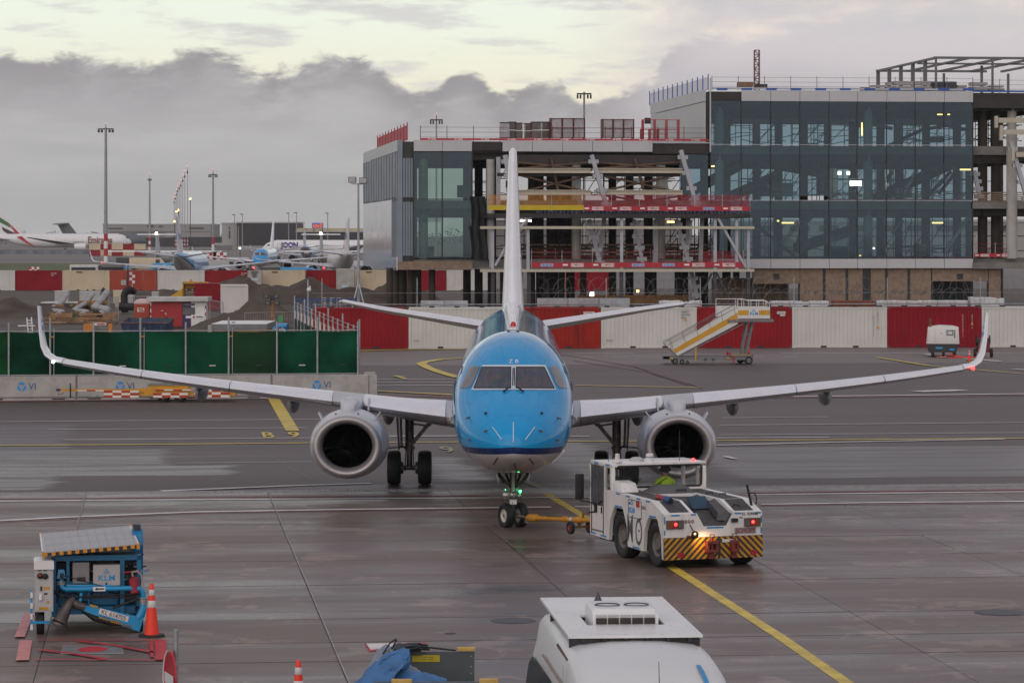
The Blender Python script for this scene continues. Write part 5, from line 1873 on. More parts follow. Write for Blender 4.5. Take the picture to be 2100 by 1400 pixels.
MB().text("SCHOPF",lambda x,y: V((.75+x,-.016,.79+y)),.135,bold=.015,squash=.92).build('lettering',pm('maroon lettering',(.22,.015,.03),.5),pl,fix=False)
b=MB()
b.text("KL 414448",lambda x,y: V((.86+x,-.006,1.145+y)),.10,bold=.012,squash=.85)
b.text("MD",lambda x,y: V((.66+x,-.006,1.07+y)),.06,bold=.01)
b.build('lettering',M_ink,TUG,fix=False)
M_badge=pm('badge brown',(.16,.075,.07),.5)
def badges(cx_,z,fn,letters,name='badge'):
 b=MB()
 for i,ch in enumerate(letters):
  u=cx_+(i - 1)*.078
  b.add([fn(u+.036*math.cos(a),z+.036*math.sin(a)*1.15) for a in [2*math.pi*q/12 for q in range(12)]],[tuple(range(12))],0)
  b.text(ch,lambda x,y: fn(u+x,z+y,1),.062,mi=1,bold=.01)
 return b.build(name,[M_badge,M_refl],TUG,fix=False)
badges(-.56,1.02,lambda x,z,k=0: V((x,-.005 - .004*k,z)),"TOA")
# side lettering (left flank: u runs away from us, so it is written right to left in y)
side=lambda u,z,k=0: V((-1.155 - .004*k,-u,z))
badges(-1.12,1.24,side,"880")
b=MB()
b.text("KLM",lambda x,y: side(-1.80+x,1.13+y),.17,bold=.03)
airline_crown(b,lambda x,y: side(-1.80+x,1.30+y),.20)
b.build('emblem',M_blueL,TUG,fix=False)
b=MB()
b.text("M",lambda x,y: side(-1.90+x,.70+y),.86,squash=.58,bold=.004)
b.text("O",lambda x,y: side(-1.40+x,.66+y),.84,squash=.60,bold=.004)
b.build('lettering',pm('side letters grey',(.09,.085,.095),.5),TUG,fix=False)
b=MB()
for (y0,y1,z0,z1) in ((1.25,2.0,.98,1.36),):
 for a,c in (((y0,z0),(y1,z0)),((y1,z0),(y1,z1)),((y1,z1),(y0,z1)),((y0,z1),(y0,z0))):
  b.bar(side(-a[0],a[1]),side(-c[0],c[1]),.008,.012)
b.build('panel_seam',M_dark,TUG)
b=MB()
for y,z in ((1.92,1.28),(1.32,.98),(1.95,.86),(1.38,.72)):
 b.sphere((-1.156,y,z),.03,6,4,(.3,1,1))
b.build('latches',M_black,TUG)
MB().box(-1.168,-1.15,1.36,1.52,1.23,1.36).build('warning_label',M_red,TUG)
b=MB()
for y0,y1,z in ((.76,.98,1.40),(1.3,1.52,1.41),(1.9,2.12,1.42),(2.5,2.72,1.43),(3.1,3.35,2.02),(3.8,4.05,2.02),(.42,.80,1.09),(2.36,2.80,1.15),(3.3,3.65,.42),(3.95,4.25,.44),(1.35,1.75,.34)):
 b.add([(-1.156,y0,z - .02),(-1.156,y1,z - .02),(-1.156,y1,z+.02),(-1.156,y0,z+.02)],[(0,1,2,3)])
for x0,x1,z in ((-.98,-.78,1.16),(-.52,-.40,1.165),(.50,.66,1.165),(1.0,1.12,1.165),(-.15,.24,.875)):
 b.add([(x0,-.005,z - .018),(x1,-.005,z - .018),(x1,-.005,z+.018),(x0,-.005,z+.018)],[(0,1,2,3)])
for x,z0,z1 in ((-1.13,.98,1.14),(-1.13,.74,.85),(1.13,.95,1.1),(1.13,.72,.85)):
 b.add([(x - .018,-.005,z0),(x+.018,-.005,z0),(x+.018,-.005,z1),(x - .018,-.005,z1)],[(0,1,2,3)])
b.build('marking_tape',M_tape,TUG,fix=False)
# working lamp that throws a warm patch on the nose
wl_=MB().lathe([(.02,-.02),(.07,-.02),(.085,.02),(.085,.06),(.06,.075)],T(-.48,-.13,.76) @ Matrix.Rotation(R(-118),4,'X') @ Matrix.Rotation(R(20),4,'Y'),14).build('work_lamp',M_black,TUG,smooth=40)
MB().lathe([(.074,.062),(.001,.07)],T(-.48,-.13,.76) @ Matrix.Rotation(R(-118),4,'X') @ Matrix.Rotation(R(20),4,'Y'),14).build('lens',M_amberL,wl_,smooth=60)
MB().tube([(-.54,0,.96),(-.52,-.05,.88),(-.49,-.09,.80)],.012,5).build('lamp_bracket',M_dark,wl_)
_ld=bpy.data.lights.new('work_lamp_light','SPOT')
_ld.energy,_ld.color,_ld.spot_size,_ld.shadow_soft_size,_ld.spot_blend=9.0,(1,.58,.25),R(120),.05,.6
_lo=bpy.data.objects.new('work_lamp_light',_ld)
COL.objects.link(_lo)
_lo.location=TUG.matrix_basis @ V((-.40,-.20,.72))
_lo.rotation_euler=(TUG.matrix_basis.to_3x3() @ V((.45,.55,-.55))).to_track_quat('-Z','Y').to_euler()
# extinguisher strapped on the deck
ex=MB()
pa,pb=V((-.90,1.00,1.50)),V((-.78,.50,1.43))
ex.tube([pa,pa+(pb - pa)*.06,pa+(pb - pa)*.62],[.04,.06,.06],14)
exo=ex.build('fire_extinguisher',pm('extinguisher red',(.30,.025,.03),.35,var=.15),TUG,smooth=40)
ex=MB()
ex.tube([pa+(pb - pa)*.62,pa+(pb - pa)*.66,pa+(pb - pa)*.97,pb],[.069,.08,.08,.07],14)
ex.build('blue_cap',pm('blue cap',(.02,.07,.20),.45),exo,smooth=40)
MB().tube([pb,pb+(pb - pa).normalized()*.04],.05,10).build('nozzle',M_black,exo)
# mirrors
b=MB()
b.box(-1.60,-1.40,4.02,4.10,1.20,1.78)
mr=b.build('mirror',M_black,TUG,bevel=.03,smooth=40)
b=MB()
b.tube([(-1.15,3.9,1.0),(-1.22,3.9,1.10),(-1.30,3.98,1.15),(-1.48,4.06,1.17),(-1.5,4.06,1.24)],.016,6)
b.tube([(-1.15,3.9,.93),(-1.34,3.9,.92)],.02,6)
b.box(-1.20,-1.15,3.86,3.94,.92,1.14)
b.build('mirror_arm',M_black,mr)
b=MB()
b.hexa([(1.03,.34,1.26),(1.07,.30,1.26),(1.10,.34,1.26),(1.05,.38,1.26),(.93,.36,1.74),(.95,.30,1.76),(.98,.34,1.72),(.95,.40,1.72)])
mr=b.build('mirror',M_black,TUG,bevel=.01)
b=MB()
b.tube([(1.03,.36,1.55),(1.14,.38,1.56),(1.20,.4,1.46),(1.20,.4,1.34),(1.06,.38,1.26),(1.05,.38,1.19)],.014,6)
b.build('mirror_arm',M_black,mr)
b=MB()
for p in ((.44,1.2,1.47),(.62,.9,1.47)):
 b.tube([V(p)+V((-.07,0,0)),V(p)+V((-.07,0,.05)),V(p)+V((.07,0,.05)),V(p)+V((.07,0,0))],.014,5)
b.tube([(.55,.25,1.28),(.60,.20,1.34),(.70,.12,1.30)],.016,5)
b.box(.42,.56,-.06,0,.98,1.06)
b.build('grab_handle',M_black,TUG)
for s_ in (-1,1):
 for y in (.62,2.58):
  wheel(TUG,'wheel',T(s_*.92,y,.50) @ TOX,.50,.34,.27,pm('tug rim',(.14,.12,.11),.6,var=.2,dirt=.3),32)
b=MB()
for s_ in (-1,1):
 for y in (.62,2.58):
  b.box(min(s_*.66,s_*.70),max(s_*.66,s_*.70),y - .55,y+.55,.4,1.05)
b.box(-1.0,1.0,.3,4.1,.30,.36)
b.build('chassis',M_dark,TUG)


# ------------------------------------------------------------------ people
M_skin=pm('skin',(.42,.25,.18),.55,var=.08)
M_hair=pm('dark hair',(.02,.017,.015),.7)
M_hiviz=pm('high visibility yellow',(.52,.80,.03),.6,var=.06)
M_trous=pm('dark trousers',(.02,.022,.03),.8)

def skinned(name,joints,bones,mats,parent,paint,sub=1):
 """one continuous body from a skeleton; paint(co) picks the material slot per face"""
 me=bpy.data.meshes.new(name)
 keys=list(joints)
 me.from_pydata([joints[k][0] for k in keys],[(keys.index(a),keys.index(b_)) for a,b_ in bones],[])
 o=bpy.data.objects.new(name,me)
 COL.objects.link(o)
 sk_=o.modifiers.new('s','SKIN')
 sk_.use_smooth_shade=True
 lay=me.skin_vertices[0] if me.skin_vertices else None
 if lay is None:
  bm_=bmesh.new()
  bm_.from_mesh(me)
  bm_.verts.layers.skin.verify()
  bm_.to_mesh(me)
  bm_.free()
  lay=me.skin_vertices[0]
 for i,k in enumerate(keys):
  lay.data[i].radius=joints[k][1] if isinstance(joints[k][1],tuple) else (joints[k][1],)*2
  lay.data[i].use_root=(i == 0)
 ss=o.modifiers.new('u','SUBSURF')
 ss.levels=ss.render_levels=sub
 dg=bpy.context.evaluated_depsgraph_get()
 m2=bpy.data.meshes.new_from_object(o.evaluated_get(dg))
 bpy.data.objects.remove(o)
 m2.name=name
 m2.materials.clear()
 for m in mats:
  m2.materials.append(m)
 for p in m2.polygons:
  p.material_index=paint(p.center)
  p.use_smooth=True
 o=bpy.data.objects.new(name,m2)
 COL.objects.link(o)
 o.parent=parent
 return o

def seated_person(label,loc,rz,cloth,reach=(.42,.30)):
 """faces local +y, hips at the origin"""
 p=thing('person',label,'person',loc,rz)
 J={'hip': ((0,0,0),(.16,.12)),'waist': ((0,-.02,.18),(.15,.11)),'chest': ((0,-.01,.38),(.18,.12)),'neckb': ((0,0,.54),(.09,.08)),
         'neck': ((0,.015,.60),(.055,.055)),'jaw': ((0,.03,.67),(.068,.08)),'skull': ((0,.02,.765),(.08,.10)),'top': ((0,.01,.83),(.055,.07))}
 B=[('hip','waist'),('waist','chest'),('chest','neckb'),('neckb','neck'),('neck','jaw'),('jaw','skull'),('skull','top')]
 for s_,n in ((-1,'l'),(1,'r')):
  J.update({'sh'+n: ((s_*.19,0,.48),.065),'el'+n: ((s_*.25,.16,.24),.048),'wr'+n: ((s_*.17,reach[0],reach[1]),.032),'pa'+n: ((s_*.16,reach[0]+.07,reach[1]+.02),(.042,.022)),
                  'th'+n: ((s_*.10,.10,-.02),.085),'kn'+n: ((s_*.13,.46,.02),.062),'an'+n: ((s_*.13,.50,-.38),.042),'to'+n: ((s_*.13,.64,-.42),(.04,.03))})
  B += [('neckb','sh'+n),('sh'+n,'el'+n),('el'+n,'wr'+n),('wr'+n,'pa'+n),('hip','th'+n),('th'+n,'kn'+n),('kn'+n,'an'+n),('an'+n,'to'+n)]
  for f in range(4):
   a=(f - 1.5)*.018
   J['f%d%s' % (f,n)]=((s_*.16+a,reach[0]+.12,reach[1]+.02),.009)
   J['g%d%s' % (f,n)]=((s_*.16+a,reach[0]+.15,reach[1] - .02),.008)
   B += [('pa'+n,'f%d%s' % (f,n)),('f%d%s' % (f,n),'g%d%s' % (f,n))]
  J['t1'+n]=((s_*.11,reach[0]+.08,reach[1] - .005),.010)
  B += [('pa'+n,'t1'+n)]
 def paint(c):
  if c.z > .585:
   return 2
  if c.y > reach[0] - .02 and c.z > .1:
   return 2
  return 0 if c.z > .07 and c.y < reach[0] else 1
 bd=skinned('body',J,B,[cloth,M_trous,M_skin],p,paint)
 h=MB()
 rg=[]
 for z,rx,ry,yo in ((.70,.080,.085,-.03),(.76,.092,.108,-.005),(.82,.082,.10,.0),(.86,.05,.065,0),(.872,.01,.01,0)):
  rg.append([V((rx*math.cos(a),.01+yo+ry*math.sin(a),z+.02*math.sin(a))) for a in [2*math.pi*i/14 for i in range(14)]])
 h.loft(rg)
 h.build('hair',M_hair,p,smooth=60)
 h=MB()
 h.tube([(-.10,.02,.74),(-.10,.02,.84),(-.05,.02,.895),(.05,.02,.895),(.10,.02,.84),(.10,.02,.74)],.014,6)
 for s_ in (-1,1):
  h.lathe([(.001,-.025),(.035,-.025),(.045,0),(.035,.025),(.001,.025)],T(s_*.105,.02,.735) @ TOX,12)
 h.build('ear_defenders',M_black,p,smooth=50)
 f=MB()
 for s_ in (-1,1):
  f.sphere((s_*.032,.108,.745),.012,6,4,(1,.5,.6))
 f.build('eyes',M_hair,p)
 f=MB()
 f.hexa([(-.016,.10,.695),(.016,.10,.695),(.012,.10,.70),(-.012,.10,.70),(-.010,.135,.70),(.010,.135,.70),(.006,.10,.745),(-.006,.10,.745)])
 f.build('nose',M_skin,p)
 return p

_dl=TUG.matrix_basis @ V((.38,3.55,1.12))
seated_person('driver in a yellow high visibility jacket and black ear defenders, inside the white tug',_dl,R(20),M_hiviz)

# ------------------------------------------------------------------ towbar
TB=thing('towbar','yellow towbar on two small wheels, linking the nose wheel to the white tug','towbar',(.30,76.55,0),world_parts=True)
A_,B_=V((.33,76.5,.29)),V((2.86,71.72,.60))
dv=(B_ - A_)
pt=lambda t,dz=0: A_+dv*t+V((0,0,dz))
b=MB()
b.tube([pt(.02),pt(.04),pt(.10),pt(.11)],[.06,.095,.095,.07],12)
b.tube([pt(.10),pt(.50)],.055,12)
b.tube([pt(.36),pt(.38)],.075,12)
b.tube([pt(.46),pt(.49),pt(.52),pt(.53)],[.07,.085,.085,.06],12)
b.tube([pt(.52),pt(1.0)],.05,12)
b.build('bar',pm('towbar yellow',(.62,.27,.02),.45,var=.15,dirt=.25),TB,smooth=40)
sdv=V((dv.y,-dv.x,0)).normalized()
b=MB()
b.bar(pt(.505,-.16) - sdv*.30,pt(.505,-.16)+sdv*.30,.05)
b.bar(pt(.49,-.02),pt(.50,-.17),.06)
b.bar(pt(.53,0),pt(.53,.20),.05,.05)
b.tube([pt(.53,.14),pt(.58,.17),pt(.66,.10)],.02,6)
b.build('wheel_frame',pm('towbar frame',(.20,.11,.02),.5,var=.3,dirt=.4),TB)
for s_ in (-1,1):
 c=pt(.505,-.17)+sdv*.26*s_
 wheel(TB,'wheel',T(c) @ Matrix.Rotation(math.atan2(sdv.y,sdv.x),4,'Z') @ TOX,.155,.09,.075,M_red,18)
MB().bar(pt(.20,.058),pt(.34,.058),.05,.006).build('marking_band',M_ink,TB)
MB().tube([pt(.42),pt(.44)],.058,12).build('white_band',M_refl,TB)
b=MB()
b.tube([A_+V((0,.05,0)),A_+V((-.16,.12,.02)),A_+V((-.30,.3,.02))],.04,8)
b.box(A_.x - .02,A_.x+.10,A_.y - .1,A_.y+.1,.16,.28)
b.build('tow_head',M_gearst,TB)

# ==================================================================== blue fuel dispenser cart, front left
CT=thing('fuel_dispenser','blue hydrant cart under a grey solar panel roof, beside a tall orange cone','dispenser',(-7.57,56.3,0),R(9.2))
M_cb=pm('cart blue paint',(.012,.17,.36),.4,var=.08,dirt=.2,dcol=(.02,.06,.1))
M_cb2=pm('cart light blue',(.015,.27,.55),.35,var=.06,dirt=.15)
M_cell=pm('solar cell',(.27,.26,.29),.35,var=.06,scale=2)
# chassis and body
b=MB()
b.box(-.66,.94,.35,3.9,.33,.46)
b.box(-.66,-.58,.25,.34,.30,1.38)
b.box(.56,.64,.25,.34,.30,1.38)
b.box(.86,.94,.25,.34,.30,1.38)
b.box(-.66,.94,.25,.34,1.30,1.40)
b.box(-.58,.56,.28,.36,.86,.93)
b.box(-.40,-.34,.26,.34,.93,1.30)
b.box(-.02,.02,.28,.36,.46,.86)
CTb=b.build('frame',M_cb,CT,bevel=.006)
b=MB()
b.box(-.50,.90,1.2,3.8,.46,1.32)
b.box(-.55,.54,.50,.56,.46,.86)
b.box(-.55,.54,.46,.98,.33,.46)
b.build('tank',M_cb,CT,bevel=.03)
b=MB()
b.box(-.58,.92,.60,1.15,.5,1.36)
b.build('dark_machinery',M_dark,CT)
b=MB()
random.seed(11)
for k in range(26):
 x0,z0=random.uniform(-.55,.85),random.uniform(.5,1.3)
 b.tube([(x0,.42,z0),(x0+random.uniform(-.2,.2),.38,z0+random.uniform(-.15,.2)),(x0+random.uniform(-.3,.3),.45,z0+random.uniform(-.2,.2))],.013,5)
for k in range(9):
 x0,z0=random.uniform(-.5,.85),random.uniform(.95,1.25)
 b.box(x0,x0+.08,.44,.58,z0,z0+.12)
b.build('hoses',M_black,CT)
b=MB()
for k in range(7):
 x0,z0=random.uniform(-.5,.85),random.uniform(.55,1.28)
 b.lathe([(.045,-.05),(.05,0),(.045,.05),(.02,.06)],T(x0,.40,z0) @ TOY,10)
b.build('valves',M_galv,CT,smooth=40)
# solar roof, sloping up to the right
th_=math.atan2(.13,1.75)
RM=T(-.79,0,1.455) @ Matrix.Rotation(-th_,4,'Y') @ Matrix.Diagonal((.94,1,1,1))
b=MB().box(-.02,1.77,-.08,3.62,0,.035).xf(RM)
rf=b.build('solar_roof',M_grey,CT)
cell=None
for i in range(10):
 for j in range(4 if False else 3):
  x0,x1=.03+i*.171,.03+(i+1)*.171 - .010
  y0,y1=-.05+j*1.21,-.05+(j+1)*1.21 - .03
  if cell is None:
   cell=MB().box(0,.161,0,1.18,0,.006).build('solar_cell',M_cell,rf)
   q=cell
  else:
   q=inst(cell,parent=rf)
  q.matrix_local=RM @ T(x0,y0,.035)
b=MB()
for k in range(12):
 b.box(-.02+k*.15,-.02+k*.15+.075,-.095,-.08,-.03,.035)
b.box(-.03,1.78,-.088,-.078,-.034,.03,1)
b.box(-.05,0,-.1,.02,-.05,.05)
b.box(1.74,1.80,-.1,.02,-.05,.05)
b.box(-.05,.02,3.58,3.66,-.02,.05)
b.box(1.74,1.80,3.58,3.66,-.02,.05)
stuff(b.xf(RM).build('warning_edge',[pm('warning orange',(.60,.25,.02),.5),M_ink],rf))
for x in (-.045,1.77):
 MB().box(x,x+.025,-.05,3.6,-.02,.04).xf(RM).build('roof_edge',M_white,rf)
# left control cabinet
b=MB()
b.box(-.965,-.635,-.12,.55,.44,1.22)
cabn=b.build('control_cabinet',M_grey,CT,bevel=.008)
b=MB()
rg=[]
for y in (-.16,.6):
 rg.append([V((x,y,z)) for x,z in ((-.975,1.20),(-.625,1.20),(-.625,1.34),(-.66,1.355),(-.94,1.355),(-.975,1.34))])
b.loft(rg)
b.build('lid',M_white,cabn)
b=MB()
b.box(-.935,-.66,-.128,-.12,.47,1.19)
b.build('door',pm('cabinet door',(.44,.43,.43),.5),cabn)
b=MB()
b.lathe([(.05,0),(.055,.03),(.03,.05),(.001,.05)],T(-.87,-.13,1.09) @ Matrix.Rotation(R(90),4,'X'),12)
b.lathe([(.05,0),(.055,.03),(.03,.05),(.001,.05)],T(-.78,-.13,1.08) @ Matrix.Rotation(R(90),4,'X'),12)
b.box(-.90,-.85,-.135,-.128,1.17,1.185)
b.box(-.80,-.75,-.135,-.128,1.17,1.185)
b.tube([(-.85,-.15,.90),(-.85,-.16,.82)],.015,6)
b.box(-.80,-.74,-.135,-.128,.75,.78)
b.build('switches',M_black,cabn,smooth=40)
MB().lathe([(.022,0),(.022,.02),(.001,.022)],T(-.875,-.18,1.10) @ Matrix.Rotation(R(90),4,'X'),10).build('stop_button',M_red,cabn)
MB().tube([(-.86,-.15,.76),(-.86,-.16,.66)],.03,8).build('plug',M_white,cabn)
b=MB()
b.box(-.80,-.70,-.134,-.128,.84,.89)
b.box(-.89,-.73,-.134,-.128,.48,.53)
b.add([(-.765,-.134,.60),(-.695,-.134,.60),(-.73,-.134,.655)],[(0,1,2)])
b.build('warning_label',M_hazY,cabn)
# grey boxes on the front
b=MB()
b.box(-.29,.01,.15,.34,.90,1.28)
b2=b.build('junction_box',pm('box grey',(.24,.235,.24),.5,dirt=.2),CT,bevel=.015)
MB().box(-.21,-.06,.142,.15,.95,1.02).build('placard',M_ink,b2)
b=MB()
b.box(.075,.555,.10,.34,.865,1.235)
sg=b.build('sign_box',pm('sign grey',(.42,.40,.40),.45,var=.04),CT,bevel=.008)
b=MB()
fn=lambda x,y: V((.315+x,.096,1.0+y))
b.text("KLM",fn,.15,bold=.012,squash=1.08)
airline_crown(b,lambda x,y: fn(x,y+.115),.12)
b.build('emblem',pm('emblem blue',(.02,.30,.62),.4),sg,fix=False)
MB().lathe([(.02,0),(.02,.012),(.001,.014)],T(.31,.097,.905) @ Matrix.Rotation(R(90),4,'X'),10).build('lock',M_ink,sg)
# pipework
b=MB()
b.tube([(-.49,.18,.98),(-.49,.16,.88),(-.46,.14,.83),(-.40,.12,.81),(.0,.10,.81),(.84,.06,.815),(.92,.06,.80),(.96,.06,.74),(.97,.06,.64)],.047,12)
b.tube([(-.40,.12,.87),(.40,.11,.86)],.03,8)
b.hexa([(-.57,.14,1.0),(-.41,.14,1.0),(-.41,.3,1.0),(-.57,.3,1.0),(-.54,.16,1.16),(-.44,.16,1.16),(-.44,.3,1.16),(-.54,.3,1.16)])
b.build('pipe',M_cb2,CT,smooth=45)
for c in ((-.49,.17,.92),(.97,.06,.62),(.97,.06,.56)):
 MB().lathe([(.05,-.03),(.075,-.028),(.075,-.005),(.058,0),(.075,.005),(.075,.028),(.05,.03)],T(*c),16).build('pipe_joint',pm('joint aluminium',(.40,.37,.35),.4,.4,dirt=.3),CT,smooth=40)
MB().tube([(-.48,.10,1.10),(-.48,.085,1.03),(-.45,.08,1.0)],.03,8).build('black_hook',M_dark,CT)
pl=MB().box(.07,.29,.040,.046,.775,.855).build('arrow_plate',M_white,CT)
MB().add([(.10,.036,.815),(.15,.036,.785),(.15,.036,.803),(.27,.036,.803),(.27,.036,.827),(.15,.036,.827),(.15,.036,.845)],[(0,1,2,3,4,5,6)]).build('arrow',M_ink,pl,fix=False)
# swinging hose arm with number plate
aa,ab=V((-.12,-.02,.50)),V((.93,-.02,.17))
d_=(ab - aa)
b=MB()
n_=V((d_.z,0,-d_.x)).normalized()*-1
b.hexa([aa - n_*.05+V((0,-.04,0)),ab - n_*.13+V((0,-.04,0)),ab - n_*.13+V((0,.04,0)),aa - n_*.05+V((0,.04,0)),
  aa+n_*.05+V((0,-.04,0)),ab+n_*.13+V((0,-.04,0)),ab+n_*.13+V((0,.04,0)),aa+n_*.05+V((0,.04,0))])
b.tube([(.97,.06,.56),(.96,.03,.45),(.92,0,.34),(.86,-.02,.28)],[.06,.065,.075,.06],12)
b.tube([(-.14,.05,.74),(-.16,-.02,.60)],.025,8)
b.build('hose_arm',M_cb2,CT,smooth=40)
ang=math.atan2(d_.z,d_.x)
ca_,sa2=math.cos(ang),math.sin(ang)
arm=lambda u,v_,k=0: V((aa.x+d_.x*.53+u*ca_ - v_*sa2,-.066 - .004*k,aa.z+d_.z*.53+.03+u*sa2+v_*ca_))
b=MB()
b.prism([(-.27,-.052),(.27,-.052),(.27,.052),(-.27,.052)],lambda u,v_: arm(u,v_),lambda u,v_: arm(u,v_,-2))
np_=b.build('number_plate',pm('plate white',(.62,.60,.60),.4),CT)
MB().text("KL 614705",lambda x,y: arm(x,y - .004,1),.112,bold=.0,squash=.93).build('lettering',M_ink,np_,fix=False)
b=MB()
for u0,v0,u1,v1 in ((-.46,.03,-.31,.07),(-.24,-.125,-.05,-.075),(-.02,-.135,.17,-.085),(.20,-.14,.38,-.095)):
 b.prism([(u0,v0),(u1,v0),(u1,v1),(u0,v1)],lambda u,v_: arm(u,v_,-1.5),lambda u,v_: arm(u,v_,-4))
b.build('warning_tape',M_hazY,CT)
b=MB()
b.tube([(-.28,.0,.66),(-.34,-.04,.60),(-.42,-.08,.46),(-.50,-.12,.30),(-.53,-.14,.24)],[.05,.085,.10,.12,.145],14)
b.tube([(-.53,-.14,.24),(-.545,-.145,.20)],[.16,.16],14)
b.tube([(-.32,0,.58),(-.20,-.02,.54),(-.08,-.02,.50)],[.075,.085,.07],12)
b.build('coupler',pm('coupler bronze',(.10,.085,.08),.45,.5,var=.3,scale=8),CT,smooth=40)
b=MB()
b.tube([(-.10,.0,.46),(.10,.0,.30),(.38,.0,.22),(.68,.02,.20)],.06,10)
b.tube([(-.62,.1,.80),(-.50,.02,.70),(-.35,-.02,.68),(.3,0,.70),(.9,.06,.70)],.016,6)
b.tube([(-.62,.12,.75),(-.40,.02,.66),(.1,0,.67),(.6,0,.66),(.95,.06,.60)],.014,6)
b.tube([(-.50,-.02,.62),(-.44,-.06,.74),(-.38,-.06,.75),(-.33,-.04,.62)],.014,6)
b.tube([(.42,-.02,.48),(.84,-.02,.62)],.022,8)
b.tube([(-.44,.08,1.06),(.30,.06,.84)],.008,4)
b.build('rubber_hose',M_black,CT,smooth=40)
# right side hood, extinguisher, wheels, bars
b=MB()
rg=[]
for z,y0,y1 in ((.80,1.6,2.3),(1.45,1.5,2.3),(1.62,1.6,2.2),(1.72,1.75,2.1)):
 rg.append([V((.84,y0,z)),V((1.03,y0,z)),V((1.03,y1,z)),V((.84,y1,z))])
b.loft(rg)
hd=b.build('side_hood',M_cb,CT,bevel=.02)
MB().add([(.88,1.55,1.36),(1.02,1.55,1.38),(1.02,1.58,1.50),(.95,1.55,1.45),(.88,1.58,1.50)],[(0,1,2,3,4)]).build('white_mark',M_white,hd,fix=False)
MB().box(.86,.99,1.7,2.0,1.70,1.80).build('filter_cap',M_dark,hd)
b=MB()
b.tube([(.78,.10,1.02),(.80,.10,.98),(.82,.10,.74),(.83,.10,.70)],[.03,.095,.095,.05],14)
ex=b.build('fire_extinguisher',pm('extinguisher dark red',(.30,.03,.045),.35),CT,smooth=40)
MB().tube([(.78,.10,1.02),(.77,.10,1.10),(.86,.06,1.12),(.93,.05,1.06),(.96,.05,.9),(.97,.05,.7)],.018,6).build('hose',pm('pale hose',(.4,.33,.3),.6),ex)
b=MB()
b.bar((.60,.16,1.09),(1.08,.05,1.14),.02)
b.build('handrail',M_red,CT)
b=MB()
b.bar((.93,.05,1.12),(1.05,.02,1.12),.03)
b.bar((-1.02,-.05,.20),(-1.02,-.05,.82),.035)
b.bar((-1.02,-.05,.25),(-.64,-.05,.25),.045)
b.build('bumper_bar',M_cb2,CT)
b=MB()
for k in range(4):
 b.bar((-1.02,-.07,.12+k*.19),(-1.02,-.07,.12+k*.19+.10),.04)
b.build('bar_marking',M_white,CT)
for x,y in ((-.86,.22),(.90,.30),(-.86,3.2),(.90,3.2)):
 wheel(CT,'wheel',T(x,y,.24) @ TOX,.24,.14,.13,M_dark,20)

# ==================================================================== traffic cones
def cone_parts(root,h=.93,r0=.135,bw=.25):
 rr=lambda z: lerp(r0,.035,z/h)
 MB().lathe([(rr(.03),.03),(rr(h*.55),h*.55),(rr(h*.68),h*.68),(rr(h*.78),h*.78),(rr(h*.90),h*.90),(rr(h),h),(.02,h+.01),(.001,h+.01)],None,22).build('cone',M_orange,root,smooth=50)
 for a,c in ((.555,.685),(.785,.895)):
  MB().lathe([(rr(h*a)+.0015,h*a),(rr(h*a)+.003,h*a+.002),(rr(h*c)+.003,h*c - .002),(rr(h*c)+.0015,h*c)],None,22).build('band',M_refl,root,smooth=50)
 b=MB()
 pts=[(bw*math.cos(a)*(1 if k % 2 else 1.0),bw*math.sin(a)) for k,a in enumerate([2*math.pi*(i+.5)/8 for i in range(8)])]
 b.prism(pts,lambda x,y: V((x,y,0)),lambda x,y: V((x*.96,y*.96,.035)))
 b.build('base',M_black,root)
G_c='orange traffic cones'
_g=GP(311,1306)
cone0=thing('traffic_cone','tall orange cone with two silver bands and black base beside the blue fuel cart','cone',(_g.x,_g.y,.019),.2,G_c)
cone_parts(cone0)
dup(cone0,(PX(612,45.9),45.9,.019),.5,'orange cone tip showing at the lower edge, left of the blue tarpaulin')

# ==================================================================== no entry sign, lower left
NS=thing('no_entry_sign','round red no entry sign with a white bar on a grey post','sign',(PX(360,32.0),32.0,.018))
MB().tube([(0,.03,0),(0,.03,3.12)],.026,12).build('post',M_galv,NS)
MD=T(-.06,0,2.62) @ RZ(R(-72)) @ Matrix.Rotation(R(90),4,'X')
b=MB().lathe([(.001,.004),(.285,.004),(.30,.010),(.30,-.012),(.001,-.012)],MD,40)
ds=b.build('disc',pm('sign red',(.48,.015,.03),.4,var=.06),NS,smooth=30)
MB().lathe([(.278,.005),(.298,.012)],MD,40).build('rim',M_white,ds,smooth=30)
MB().add([MD @ V(q) for q in ((-.22,-.055,.008),(.22,-.055,.008),(.22,.055,.008),(-.22,.055,.008))],[(0,1,2,3)]).build('white_bar',M_white,ds,fix=False)
MB().box(-.05,.03,.0,.05,2.50,2.54).box(-.05,.03,.0,.05,2.72,2.76).build('bracket',M_galv,NS)

# ==================================================================== white van, bottom centre
VN=thing('van','white van with a flat panel and an air conditioning unit on its roof','van',(1.387,35.3,.018),R(4.3))
M_van=pm('van white',(.64,.65,.66),.35,var=.02,coat=.15)
rg=[]
for y,dz,hw_ in ((-2.35,-.75,.72),(-2.2,-.42,.76),(-1.9,-.20,.79),(-1.4,-.07,.80),(-.6,0,.80),(1.0,0,.80),(3.2,0,.79),(3.6,-.06,.77),(4.1,-.32,.76),(4.8,-.85,.73),(5.6,-1.15,.68),(5.8,-1.35,.6)):
 zt=2.545+dz
 ring=[(hw_+.10,.35),(hw_+.13,.9),(hw_+.13,min(1.35,zt - .3)),(hw_+.06,min(1.9,zt - .16)),(hw_+.01,zt - .13),(hw_ - .05,zt - .05),(hw_ - .16,zt - .012),(.3,zt+.025),(0,zt+.032)]
 full=[(-x,z) for x,z in ring]+[(x,z) for x,z in reversed(ring[:-1])]
 rg.append([V((x,y,z)) for x,z in full])
MB().loft(rg).build('body',M_van,VN,smooth=40)
b=MB()
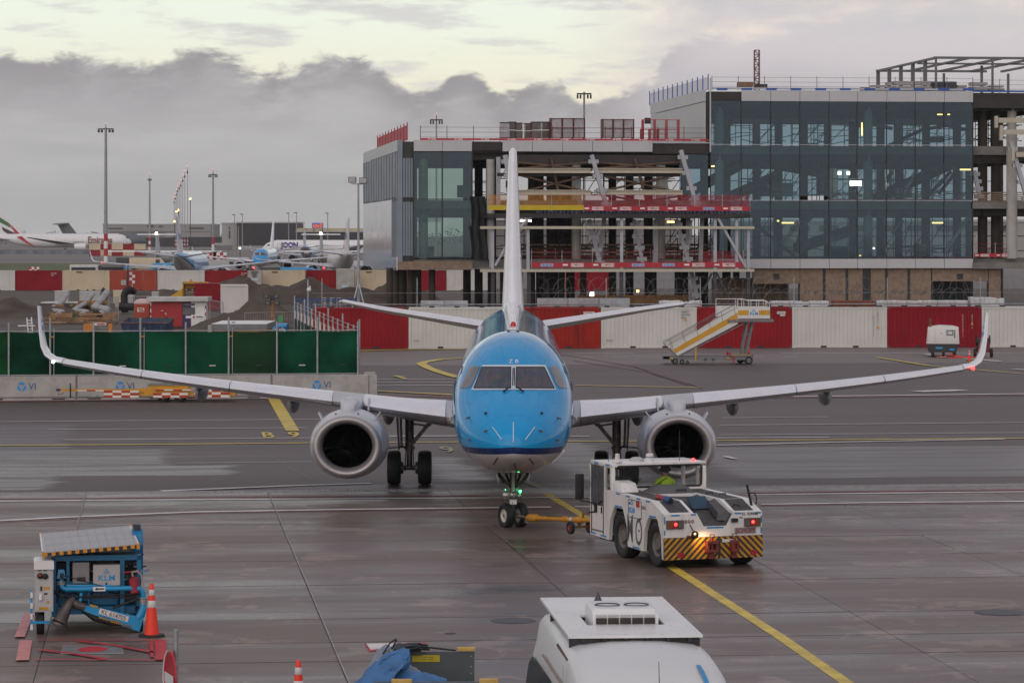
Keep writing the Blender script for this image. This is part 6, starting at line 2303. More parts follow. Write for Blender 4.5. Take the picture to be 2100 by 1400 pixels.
wz=[(-.35 - .1,1.25),(1.55,1.25),(1.55,1.86),(-.30,1.94)]
sx=lambda z: -(lerp(.93,.86,(z - 1.25)/.65)) - .012
b.add([(sx(z),y,z) for y,z in [(.25,1.25),(1.2,1.25),(3.0,1.25),(4.2,1.3),(4.0,1.80),(3.6,1.95),(1.2,1.99),(.4,1.97)]],[tuple(range(8))])
b.build('side_window',M_glass,VN,fix=False)
b=MB()
for y0,y1,z0,z1,in ((-1.0,2.2,2.14,2.16),(-.5,-.46,1.95,2.38)):
 b.add([(-.862 - .012 - .0*z0,y0,z0),(-.862 - .012,y1,z0),(-.845 - .014,y1,z1),(-.845 - .014,y0,z1)],[(0,1,2,3)])
b.build('body_seam',pm('seam brown',(.22,.16,.13),.6),VN,fix=False)
# drip rail along the left roof edge
b=MB()
b.bar((-.80,-.4,2.42),(-.80,.9,2.43),.02,.03)
b.build('rain_gutter',pm('gutter dark',(.12,.07,.06),.6),VN)
# roof panel with a well for the unit
z0,z1=2.615,2.645
b=MB()
b.box(-.76,.76,0,.95,z0,z1)
b.box(-.76,-.45,.955,1.95,z0,z1)
b.box(.45,.76,.955,1.95,z0,z1)
b.box(-.76,.76,1.955,3.74,z0,z1)
pn=b.build('roof_panel',M_white,VN)
b=MB()
for k in range(6):
 b.box(-.6+.24*k,-.56+.24*k,.05,3.0,2.56,2.612)
b.box(-.74,.74,.10,.14,2.48,2.612)
b.box(-.74,.74,2.5,2.54,2.48,2.612)
b.build('rack',M_dark,VN)
b=MB()
for i in range(8):
 for j in range(4):
  b.lathe([(.010,0),(.008,.004),(.001,.005)],T(-.70+.2*i,.06+(0,.8,2.1,3.6)[j],z1),6)
b.build('rivets',M_grey,pn)
ac=MB()
rg=[]
for y,z in ((1.0,2.66),(1.0,2.77),(1.06,2.815),(1.8,2.825),(1.92,2.77),(1.95,2.55)):
 rg.append([V((x,y,zz)) for x,zz in ((-.38,2.54),(.38,2.54),(.38,z - .03),(.34,z),(-.34,z),(-.38,z - .03))])
ac.loft(rg)
aco=ac.build('air_conditioner',M_white,VN,smooth=30)
for k in range(5):
 x0=-.345+k*.14
 MB().box(x0,x0+.125,.985,.999,2.65,2.72).build('grille',pm('grille brown black',(.03,.022,.02),.6),aco)
 MB().box(x0,x0+.125,.990,.999,2.73,2.755).build('louvre',M_grey,aco)
for x in (-.17,.17):
 MB().lathe([(.13,0),(.15,.004),(.14,.010),(.125,.004)],T(x,1.42,2.822),28).build('fan_ring',M_dark,aco,smooth=40)
MB().lathe([(.055,0),(.055,.015),(.035,.06),(.010,.125),(.001,.13)],T(-.10,3.15,z1),16).build('aerial_cone',pm('dark grey plastic',(.05,.05,.07),.5),VN,smooth=40)
b=MB()
b.lathe([(.032,0),(.028,.05),(.015,.07),(.008,.09)],T(.02,-2.05,2.20),10)
an=b.build('antenna',M_black,VN,smooth=40)
MB().tube([(.02,-2.05,2.22),(.02,-1.98,2.62)],[.006,.004],5).build('mast',M_dark,an)
_zr=lambda y: 2.545+interp([-2.35,-2.2,-1.9,-1.4,-.6,1.0],[-.75,-.42,-.20,-.07,0,0],y)+.012
b=MB()
ys_=[-1.35,-1.55,-1.75,-1.95,-2.1,-2.2]
vs=[]
for i,y in enumerate(ys_):
 x=.50+.05*i/5
 vs += [(x,y,_zr(y)),(x+.05,y,_zr(y) - .002)]
b.add(vs,[(2*i,2*i+1,2*i+3,2*i+2) for i in range(5)])
b.build('blue_stripe',pm('stripe blue',(.015,.24,.52),.4),VN,fix=False)
for s_ in (-1,1):
 for y in (-1.3,3.9):
  wheel(VN,'wheel',T(s_*.80,y,.33) @ TOX,.33,.22,.20,M_grey,20)

# ==================================================================== grey baggage trolley with a bundled tarpaulin, bottom centre
BC=thing('baggage_cart','grey sided baggage trolley with yellow corner buffers and a yellow label','cart',(PX(870,43.5),43.5,.018),world_parts=True)
M_cart=pm('cart grey',(.075,.085,.092),.55,var=.12,dirt=.2,dcol=(.15,.14,.13))
xl,xr=PX(792,44.5),PX(973,44.5)
b=MB()
b.box(xl,xr,44.5,44.55,.45,PZ(1336,44.5))
b.build('headboard',M_cart,BC)
b=MB()
b.box(PX(905 - 60,44.5) - .15,PX(905 - 60,44.5)+.13,44.46,44.60,PZ(1342,44.5),PZ(1329,44.5))
b.build('latch_bracket',M_cart,BC)
b=MB()
b.box(xl - .1,xr+.25,41.6,44.5,.38,.46)
b.box(xl - .1,xr+.25,42.55,42.62,.46,PZ(1397,42.6))
b.build('platform',pm('cart bed',(.10,.12,.14),.5,.3,var=.2),BC)
b=MB()
_bf=pm('buffer yellow',(.60,.38,.10),.6,var=.12,scale=6,dirt=.2)
for px0,px1,py0,py1,Y in ((938,975,1326,1333,44.52),(803,845,1391.5,1402,42.5),(983,1022,1390.5,1402,42.5)):
 b=MB().box(PX(px0,Y),PX(px1,Y),Y - .06,Y+.04,PZ(py1,Y),PZ(py0,Y))
 bo=b.build('buffer',_bf,BC,bevel=.008)
lb=MB().box(PX(845,44.5),PX(902,44.5),44.49,44.499,PZ(1356,44.5),PZ(1342,44.5)).build('label',pm('label yellow',(.46,.36,.02),.5,dirt=.3),BC)
b=MB()
for k in range(2):
 b.text("MAX LOAD  WARNING" if False else ("~~~ ~~~~ ~~~~~" if False else "- --- -----"),lambda x,y: V((PX(876,44.48)+x,44.486,PZ(1346+5*k,44.48)+y)),.05,bold=.01)
b.build('label_print',M_ink,lb,fix=False)
b=MB()
for px in (842,966):
 for py in (1345,1366,1380):
  b.sphere((PX(px,44.49),44.497,PZ(py,44.49)),.012,6,4,(1,.4,1))
b.build('rivets',M_galv,BC)
for x in (xl+.1,xr):
 for y in (42.0,44.2):
  wheel(BC,'wheel',T(x,y,.2) @ TOX,.2,.1,.1,M_dark,18)
# tarpaulin: one folded sheet bundled over the trolley
M_tarp=pm('blue tarpaulin',(.045,.145,.33),.55,var=.18,scale=4,bump=.3,bscale=9,dirt=.25,dcol=(.12,.22,.36))
M_tarpG=pm('grey tarpaulin',(.22,.26,.33),.6,var=.2,scale=4,bump=.3,bscale=9)
def bundle(path,radii,seed,n=72,fold=.24):
 rs=random.Random(seed)
 ph=[rs.uniform(0,6.28) for _ in range(6)]
 pts=[V(p) for p in path]
 m=44
 rings=[]
 for i in range(m+1):
  t=i/m*(len(pts) - 1)
  k=min(int(t),len(pts) - 2)
  f=t - k
  f2=f*f*(3 - 2*f)
  p=pts[k].lerp(pts[k+1],f2)
  rx,rz_=[lerp(radii[k][j],radii[k+1][j],f2) for j in (0,1)]
  ring=[]
  for q in range(n):
   a=2*math.pi*q/n
   w_=1+fold*.55*(1 - 2*abs(math.sin(2.5*a+ph[4]+t*1.9+.6*math.sin(a*3))))+.10*mnoise.fractal((p.x*2+1.5*math.cos(a),p.z*2+1.5*math.sin(a),t*1.5+seed),1.0,2.0,4)+fold*(.5*math.sin(3*a+ph[0]+t*1.3)+.32*math.sin(7*a+ph[1]+t*2.1)+.22*math.sin(11*a+ph[2] - t*3.0))*.6+.05*math.sin(t*9+ph[3]+2*a)
   ring.append(p+V((rx*w_*math.cos(a),(rx*.9)*w_*math.sin(a)*.8,rz_*w_*math.sin(a)*.75+.3*rx*w_*math.cos(a))))
  rings.append(ring)
 return MB().loft(rings)
TP=thing('tarpaulin','crumpled blue and grey tarpaulin bundled over the grey trolley','tarpaulin',(PX(800,43),43.0,.48),world_parts=True)
bundle([P(752,1412,42.9),P(775,1385,42.9),P(800,1360,43.0),P(822,1350,43.1),P(834,1366,43.1)],[(.26,.16),(.24,.17),(.20,.17),(.13,.15),(.04,.06)],3).build('blue_sheet',M_tarp,TP,smooth=75)
bundle([P(766,1402,43.6),P(768,1370,43.6),P(778,1345,43.7),P(790,1331,43.8),P(803,1335,43.8)],[(.08,.1),(.085,.13),(.08,.12),(.06,.08),(.02,.03)],8).build('grey_sheet',M_tarpG,TP,smooth=75)
bundle([P(820,1385,43.0),P(850,1388,42.9),P(880,1391,42.8),P(912,1394,42.8)],[(.10,.09),(.12,.06),(.10,.05),(.03,.03)],5).build('blue_flap',M_tarp,TP,smooth=75)
bundle([P(830,1372,43.3),P(850,1378,43.3),P(868,1385,43.2)],[(.09,.06),(.06,.05),(.01,.01)],6).build('grey_flap',M_tarpG,TP,smooth=75)
b=MB()
b.tube([P(785,1340,43.5),P(800,1318,43.5),P(812,1309,43.5),P(814,1311,43.5),P(803,1330,43.5)],.012,5)
b.tube([P(800,1328,44.3),P(850,1324,44.4),P(900,1329,44.5),P(935,1333,44.5)],.014,5)
b.tube([P(810,1332,44.0),P(850,1330,44.3),P(880,1331,44.5)],.018,5)
b.build('cord',M_dark,TP)
bundle([P(812,1328,44.2),P(840,1326,44.4),P(872,1325,44.6)],[(.10,.06),(.14,.05),(.05,.03)],9).build('folded_edge',pm('dark sheet',(.03,.035,.045),.5),TP,smooth=75)
# metal service lid with a red edge in the paving behind the trolley
LD=thing('service_cover','white metal service cover with a red edge in the concrete, behind the tarpaulin','cover',GP(815,1327,.02),world_parts=True)
q=[GP(748,1321),GP(874,1319),GP(878,1326),GP(757,1338)]
MB().add([(p.x,p.y,.024) for p in q],[(0,1,2,3)]).build('red_border',M_mRb,LD,fix=False)
q=[GP(751,1322),GP(858,1320.5),GP(862,1325),GP(760,1335)]
MB().add([(p.x,p.y,.030) for p in q],[(0,1,2,3)]).build('lid',M_mW,LD,fix=False)
# ==================================================================== shipping containers
M_cR=pm('container red',(.27,.009,.015),.6,spec=.22,var=.12,scale=.5,dirt=.35,dcol=(.13,.03,.025),streak=True)
M_cR2=pm('container deep red',(.25,.007,.018),.6,spec=.22,var=.12,scale=.5,dirt=.25,dcol=(.12,.02,.02),streak=True)
M_cR3=pm('container rusty red',(.31,.019,.013),.6,spec=.22,var=.15,scale=.6,dirt=.85,dcol=(.07,.02,.015),streak=True)
M_cO=pm('container orange red',(.38,.05,.022),.55,var=.12,scale=.5,dirt=.3,dcol=(.2,.03,.02),streak=True)
M_cW=pm('container white',(.60,.585,.56),.5,var=.05,scale=.5,dirt=.28,dcol=(.42,.38,.33),streak=True)
M_cC=pm('container cream',(.58,.48,.34),.5,var=.06,scale=.5,dirt=.25,dcol=(.38,.30,.2),streak=True)
M_rust=pm('rusty fitting',(.15,.075,.045),.8,var=.4,scale=4)
_cont={}

def container(mat_,loc,rz,label,group,L=6.06,W=2.44,H=2.59,waves=22):
 """local x along the long side, front face at y=0"""
 key=(mat_.name,L,H)
 if key in _cont:
  return dup(_cont[key][0],loc,rz,label,group,only=_cont[key][1])
 r=thing('shipping_container',label,'container',loc,rz,group)
 b=MB()
 pr=[]
 x0,x1=.09,L - .09
 n=waves
 for i in range(n):
  a=x0+(x1 - x0)*i/n
  d=(x1 - x0)/n
  pr += [(a,.052),(a+d*.35,.052),(a+d*.5,.022),(a+d*.85,.022)]
 pr.append((x1,.052))
 for yy,sg in ((0,1),(W,-1)):
  b=MB()
  vs=[(x,yy+sg*y,.16) for x,y in pr]+[(x,yy+sg*y,H - .10) for x,y in pr]
  m=len(pr)
  b.add(vs,[(i,i+1,m+i+1,m+i) for i in range(m - 1)])
  b.build('side_panel',mat_,r)
 b=MB()
 b.box(.05,.08,.1,W - .1,.15,H - .1)
 b.box(L - .08,L - .05,.1,W - .1,.15,H - .1)
 b.box(.05,L - .05,.05,W - .05,H - .04,H - .015)
 b.box(.05,L - .05,.05,W - .05,.12,.15)
 b.build('panels',mat_,r)
 b=MB()
 for x in (0,L - .14):
  for y in (0,W - .14):
   b.box(x,x+.14,y,y+.14,.12,H - .12)
 for y in (0,W - .10):
  b.box(.14,L - .14,y,y+.10,H - .12,H - .01)
  b.box(.14,L - .14,y,y+.10,.02,.16)
 for x in (0,L - .12):
  b.box(x,x+.12,.14,W - .14,H - .12,H - .01)
  b.box(x,x+.12,.14,W - .14,.02,.16)
 b.build('frame',mat_,r)
 cc=None
 for x in (-.005,L - .175):
  for y in (-.005,W - .175):
   for z in (0,H - .12):
    if cc is None:
     cc=MB().box(0,.18,0,.18,0,.122).build('corner_casting',mat_ if mat_ in (M_cW,M_cC) else M_rust,r)
     q=cc
    else:
     q=inst(cc,parent=r)
    q.location=(x,y,z)
 for x in (L/2 - 1.2,L/2+.85):
  MB().box(x,x+.36,-.004,.05,.03,.15).build('fork_pocket',M_ink,r)
 # door gear on the right end
 b=MB()
 for y in (.4,.9,W - .9,W - .4):
  b.tube([(L - .03,y,.2),(L - .03,y,H - .2)],.018,5)
 b.build('locking_bar',M_galv,r)
 _cont[key]=(r,[c.name for c in r.children])
 return r

G_n='containers in the near row behind the aircraft'
rowA=math.atan2(200.3 - 197.6,PX(2100,200.3) - PX(740,197.6))
_a0=GP(838,715.3)
def cpos(k):
 d=V((math.cos(rowA),math.sin(rowA),0))
 return _a0+d*(6.075*k)
near=[(-1,M_cR,'red container at the left end of the near row, under the left tailplane tip'),
  (0,M_cW,'white container partly behind the left side of the blue fuselage'),
  (1,M_cR3,'rust streaked red container right behind the blue fuselage, with a pale plate'),
  (2,M_cW,'white container right of the rust streaked one, with small print at its top right corner'),
  (3,M_cR,'red container behind the yellow striped boarding stairs'),
  (4,M_cW,'white container with upright orange and black print near its right end'),
  (5,M_cR2,'deep red container behind the white compressor'),
  (6,M_cW,'white container cut off by the right edge, beyond the right winglet')]
def print_on(r,u,z,txts,mat_,size=.16,vertical=False):
 b=MB()
 for i,t in enumerate(txts):
  if vertical:
   for j,ch in enumerate(t):
    b.text(ch,lambda x,y: V((u+i*.28+x,-.012,z - j*size*1.12+y)),size,bold=.02)
  else:
   b.text(t,lambda x,y: V((u+x,-.012,z - i*size*1.25+y)),size,bold=.02,align='LEFT')
 b.build('printing',mat_,r,fix=False)
conts={}
for k,m,lab in near:
 conts[k]=container(m,cpos(k),rowA,lab,G_n)
M_prW=pm('white print',(.6,.55,.53),.5)
M_prG=pm('grey print',(.16,.16,.17),.5)
M_prO=pm('orange print',(.60,.27,.04),.5)
for k in (1,3):
 b=MB()
 b.box(4.95 if k == 1 else 5.1,5.65,-.012,0,2.16,2.32)
 b.box(5.3,5.62,-.012,0,2.02,2.14)
 b.build('number_plate',M_prW,conts[k])
 b=MB()
 b.text("CARU 303682" if k == 1 else "CARU 300020",lambda x,y: V((5.3+x,-.018,2.24+y)),.10,bold=.01,squash=.85)
 b.build('printing',M_prG,conts[k],fix=False)
print_on(conts[2],5.05,2.30,["KLMU 7","UPC3106","22G1"],M_prG,.15)
MB().box(5.30,5.42,-.012,0,1.72,1.86).build('orange_label',M_prO,conts[2])
print_on(conts[2],.35,.50,["FRONT"],M_prG,.12)
print_on(conts[0],.35,.50,["R12D"],M_prG,.12)
print_on(conts[4],5.20,2.0,["KARUT35018"],M_prG,.12,True)
print_on(conts[4],5.48,2.2,["KW2201"],M_prG,.12,True)
MB().box(5.42,5.54,-.012,0,1.22,1.38).build('orange_label',M_prO,conts[4])
print_on(conts[5],4.85,2.05,["CARU300013"],M_prW,.13,True)
print_on(conts[5],5.45,2.05,["ZU503"],M_prW,.12,True)
b=MB()
b.box(5.39,5.51,-.012,0,1.42,1.58)
b.add([(5.39,-.012,1.22),(5.51,-.012,1.22),(5.45,-.012,1.34)],[(0,1,2)])
b.build('orange_label',M_prO,conts[5])

# ------------------------------------------------------------------ razor wire and stacked material on the near row
RW=thing('razor_wire_fence','coils of razor wire strung between thin posts along the top of the near containers','razor wire',cpos(0)+V((0,1.2,2.59)),world_parts=True)
M_wire=pm('wire steel',(.20,.20,.21),.5,.5,var=.2)
def coil(p0,p1,r_,turns,th,n=14):
 pts=[]
 p0,p1=V(p0),V(p1)
 d=(p1 - p0)
 rs=random.Random(int(p0.x*7))
 N=int(turns*n)
 for i in range(N+1):
  t=i/N
  a=2*math.pi*turns*t
  rr=r_*(1+.12*math.sin(a*.37+1))
  pts.append(p0+d*t+V((rr*.75*math.sin(a+.6*math.sin(a*.21)),.35*r_*math.sin(a),rr*math.cos(a))))
 b=MB()
 b.tube(pts,th,3,cap=False)
 return b
dA=V((math.cos(rowA),math.sin(rowA),0))
for z in (3.25,3.95):
 c=coil(cpos(1.35)+V((0,.5,z)),cpos(7)+V((0,.5,z)),.52,46,.010)
 stuff(c.build('wire_coil',M_wire,RW,fix=False))
for k in range(9):
 p=cpos(-.9+k*.985)+V((0,.5,2.59))
 MB().tube([p,p+V((0,0,1.85))],.028,6).build('post',M_galv,RW)
for z in (2.78,3.5):
 MB().tube([cpos(-1)+V((0,.4,z)),cpos(7)+V((0,.4,z))],.03 if z < 3 else .010,4).build('rail',M_galv,RW)
for k in range(30):
 p=cpos(-.8+k*.26)+V((0,.12,2.59))
 MB().box(p.x - .16,p.x+.16,p.y - .12,p.y+.12,p.z,p.z+.10).build('bracket',M_dark,RW)
M_poly=pm('white plastic sheet',(.58,.58,.60),.35,var=.1,scale=3,bump=.6,bscale=5)
M_palG=pm('grey panel stack',(.34,.35,.38),.5,var=.15,scale=2)
G_s='material stacked on the near containers'
def roofstack(px0,px1,py0,name,label,cat,mat_,n=3,wob=0.0):
 Y=200.6
 x0,x1=PX(px0,Y),PX(px1,Y)
 z0,z1=2.60,PZ(py0,Y)
 r=thing(name,label,cat,(x0,Y,z0),group=G_s,world_parts=True)
 for i in range(n):
  a,c=lerp(x0,x1,i/n)+.02,lerp(x0,x1,(i+1)/n) - .02
  b=MB()
  if wob:
   rg=[]
   for j in range(9):
    x=lerp(a,c,j/8)
    zz=z1 - abs(mnoise.noise((x*1.3,i,2)))*wob
    rg.append([V((x,Y,z0)),V((x,Y - .05,zz - .06)),V((x,Y+.1,zz)),V((x,Y+1.2,zz)),V((x,Y+1.3,z0))])
   b.loft(rg)
  else:
   b.box(a,c,Y,Y+1.2,z0,z1)
   b.box(a+.05,c - .05,Y - .02,Y,z0+.1,z0+.16)
  b.build('bundle',mat_,r,smooth=60 if wob else None)
roofstack(1101,1292,612,'panel_stack','grey sheet panels in bundles on the rusty red container, right of the fin','panels',M_palG,3)
roofstack(862,960,617,'panel_stack','pale panels lying on the white container left of the fin','panels',M_palG,2)
roofstack(1352,1440,616,'plastic_sheeting','white plastic wrapped bundle on the container left of the stairs','plastic',M_poly,2,.3)
roofstack(1580,1700,617,'plastic_sheeting','low white wrapped material right of the boarding stairs','plastic',M_poly,3,.2)
roofstack(1708,1796,616.5,'beam_stack','rust red beams stacked on a white container','beams',pm('red lead beam',(.16,.04,.02),.7),1)
roofstack(1797,1985,616,'panel_stack','long white boards on top of the deep red container','panels',M_poly,3,.12)
roofstack(1990,2060,609,'plastic_sheeting','crumpled white plastic heap at the right end of the near row','plastic',M_poly,1,.5)

# ------------------------------------------------------------------ far container row
G_f='containers in the far row beyond the building site'
YB=405.0
edges=[(-66,31,M_cW,'white container at the far left edge of the picture'),(31,128,M_cR2,'dark red container next to the white one at the far left'),
         (128,225,M_cC,'cream container with a small brown label, behind the three grey pipes'),(225,323,M_cO,'orange red container with a red and white checkered board'),
         (323,421,M_cW,'white container behind the yellow screening machine'),(421,518,M_cR,'red container left of the pale concrete block'),
         (529,626,M_cC,'cream container right of the first concrete block, above the earth heap'),(602,699,M_cR,'red container left of the block with the dark hole'),
         (722,819,M_cC,'cream container behind the first piles of the building'),(819,916,M_cR2,'deep red container behind the building piles'),
         (916,1013,M_cW,'white container behind the building piles, left of the tail fin'),(1085,1150,M_cW,'white container seen under the building right of the fin'),
         (1160,1257,M_cR2,'deep red container seen under the building deck')]
for i,(p0,p1,m,lab) in enumerate(edges):
 off=3.0 if p0 in (602,1085) else 0.0
 q=container(m,(PX(p0,YB+off),YB+off,0.012),0,lab,G_f)
 if p0 in (128,529,722):
  MB().box(1.8,2.55,-.012,0,2.28,2.48).build('brown_label',pm('label brown',(.16,.07,.03),.5),q)
 if p0 in (31,421):
  print_on(q,4.6,2.2,["TRIU505","22G1"],M_prW,.2)
 if p0 == 225:
  MB().box(1.45,2.1,-.03,0,.70,1.35).build('grey_plate',M_grey,q)
  print_on(q,4.3,2.2,["UCAR23011"],M_prW,.12,True)
cb=thing('checker_board','red and white checkered marker board in front of the orange red container','board',(PX(271,403.5),403.5,.012))
for i in range(2):
 for j in range(4):
  MB().box(-.36+.36*i,.36*i,0,.03,.95+j*.36,1.31+j*.36).build('square',M_white if (i+j) % 2 else M_red,cb)
MB().box(-.05,.05,.04,.1,0,2.4).build('post',M_galv,cb)
lp=thing('site_lamp_post','dark post with a blue lamp head by the checkered board','lamp post',(PX(262,403),403,.012))
MB().tube([(0,0,0),(0,0,2.9)],.10,8).build('post',M_dark,lp)
MB().box(-.4,.4,-.2,.2,2.9,3.1).build('lamp_head',M_blueK,lp)
for px,py0,lab,hole in ((522,555,'pale concrete block with a dark funnel shaped recess',0),(708,551,'tall concrete block with a round dark hole',1)):
 Y=402.0
 w_=29 if not hole else 37
 r=thing('concrete_block',lab,'concrete block',(PX(px,Y),Y,.012))
 hw=w_/2*Y/FPX
 MB().box(-hw,hw,0,1.5,0,PZ(py0,Y)).build('block',M_conc,r,bevel=.05)
 zt=PZ(py0,Y)
 if hole:
  MB().lathe([(.36,0),(.30,.12),(.001,.12)],T(0,-.005,zt - 1.4) @ TOY,20).build('hole',M_dark,r)
  MB().box(-.4,.4,-.02,0,zt - 2.4,zt - 2.1).build('label',pm('pale blue label',(.45,.55,.65),.5),r)
 else:
  MB().add([(-.5,-.01,zt - .05),(.5,-.01,zt - .05),(.22,-.01,zt - .9),(-.22,-.01,zt - .9)],[(0,1,2,3)]).build('recess',pm('recess grey',(.14,.13,.12),.8),r,fix=False)
  MB().box(-.4,.4,-.02,0,zt - 1.25,zt - 1.0).build('label',pm('pale blue label',(.45,.55,.65),.5),r)

# ==================================================================== concrete barrier with the green screen fence
angB=R(7.0)
B0=V((PX(755,138.2),138.2,0))
uB=V((math.cos(angB),math.sin(angB),0))
nB=V((uB.y,-uB.x,0))                              # towards the viewer
def onB(px,off=0.0):
 """point along the barrier front line that shows at a photo column"""
 k=(px - CX)/FPX
 o=B0+nB*off
 t=(k*o.y - o.x)/(uB.x - k*uB.y)
 return o+uB*t
G_b='concrete barriers under the green fence'
def vi_logo(r,u,z):
 b=MB()
 for k in range(3):
  a0=R(90+120*k)
  def pol(rad,a):
   return V((u+rad*math.cos(a0+a),-.012,z+rad*math.sin(a0+a)))
  b.add([pol(.20,R(-50)),pol(.22,R(0)),pol(.20,R(50)),pol(.085,R(42)),pol(.11,R(0)),pol(.085,R(-42))],[(0,1,2,3,4,5)])
  b.add([pol(.06,R(-58)),pol(.06,R(58)),pol(.015,R(0))],[(0,1,2)])
 b.build('emblem',M_blueL,r,fix=False)
 b=MB()
 b.text("VI",lambda x,y: V((u+.46+x,-.012,z+y)),.40,bold=.0)
 b.build('lettering',pm('dark blue lettering',(.03,.10,.28),.5),r,fix=False)
for i,(p0,p1,logo,lab) in enumerate(((-44,156,55,'concrete barrier at the left edge with a blue emblem and the letters VI'),(158,356,257,'concrete barrier behind the drawbar of the striped trailer'),
                                         (358,556,None,'plain concrete barrier hidden mostly by the striped trailer'),(558,757,660,'right hand concrete barrier with the emblem and VI, above the left wing'))):
 a,c=onB(p0),onB(p1)
 L=(c - a).length
 r=thing('concrete_barrier',lab,'barrier',a,angB,G_b)
 b=MB()
 pr=[(0,0),(0,.16),(.16,.34),(.22,1.02),(.44,1.02),(.50,.34),(.66,.16),(.66,0)]
 b.prism(pr,lambda y,z: V((0.02,y,z)),lambda y,z: V((L - .02,y,z)))
 # flat face panel on the traffic side
 b2=MB().box(.02,L - .02,.0,.2,.05,1.0)
 b.add(b2.v,b2.f)
 b.build('block',M_conc,r,bevel=.015)
 for u in (L*.18,L*.82):
  MB().box(u - .28,u+.28,-.006,.1,0,.07).build('fork_slot',M_dark,r)
 if logo:
  vi_logo(r,(onB(logo) - a).length - .22,.58)
EB=thing('barrier_end_block','low concrete step at the right end of the barriers under the fence post','block',onB(757),angB)
MB().box(0,.35,.05,.8,0,1.0).build('block',M_conc,EB)
MB().box(-.2,.30,.3,.7,1.0,1.12).build('top_plate',M_conc,EB)

M_net=pm('green screen netting',(.005,.056,.030),.85,var=.6,scale=.3,bump=.9,bscale=1.4,spec=.08)
M_netB=pm('bright green netting',(.004,.075,.02),.85,var=.5,scale=.3,bump=.5,bscale=2.0,spec=.2)
M_netO=pm('olive green netting',(.011,.046,.018),.85,var=.5,scale=.3,bump=.5,bscale=2.0,spec=.2)
M_netD=pm('dark green netting',(.010,.035,.026),.8,var=.3,scale=.6,spec=.2)
GF=thing('screen_fence','long green netted site fence on grey posts standing on the concrete barriers','fence',onB(300)+V((0,.3,1.0)),world_parts=True)
posts=[-75,18,103,192,288,381,469,568,651,734]
for i in range(len(posts) - 1):
 a,c=onB(posts[i],-.33),onB(posts[i+1],-.33)
 b=MB()
 nx,nz=14,8
 vs=[]
 for j in range(nz+1):
  for k in range(nx+1):
   p=a.lerp(c,k/nx)
   z=lerp(1.06,2.94,j/nz) - (.03*math.sin(math.pi*k/nx) if j == nz else 0)
   wv=mnoise.noise((p.x*.9,z*1.1,i))*.09*math.sin(math.pi*k/nx)
   vs.append(p+nB*wv+V((0,0,z)))
 b.add(vs,[(j*(nx+1)+k,j*(nx+1)+k+1,(j+1)*(nx+1)+k+1,(j+1)*(nx+1)+k) for j in range(nz) for k in range(nx)])
 b.build('screen',(M_netB if i == 0 else M_netO if i in (6,) else M_net),GF,smooth=80)
 for z in (1.07,2.97):
  MB().tube([a+V((0,0,z))+nB*.03,c+V((0,0,z))+nB*.03],.024,6).build('rail',M_galv,GF)
 if i in (2,4,6):
  q=a+(c - a).normalized()*.16
  MB().tube([q+nB*.05+V((0,0,1.05)),q+nB*.05+V((0,0,3.1))],.02,6).build('panel_edge',M_galv,GF)
  MB().box(q.x - .12,q.x+.04,q.y - .09,q.y - .02,2.70,2.76).build('clamp',M_hazY,GF)
 if i > 2:
  q=a.lerp(c,.62)+nB*.05
  MB().box(q.x - .14,q.x+.14,q.y - .01,q.y,1.42,1.47).build('tag',M_prW if i % 2 else M_ink,GF)
for i,p in enumerate(posts):
 q=onB(p,-.25)
 MB().tube([q+V((0,0,.95)),q+V((0,0,(3.55 if i % 2 == 0 else 3.35)))],.045,8).build('post',M_galv,GF)

# second fence that runs back towards the containers
F2=thing('screen_fence','dark netted fence running back to the containers, its posts tagged with white plates','fence',(PX(735,139),139,0),world_parts=True)
fa,fb=V((PX(737,140),140,0)),V((PX(604,194),194,0))
n_=15
for k in range(n_+1):
 p=fa.lerp(fb,k/n_)
 MB().tube([p,p+V((0,0,3.4 if k % 3 == 0 else 3.05))],.045,6).build('post',M_galv,F2)
 if k:
  MB().box(p.x - .02,p.x+.08,p.y - .07,p.y - .05,2.02,2.50).build('plate',M_prW,F2)
 if k < n_:
  q=fa.lerp(fb,(k+1)/n_)
  b=MB()
  vs=[]
  for j in range(5):
   for i in range(5):
    r_=p.lerp(q,i/4)
    z=lerp(.25,1.98,j/4)
    vs.append((r_.x+.08*mnoise.noise((r_.y,z,3)),r_.y,z))
  b.add(vs,[(j*5+i,j*5+i+1,j*5+6+i,j*5+5+i) for j in range(4) for i in range(4)])
  b.build('screen',M_netD,F2,smooth=80)
for z in (2.1,2.45,2.8,3.0):
 MB().tube([fa+V((0,0,z)),fb+V((0,0,z))],.012,4).build('wire',M_galv,F2)

# ==================================================================== yellow warning trailer in front of the barrier
YT=134.6
TR=thing('sign_trailer','yellow two wheeled trailer carrying red and white striped boards before the barrier','trailer',(PX(350,YT),YT,0),world_parts=True)
M_trY=pm('trailer yellow',(.62,.30,.02),.5,var=.08,dirt=.15)
tz=lambda py: PZ(py,YT)
tx=lambda px: PX(px,YT)
b=MB()
b.box(tx(122),tx(315),YT+.3,YT+.42,tz(803),tz(798))
b.box(tx(280),tx(482),YT+.1,YT+1.3,tz(812),tz(806))
b.box(tx(303),tx(386),YT+.1,YT+1.2,tz(806),tz(790))
b.hexa([(tx(285),YT+.2,tz(802)),(tx(312),YT+.2,tz(812)),(tx(312),YT+.5,tz(812)),(tx(285),YT+.5,tz(802)),(tx(285),YT+.2,tz(797)),(tx(312),YT+.2,tz(796)),(tx(312),YT+.5,tz(796)),(tx(285),YT+.5,tz(797))])
b.build('chassis',M_trY,TR)
MB().box(tx(302),tx(387),YT+.05,YT+1.25,tz(790),tz(788)).build('lid',pm('trailer lid grey',(.2,.22,.2),.6),TR)
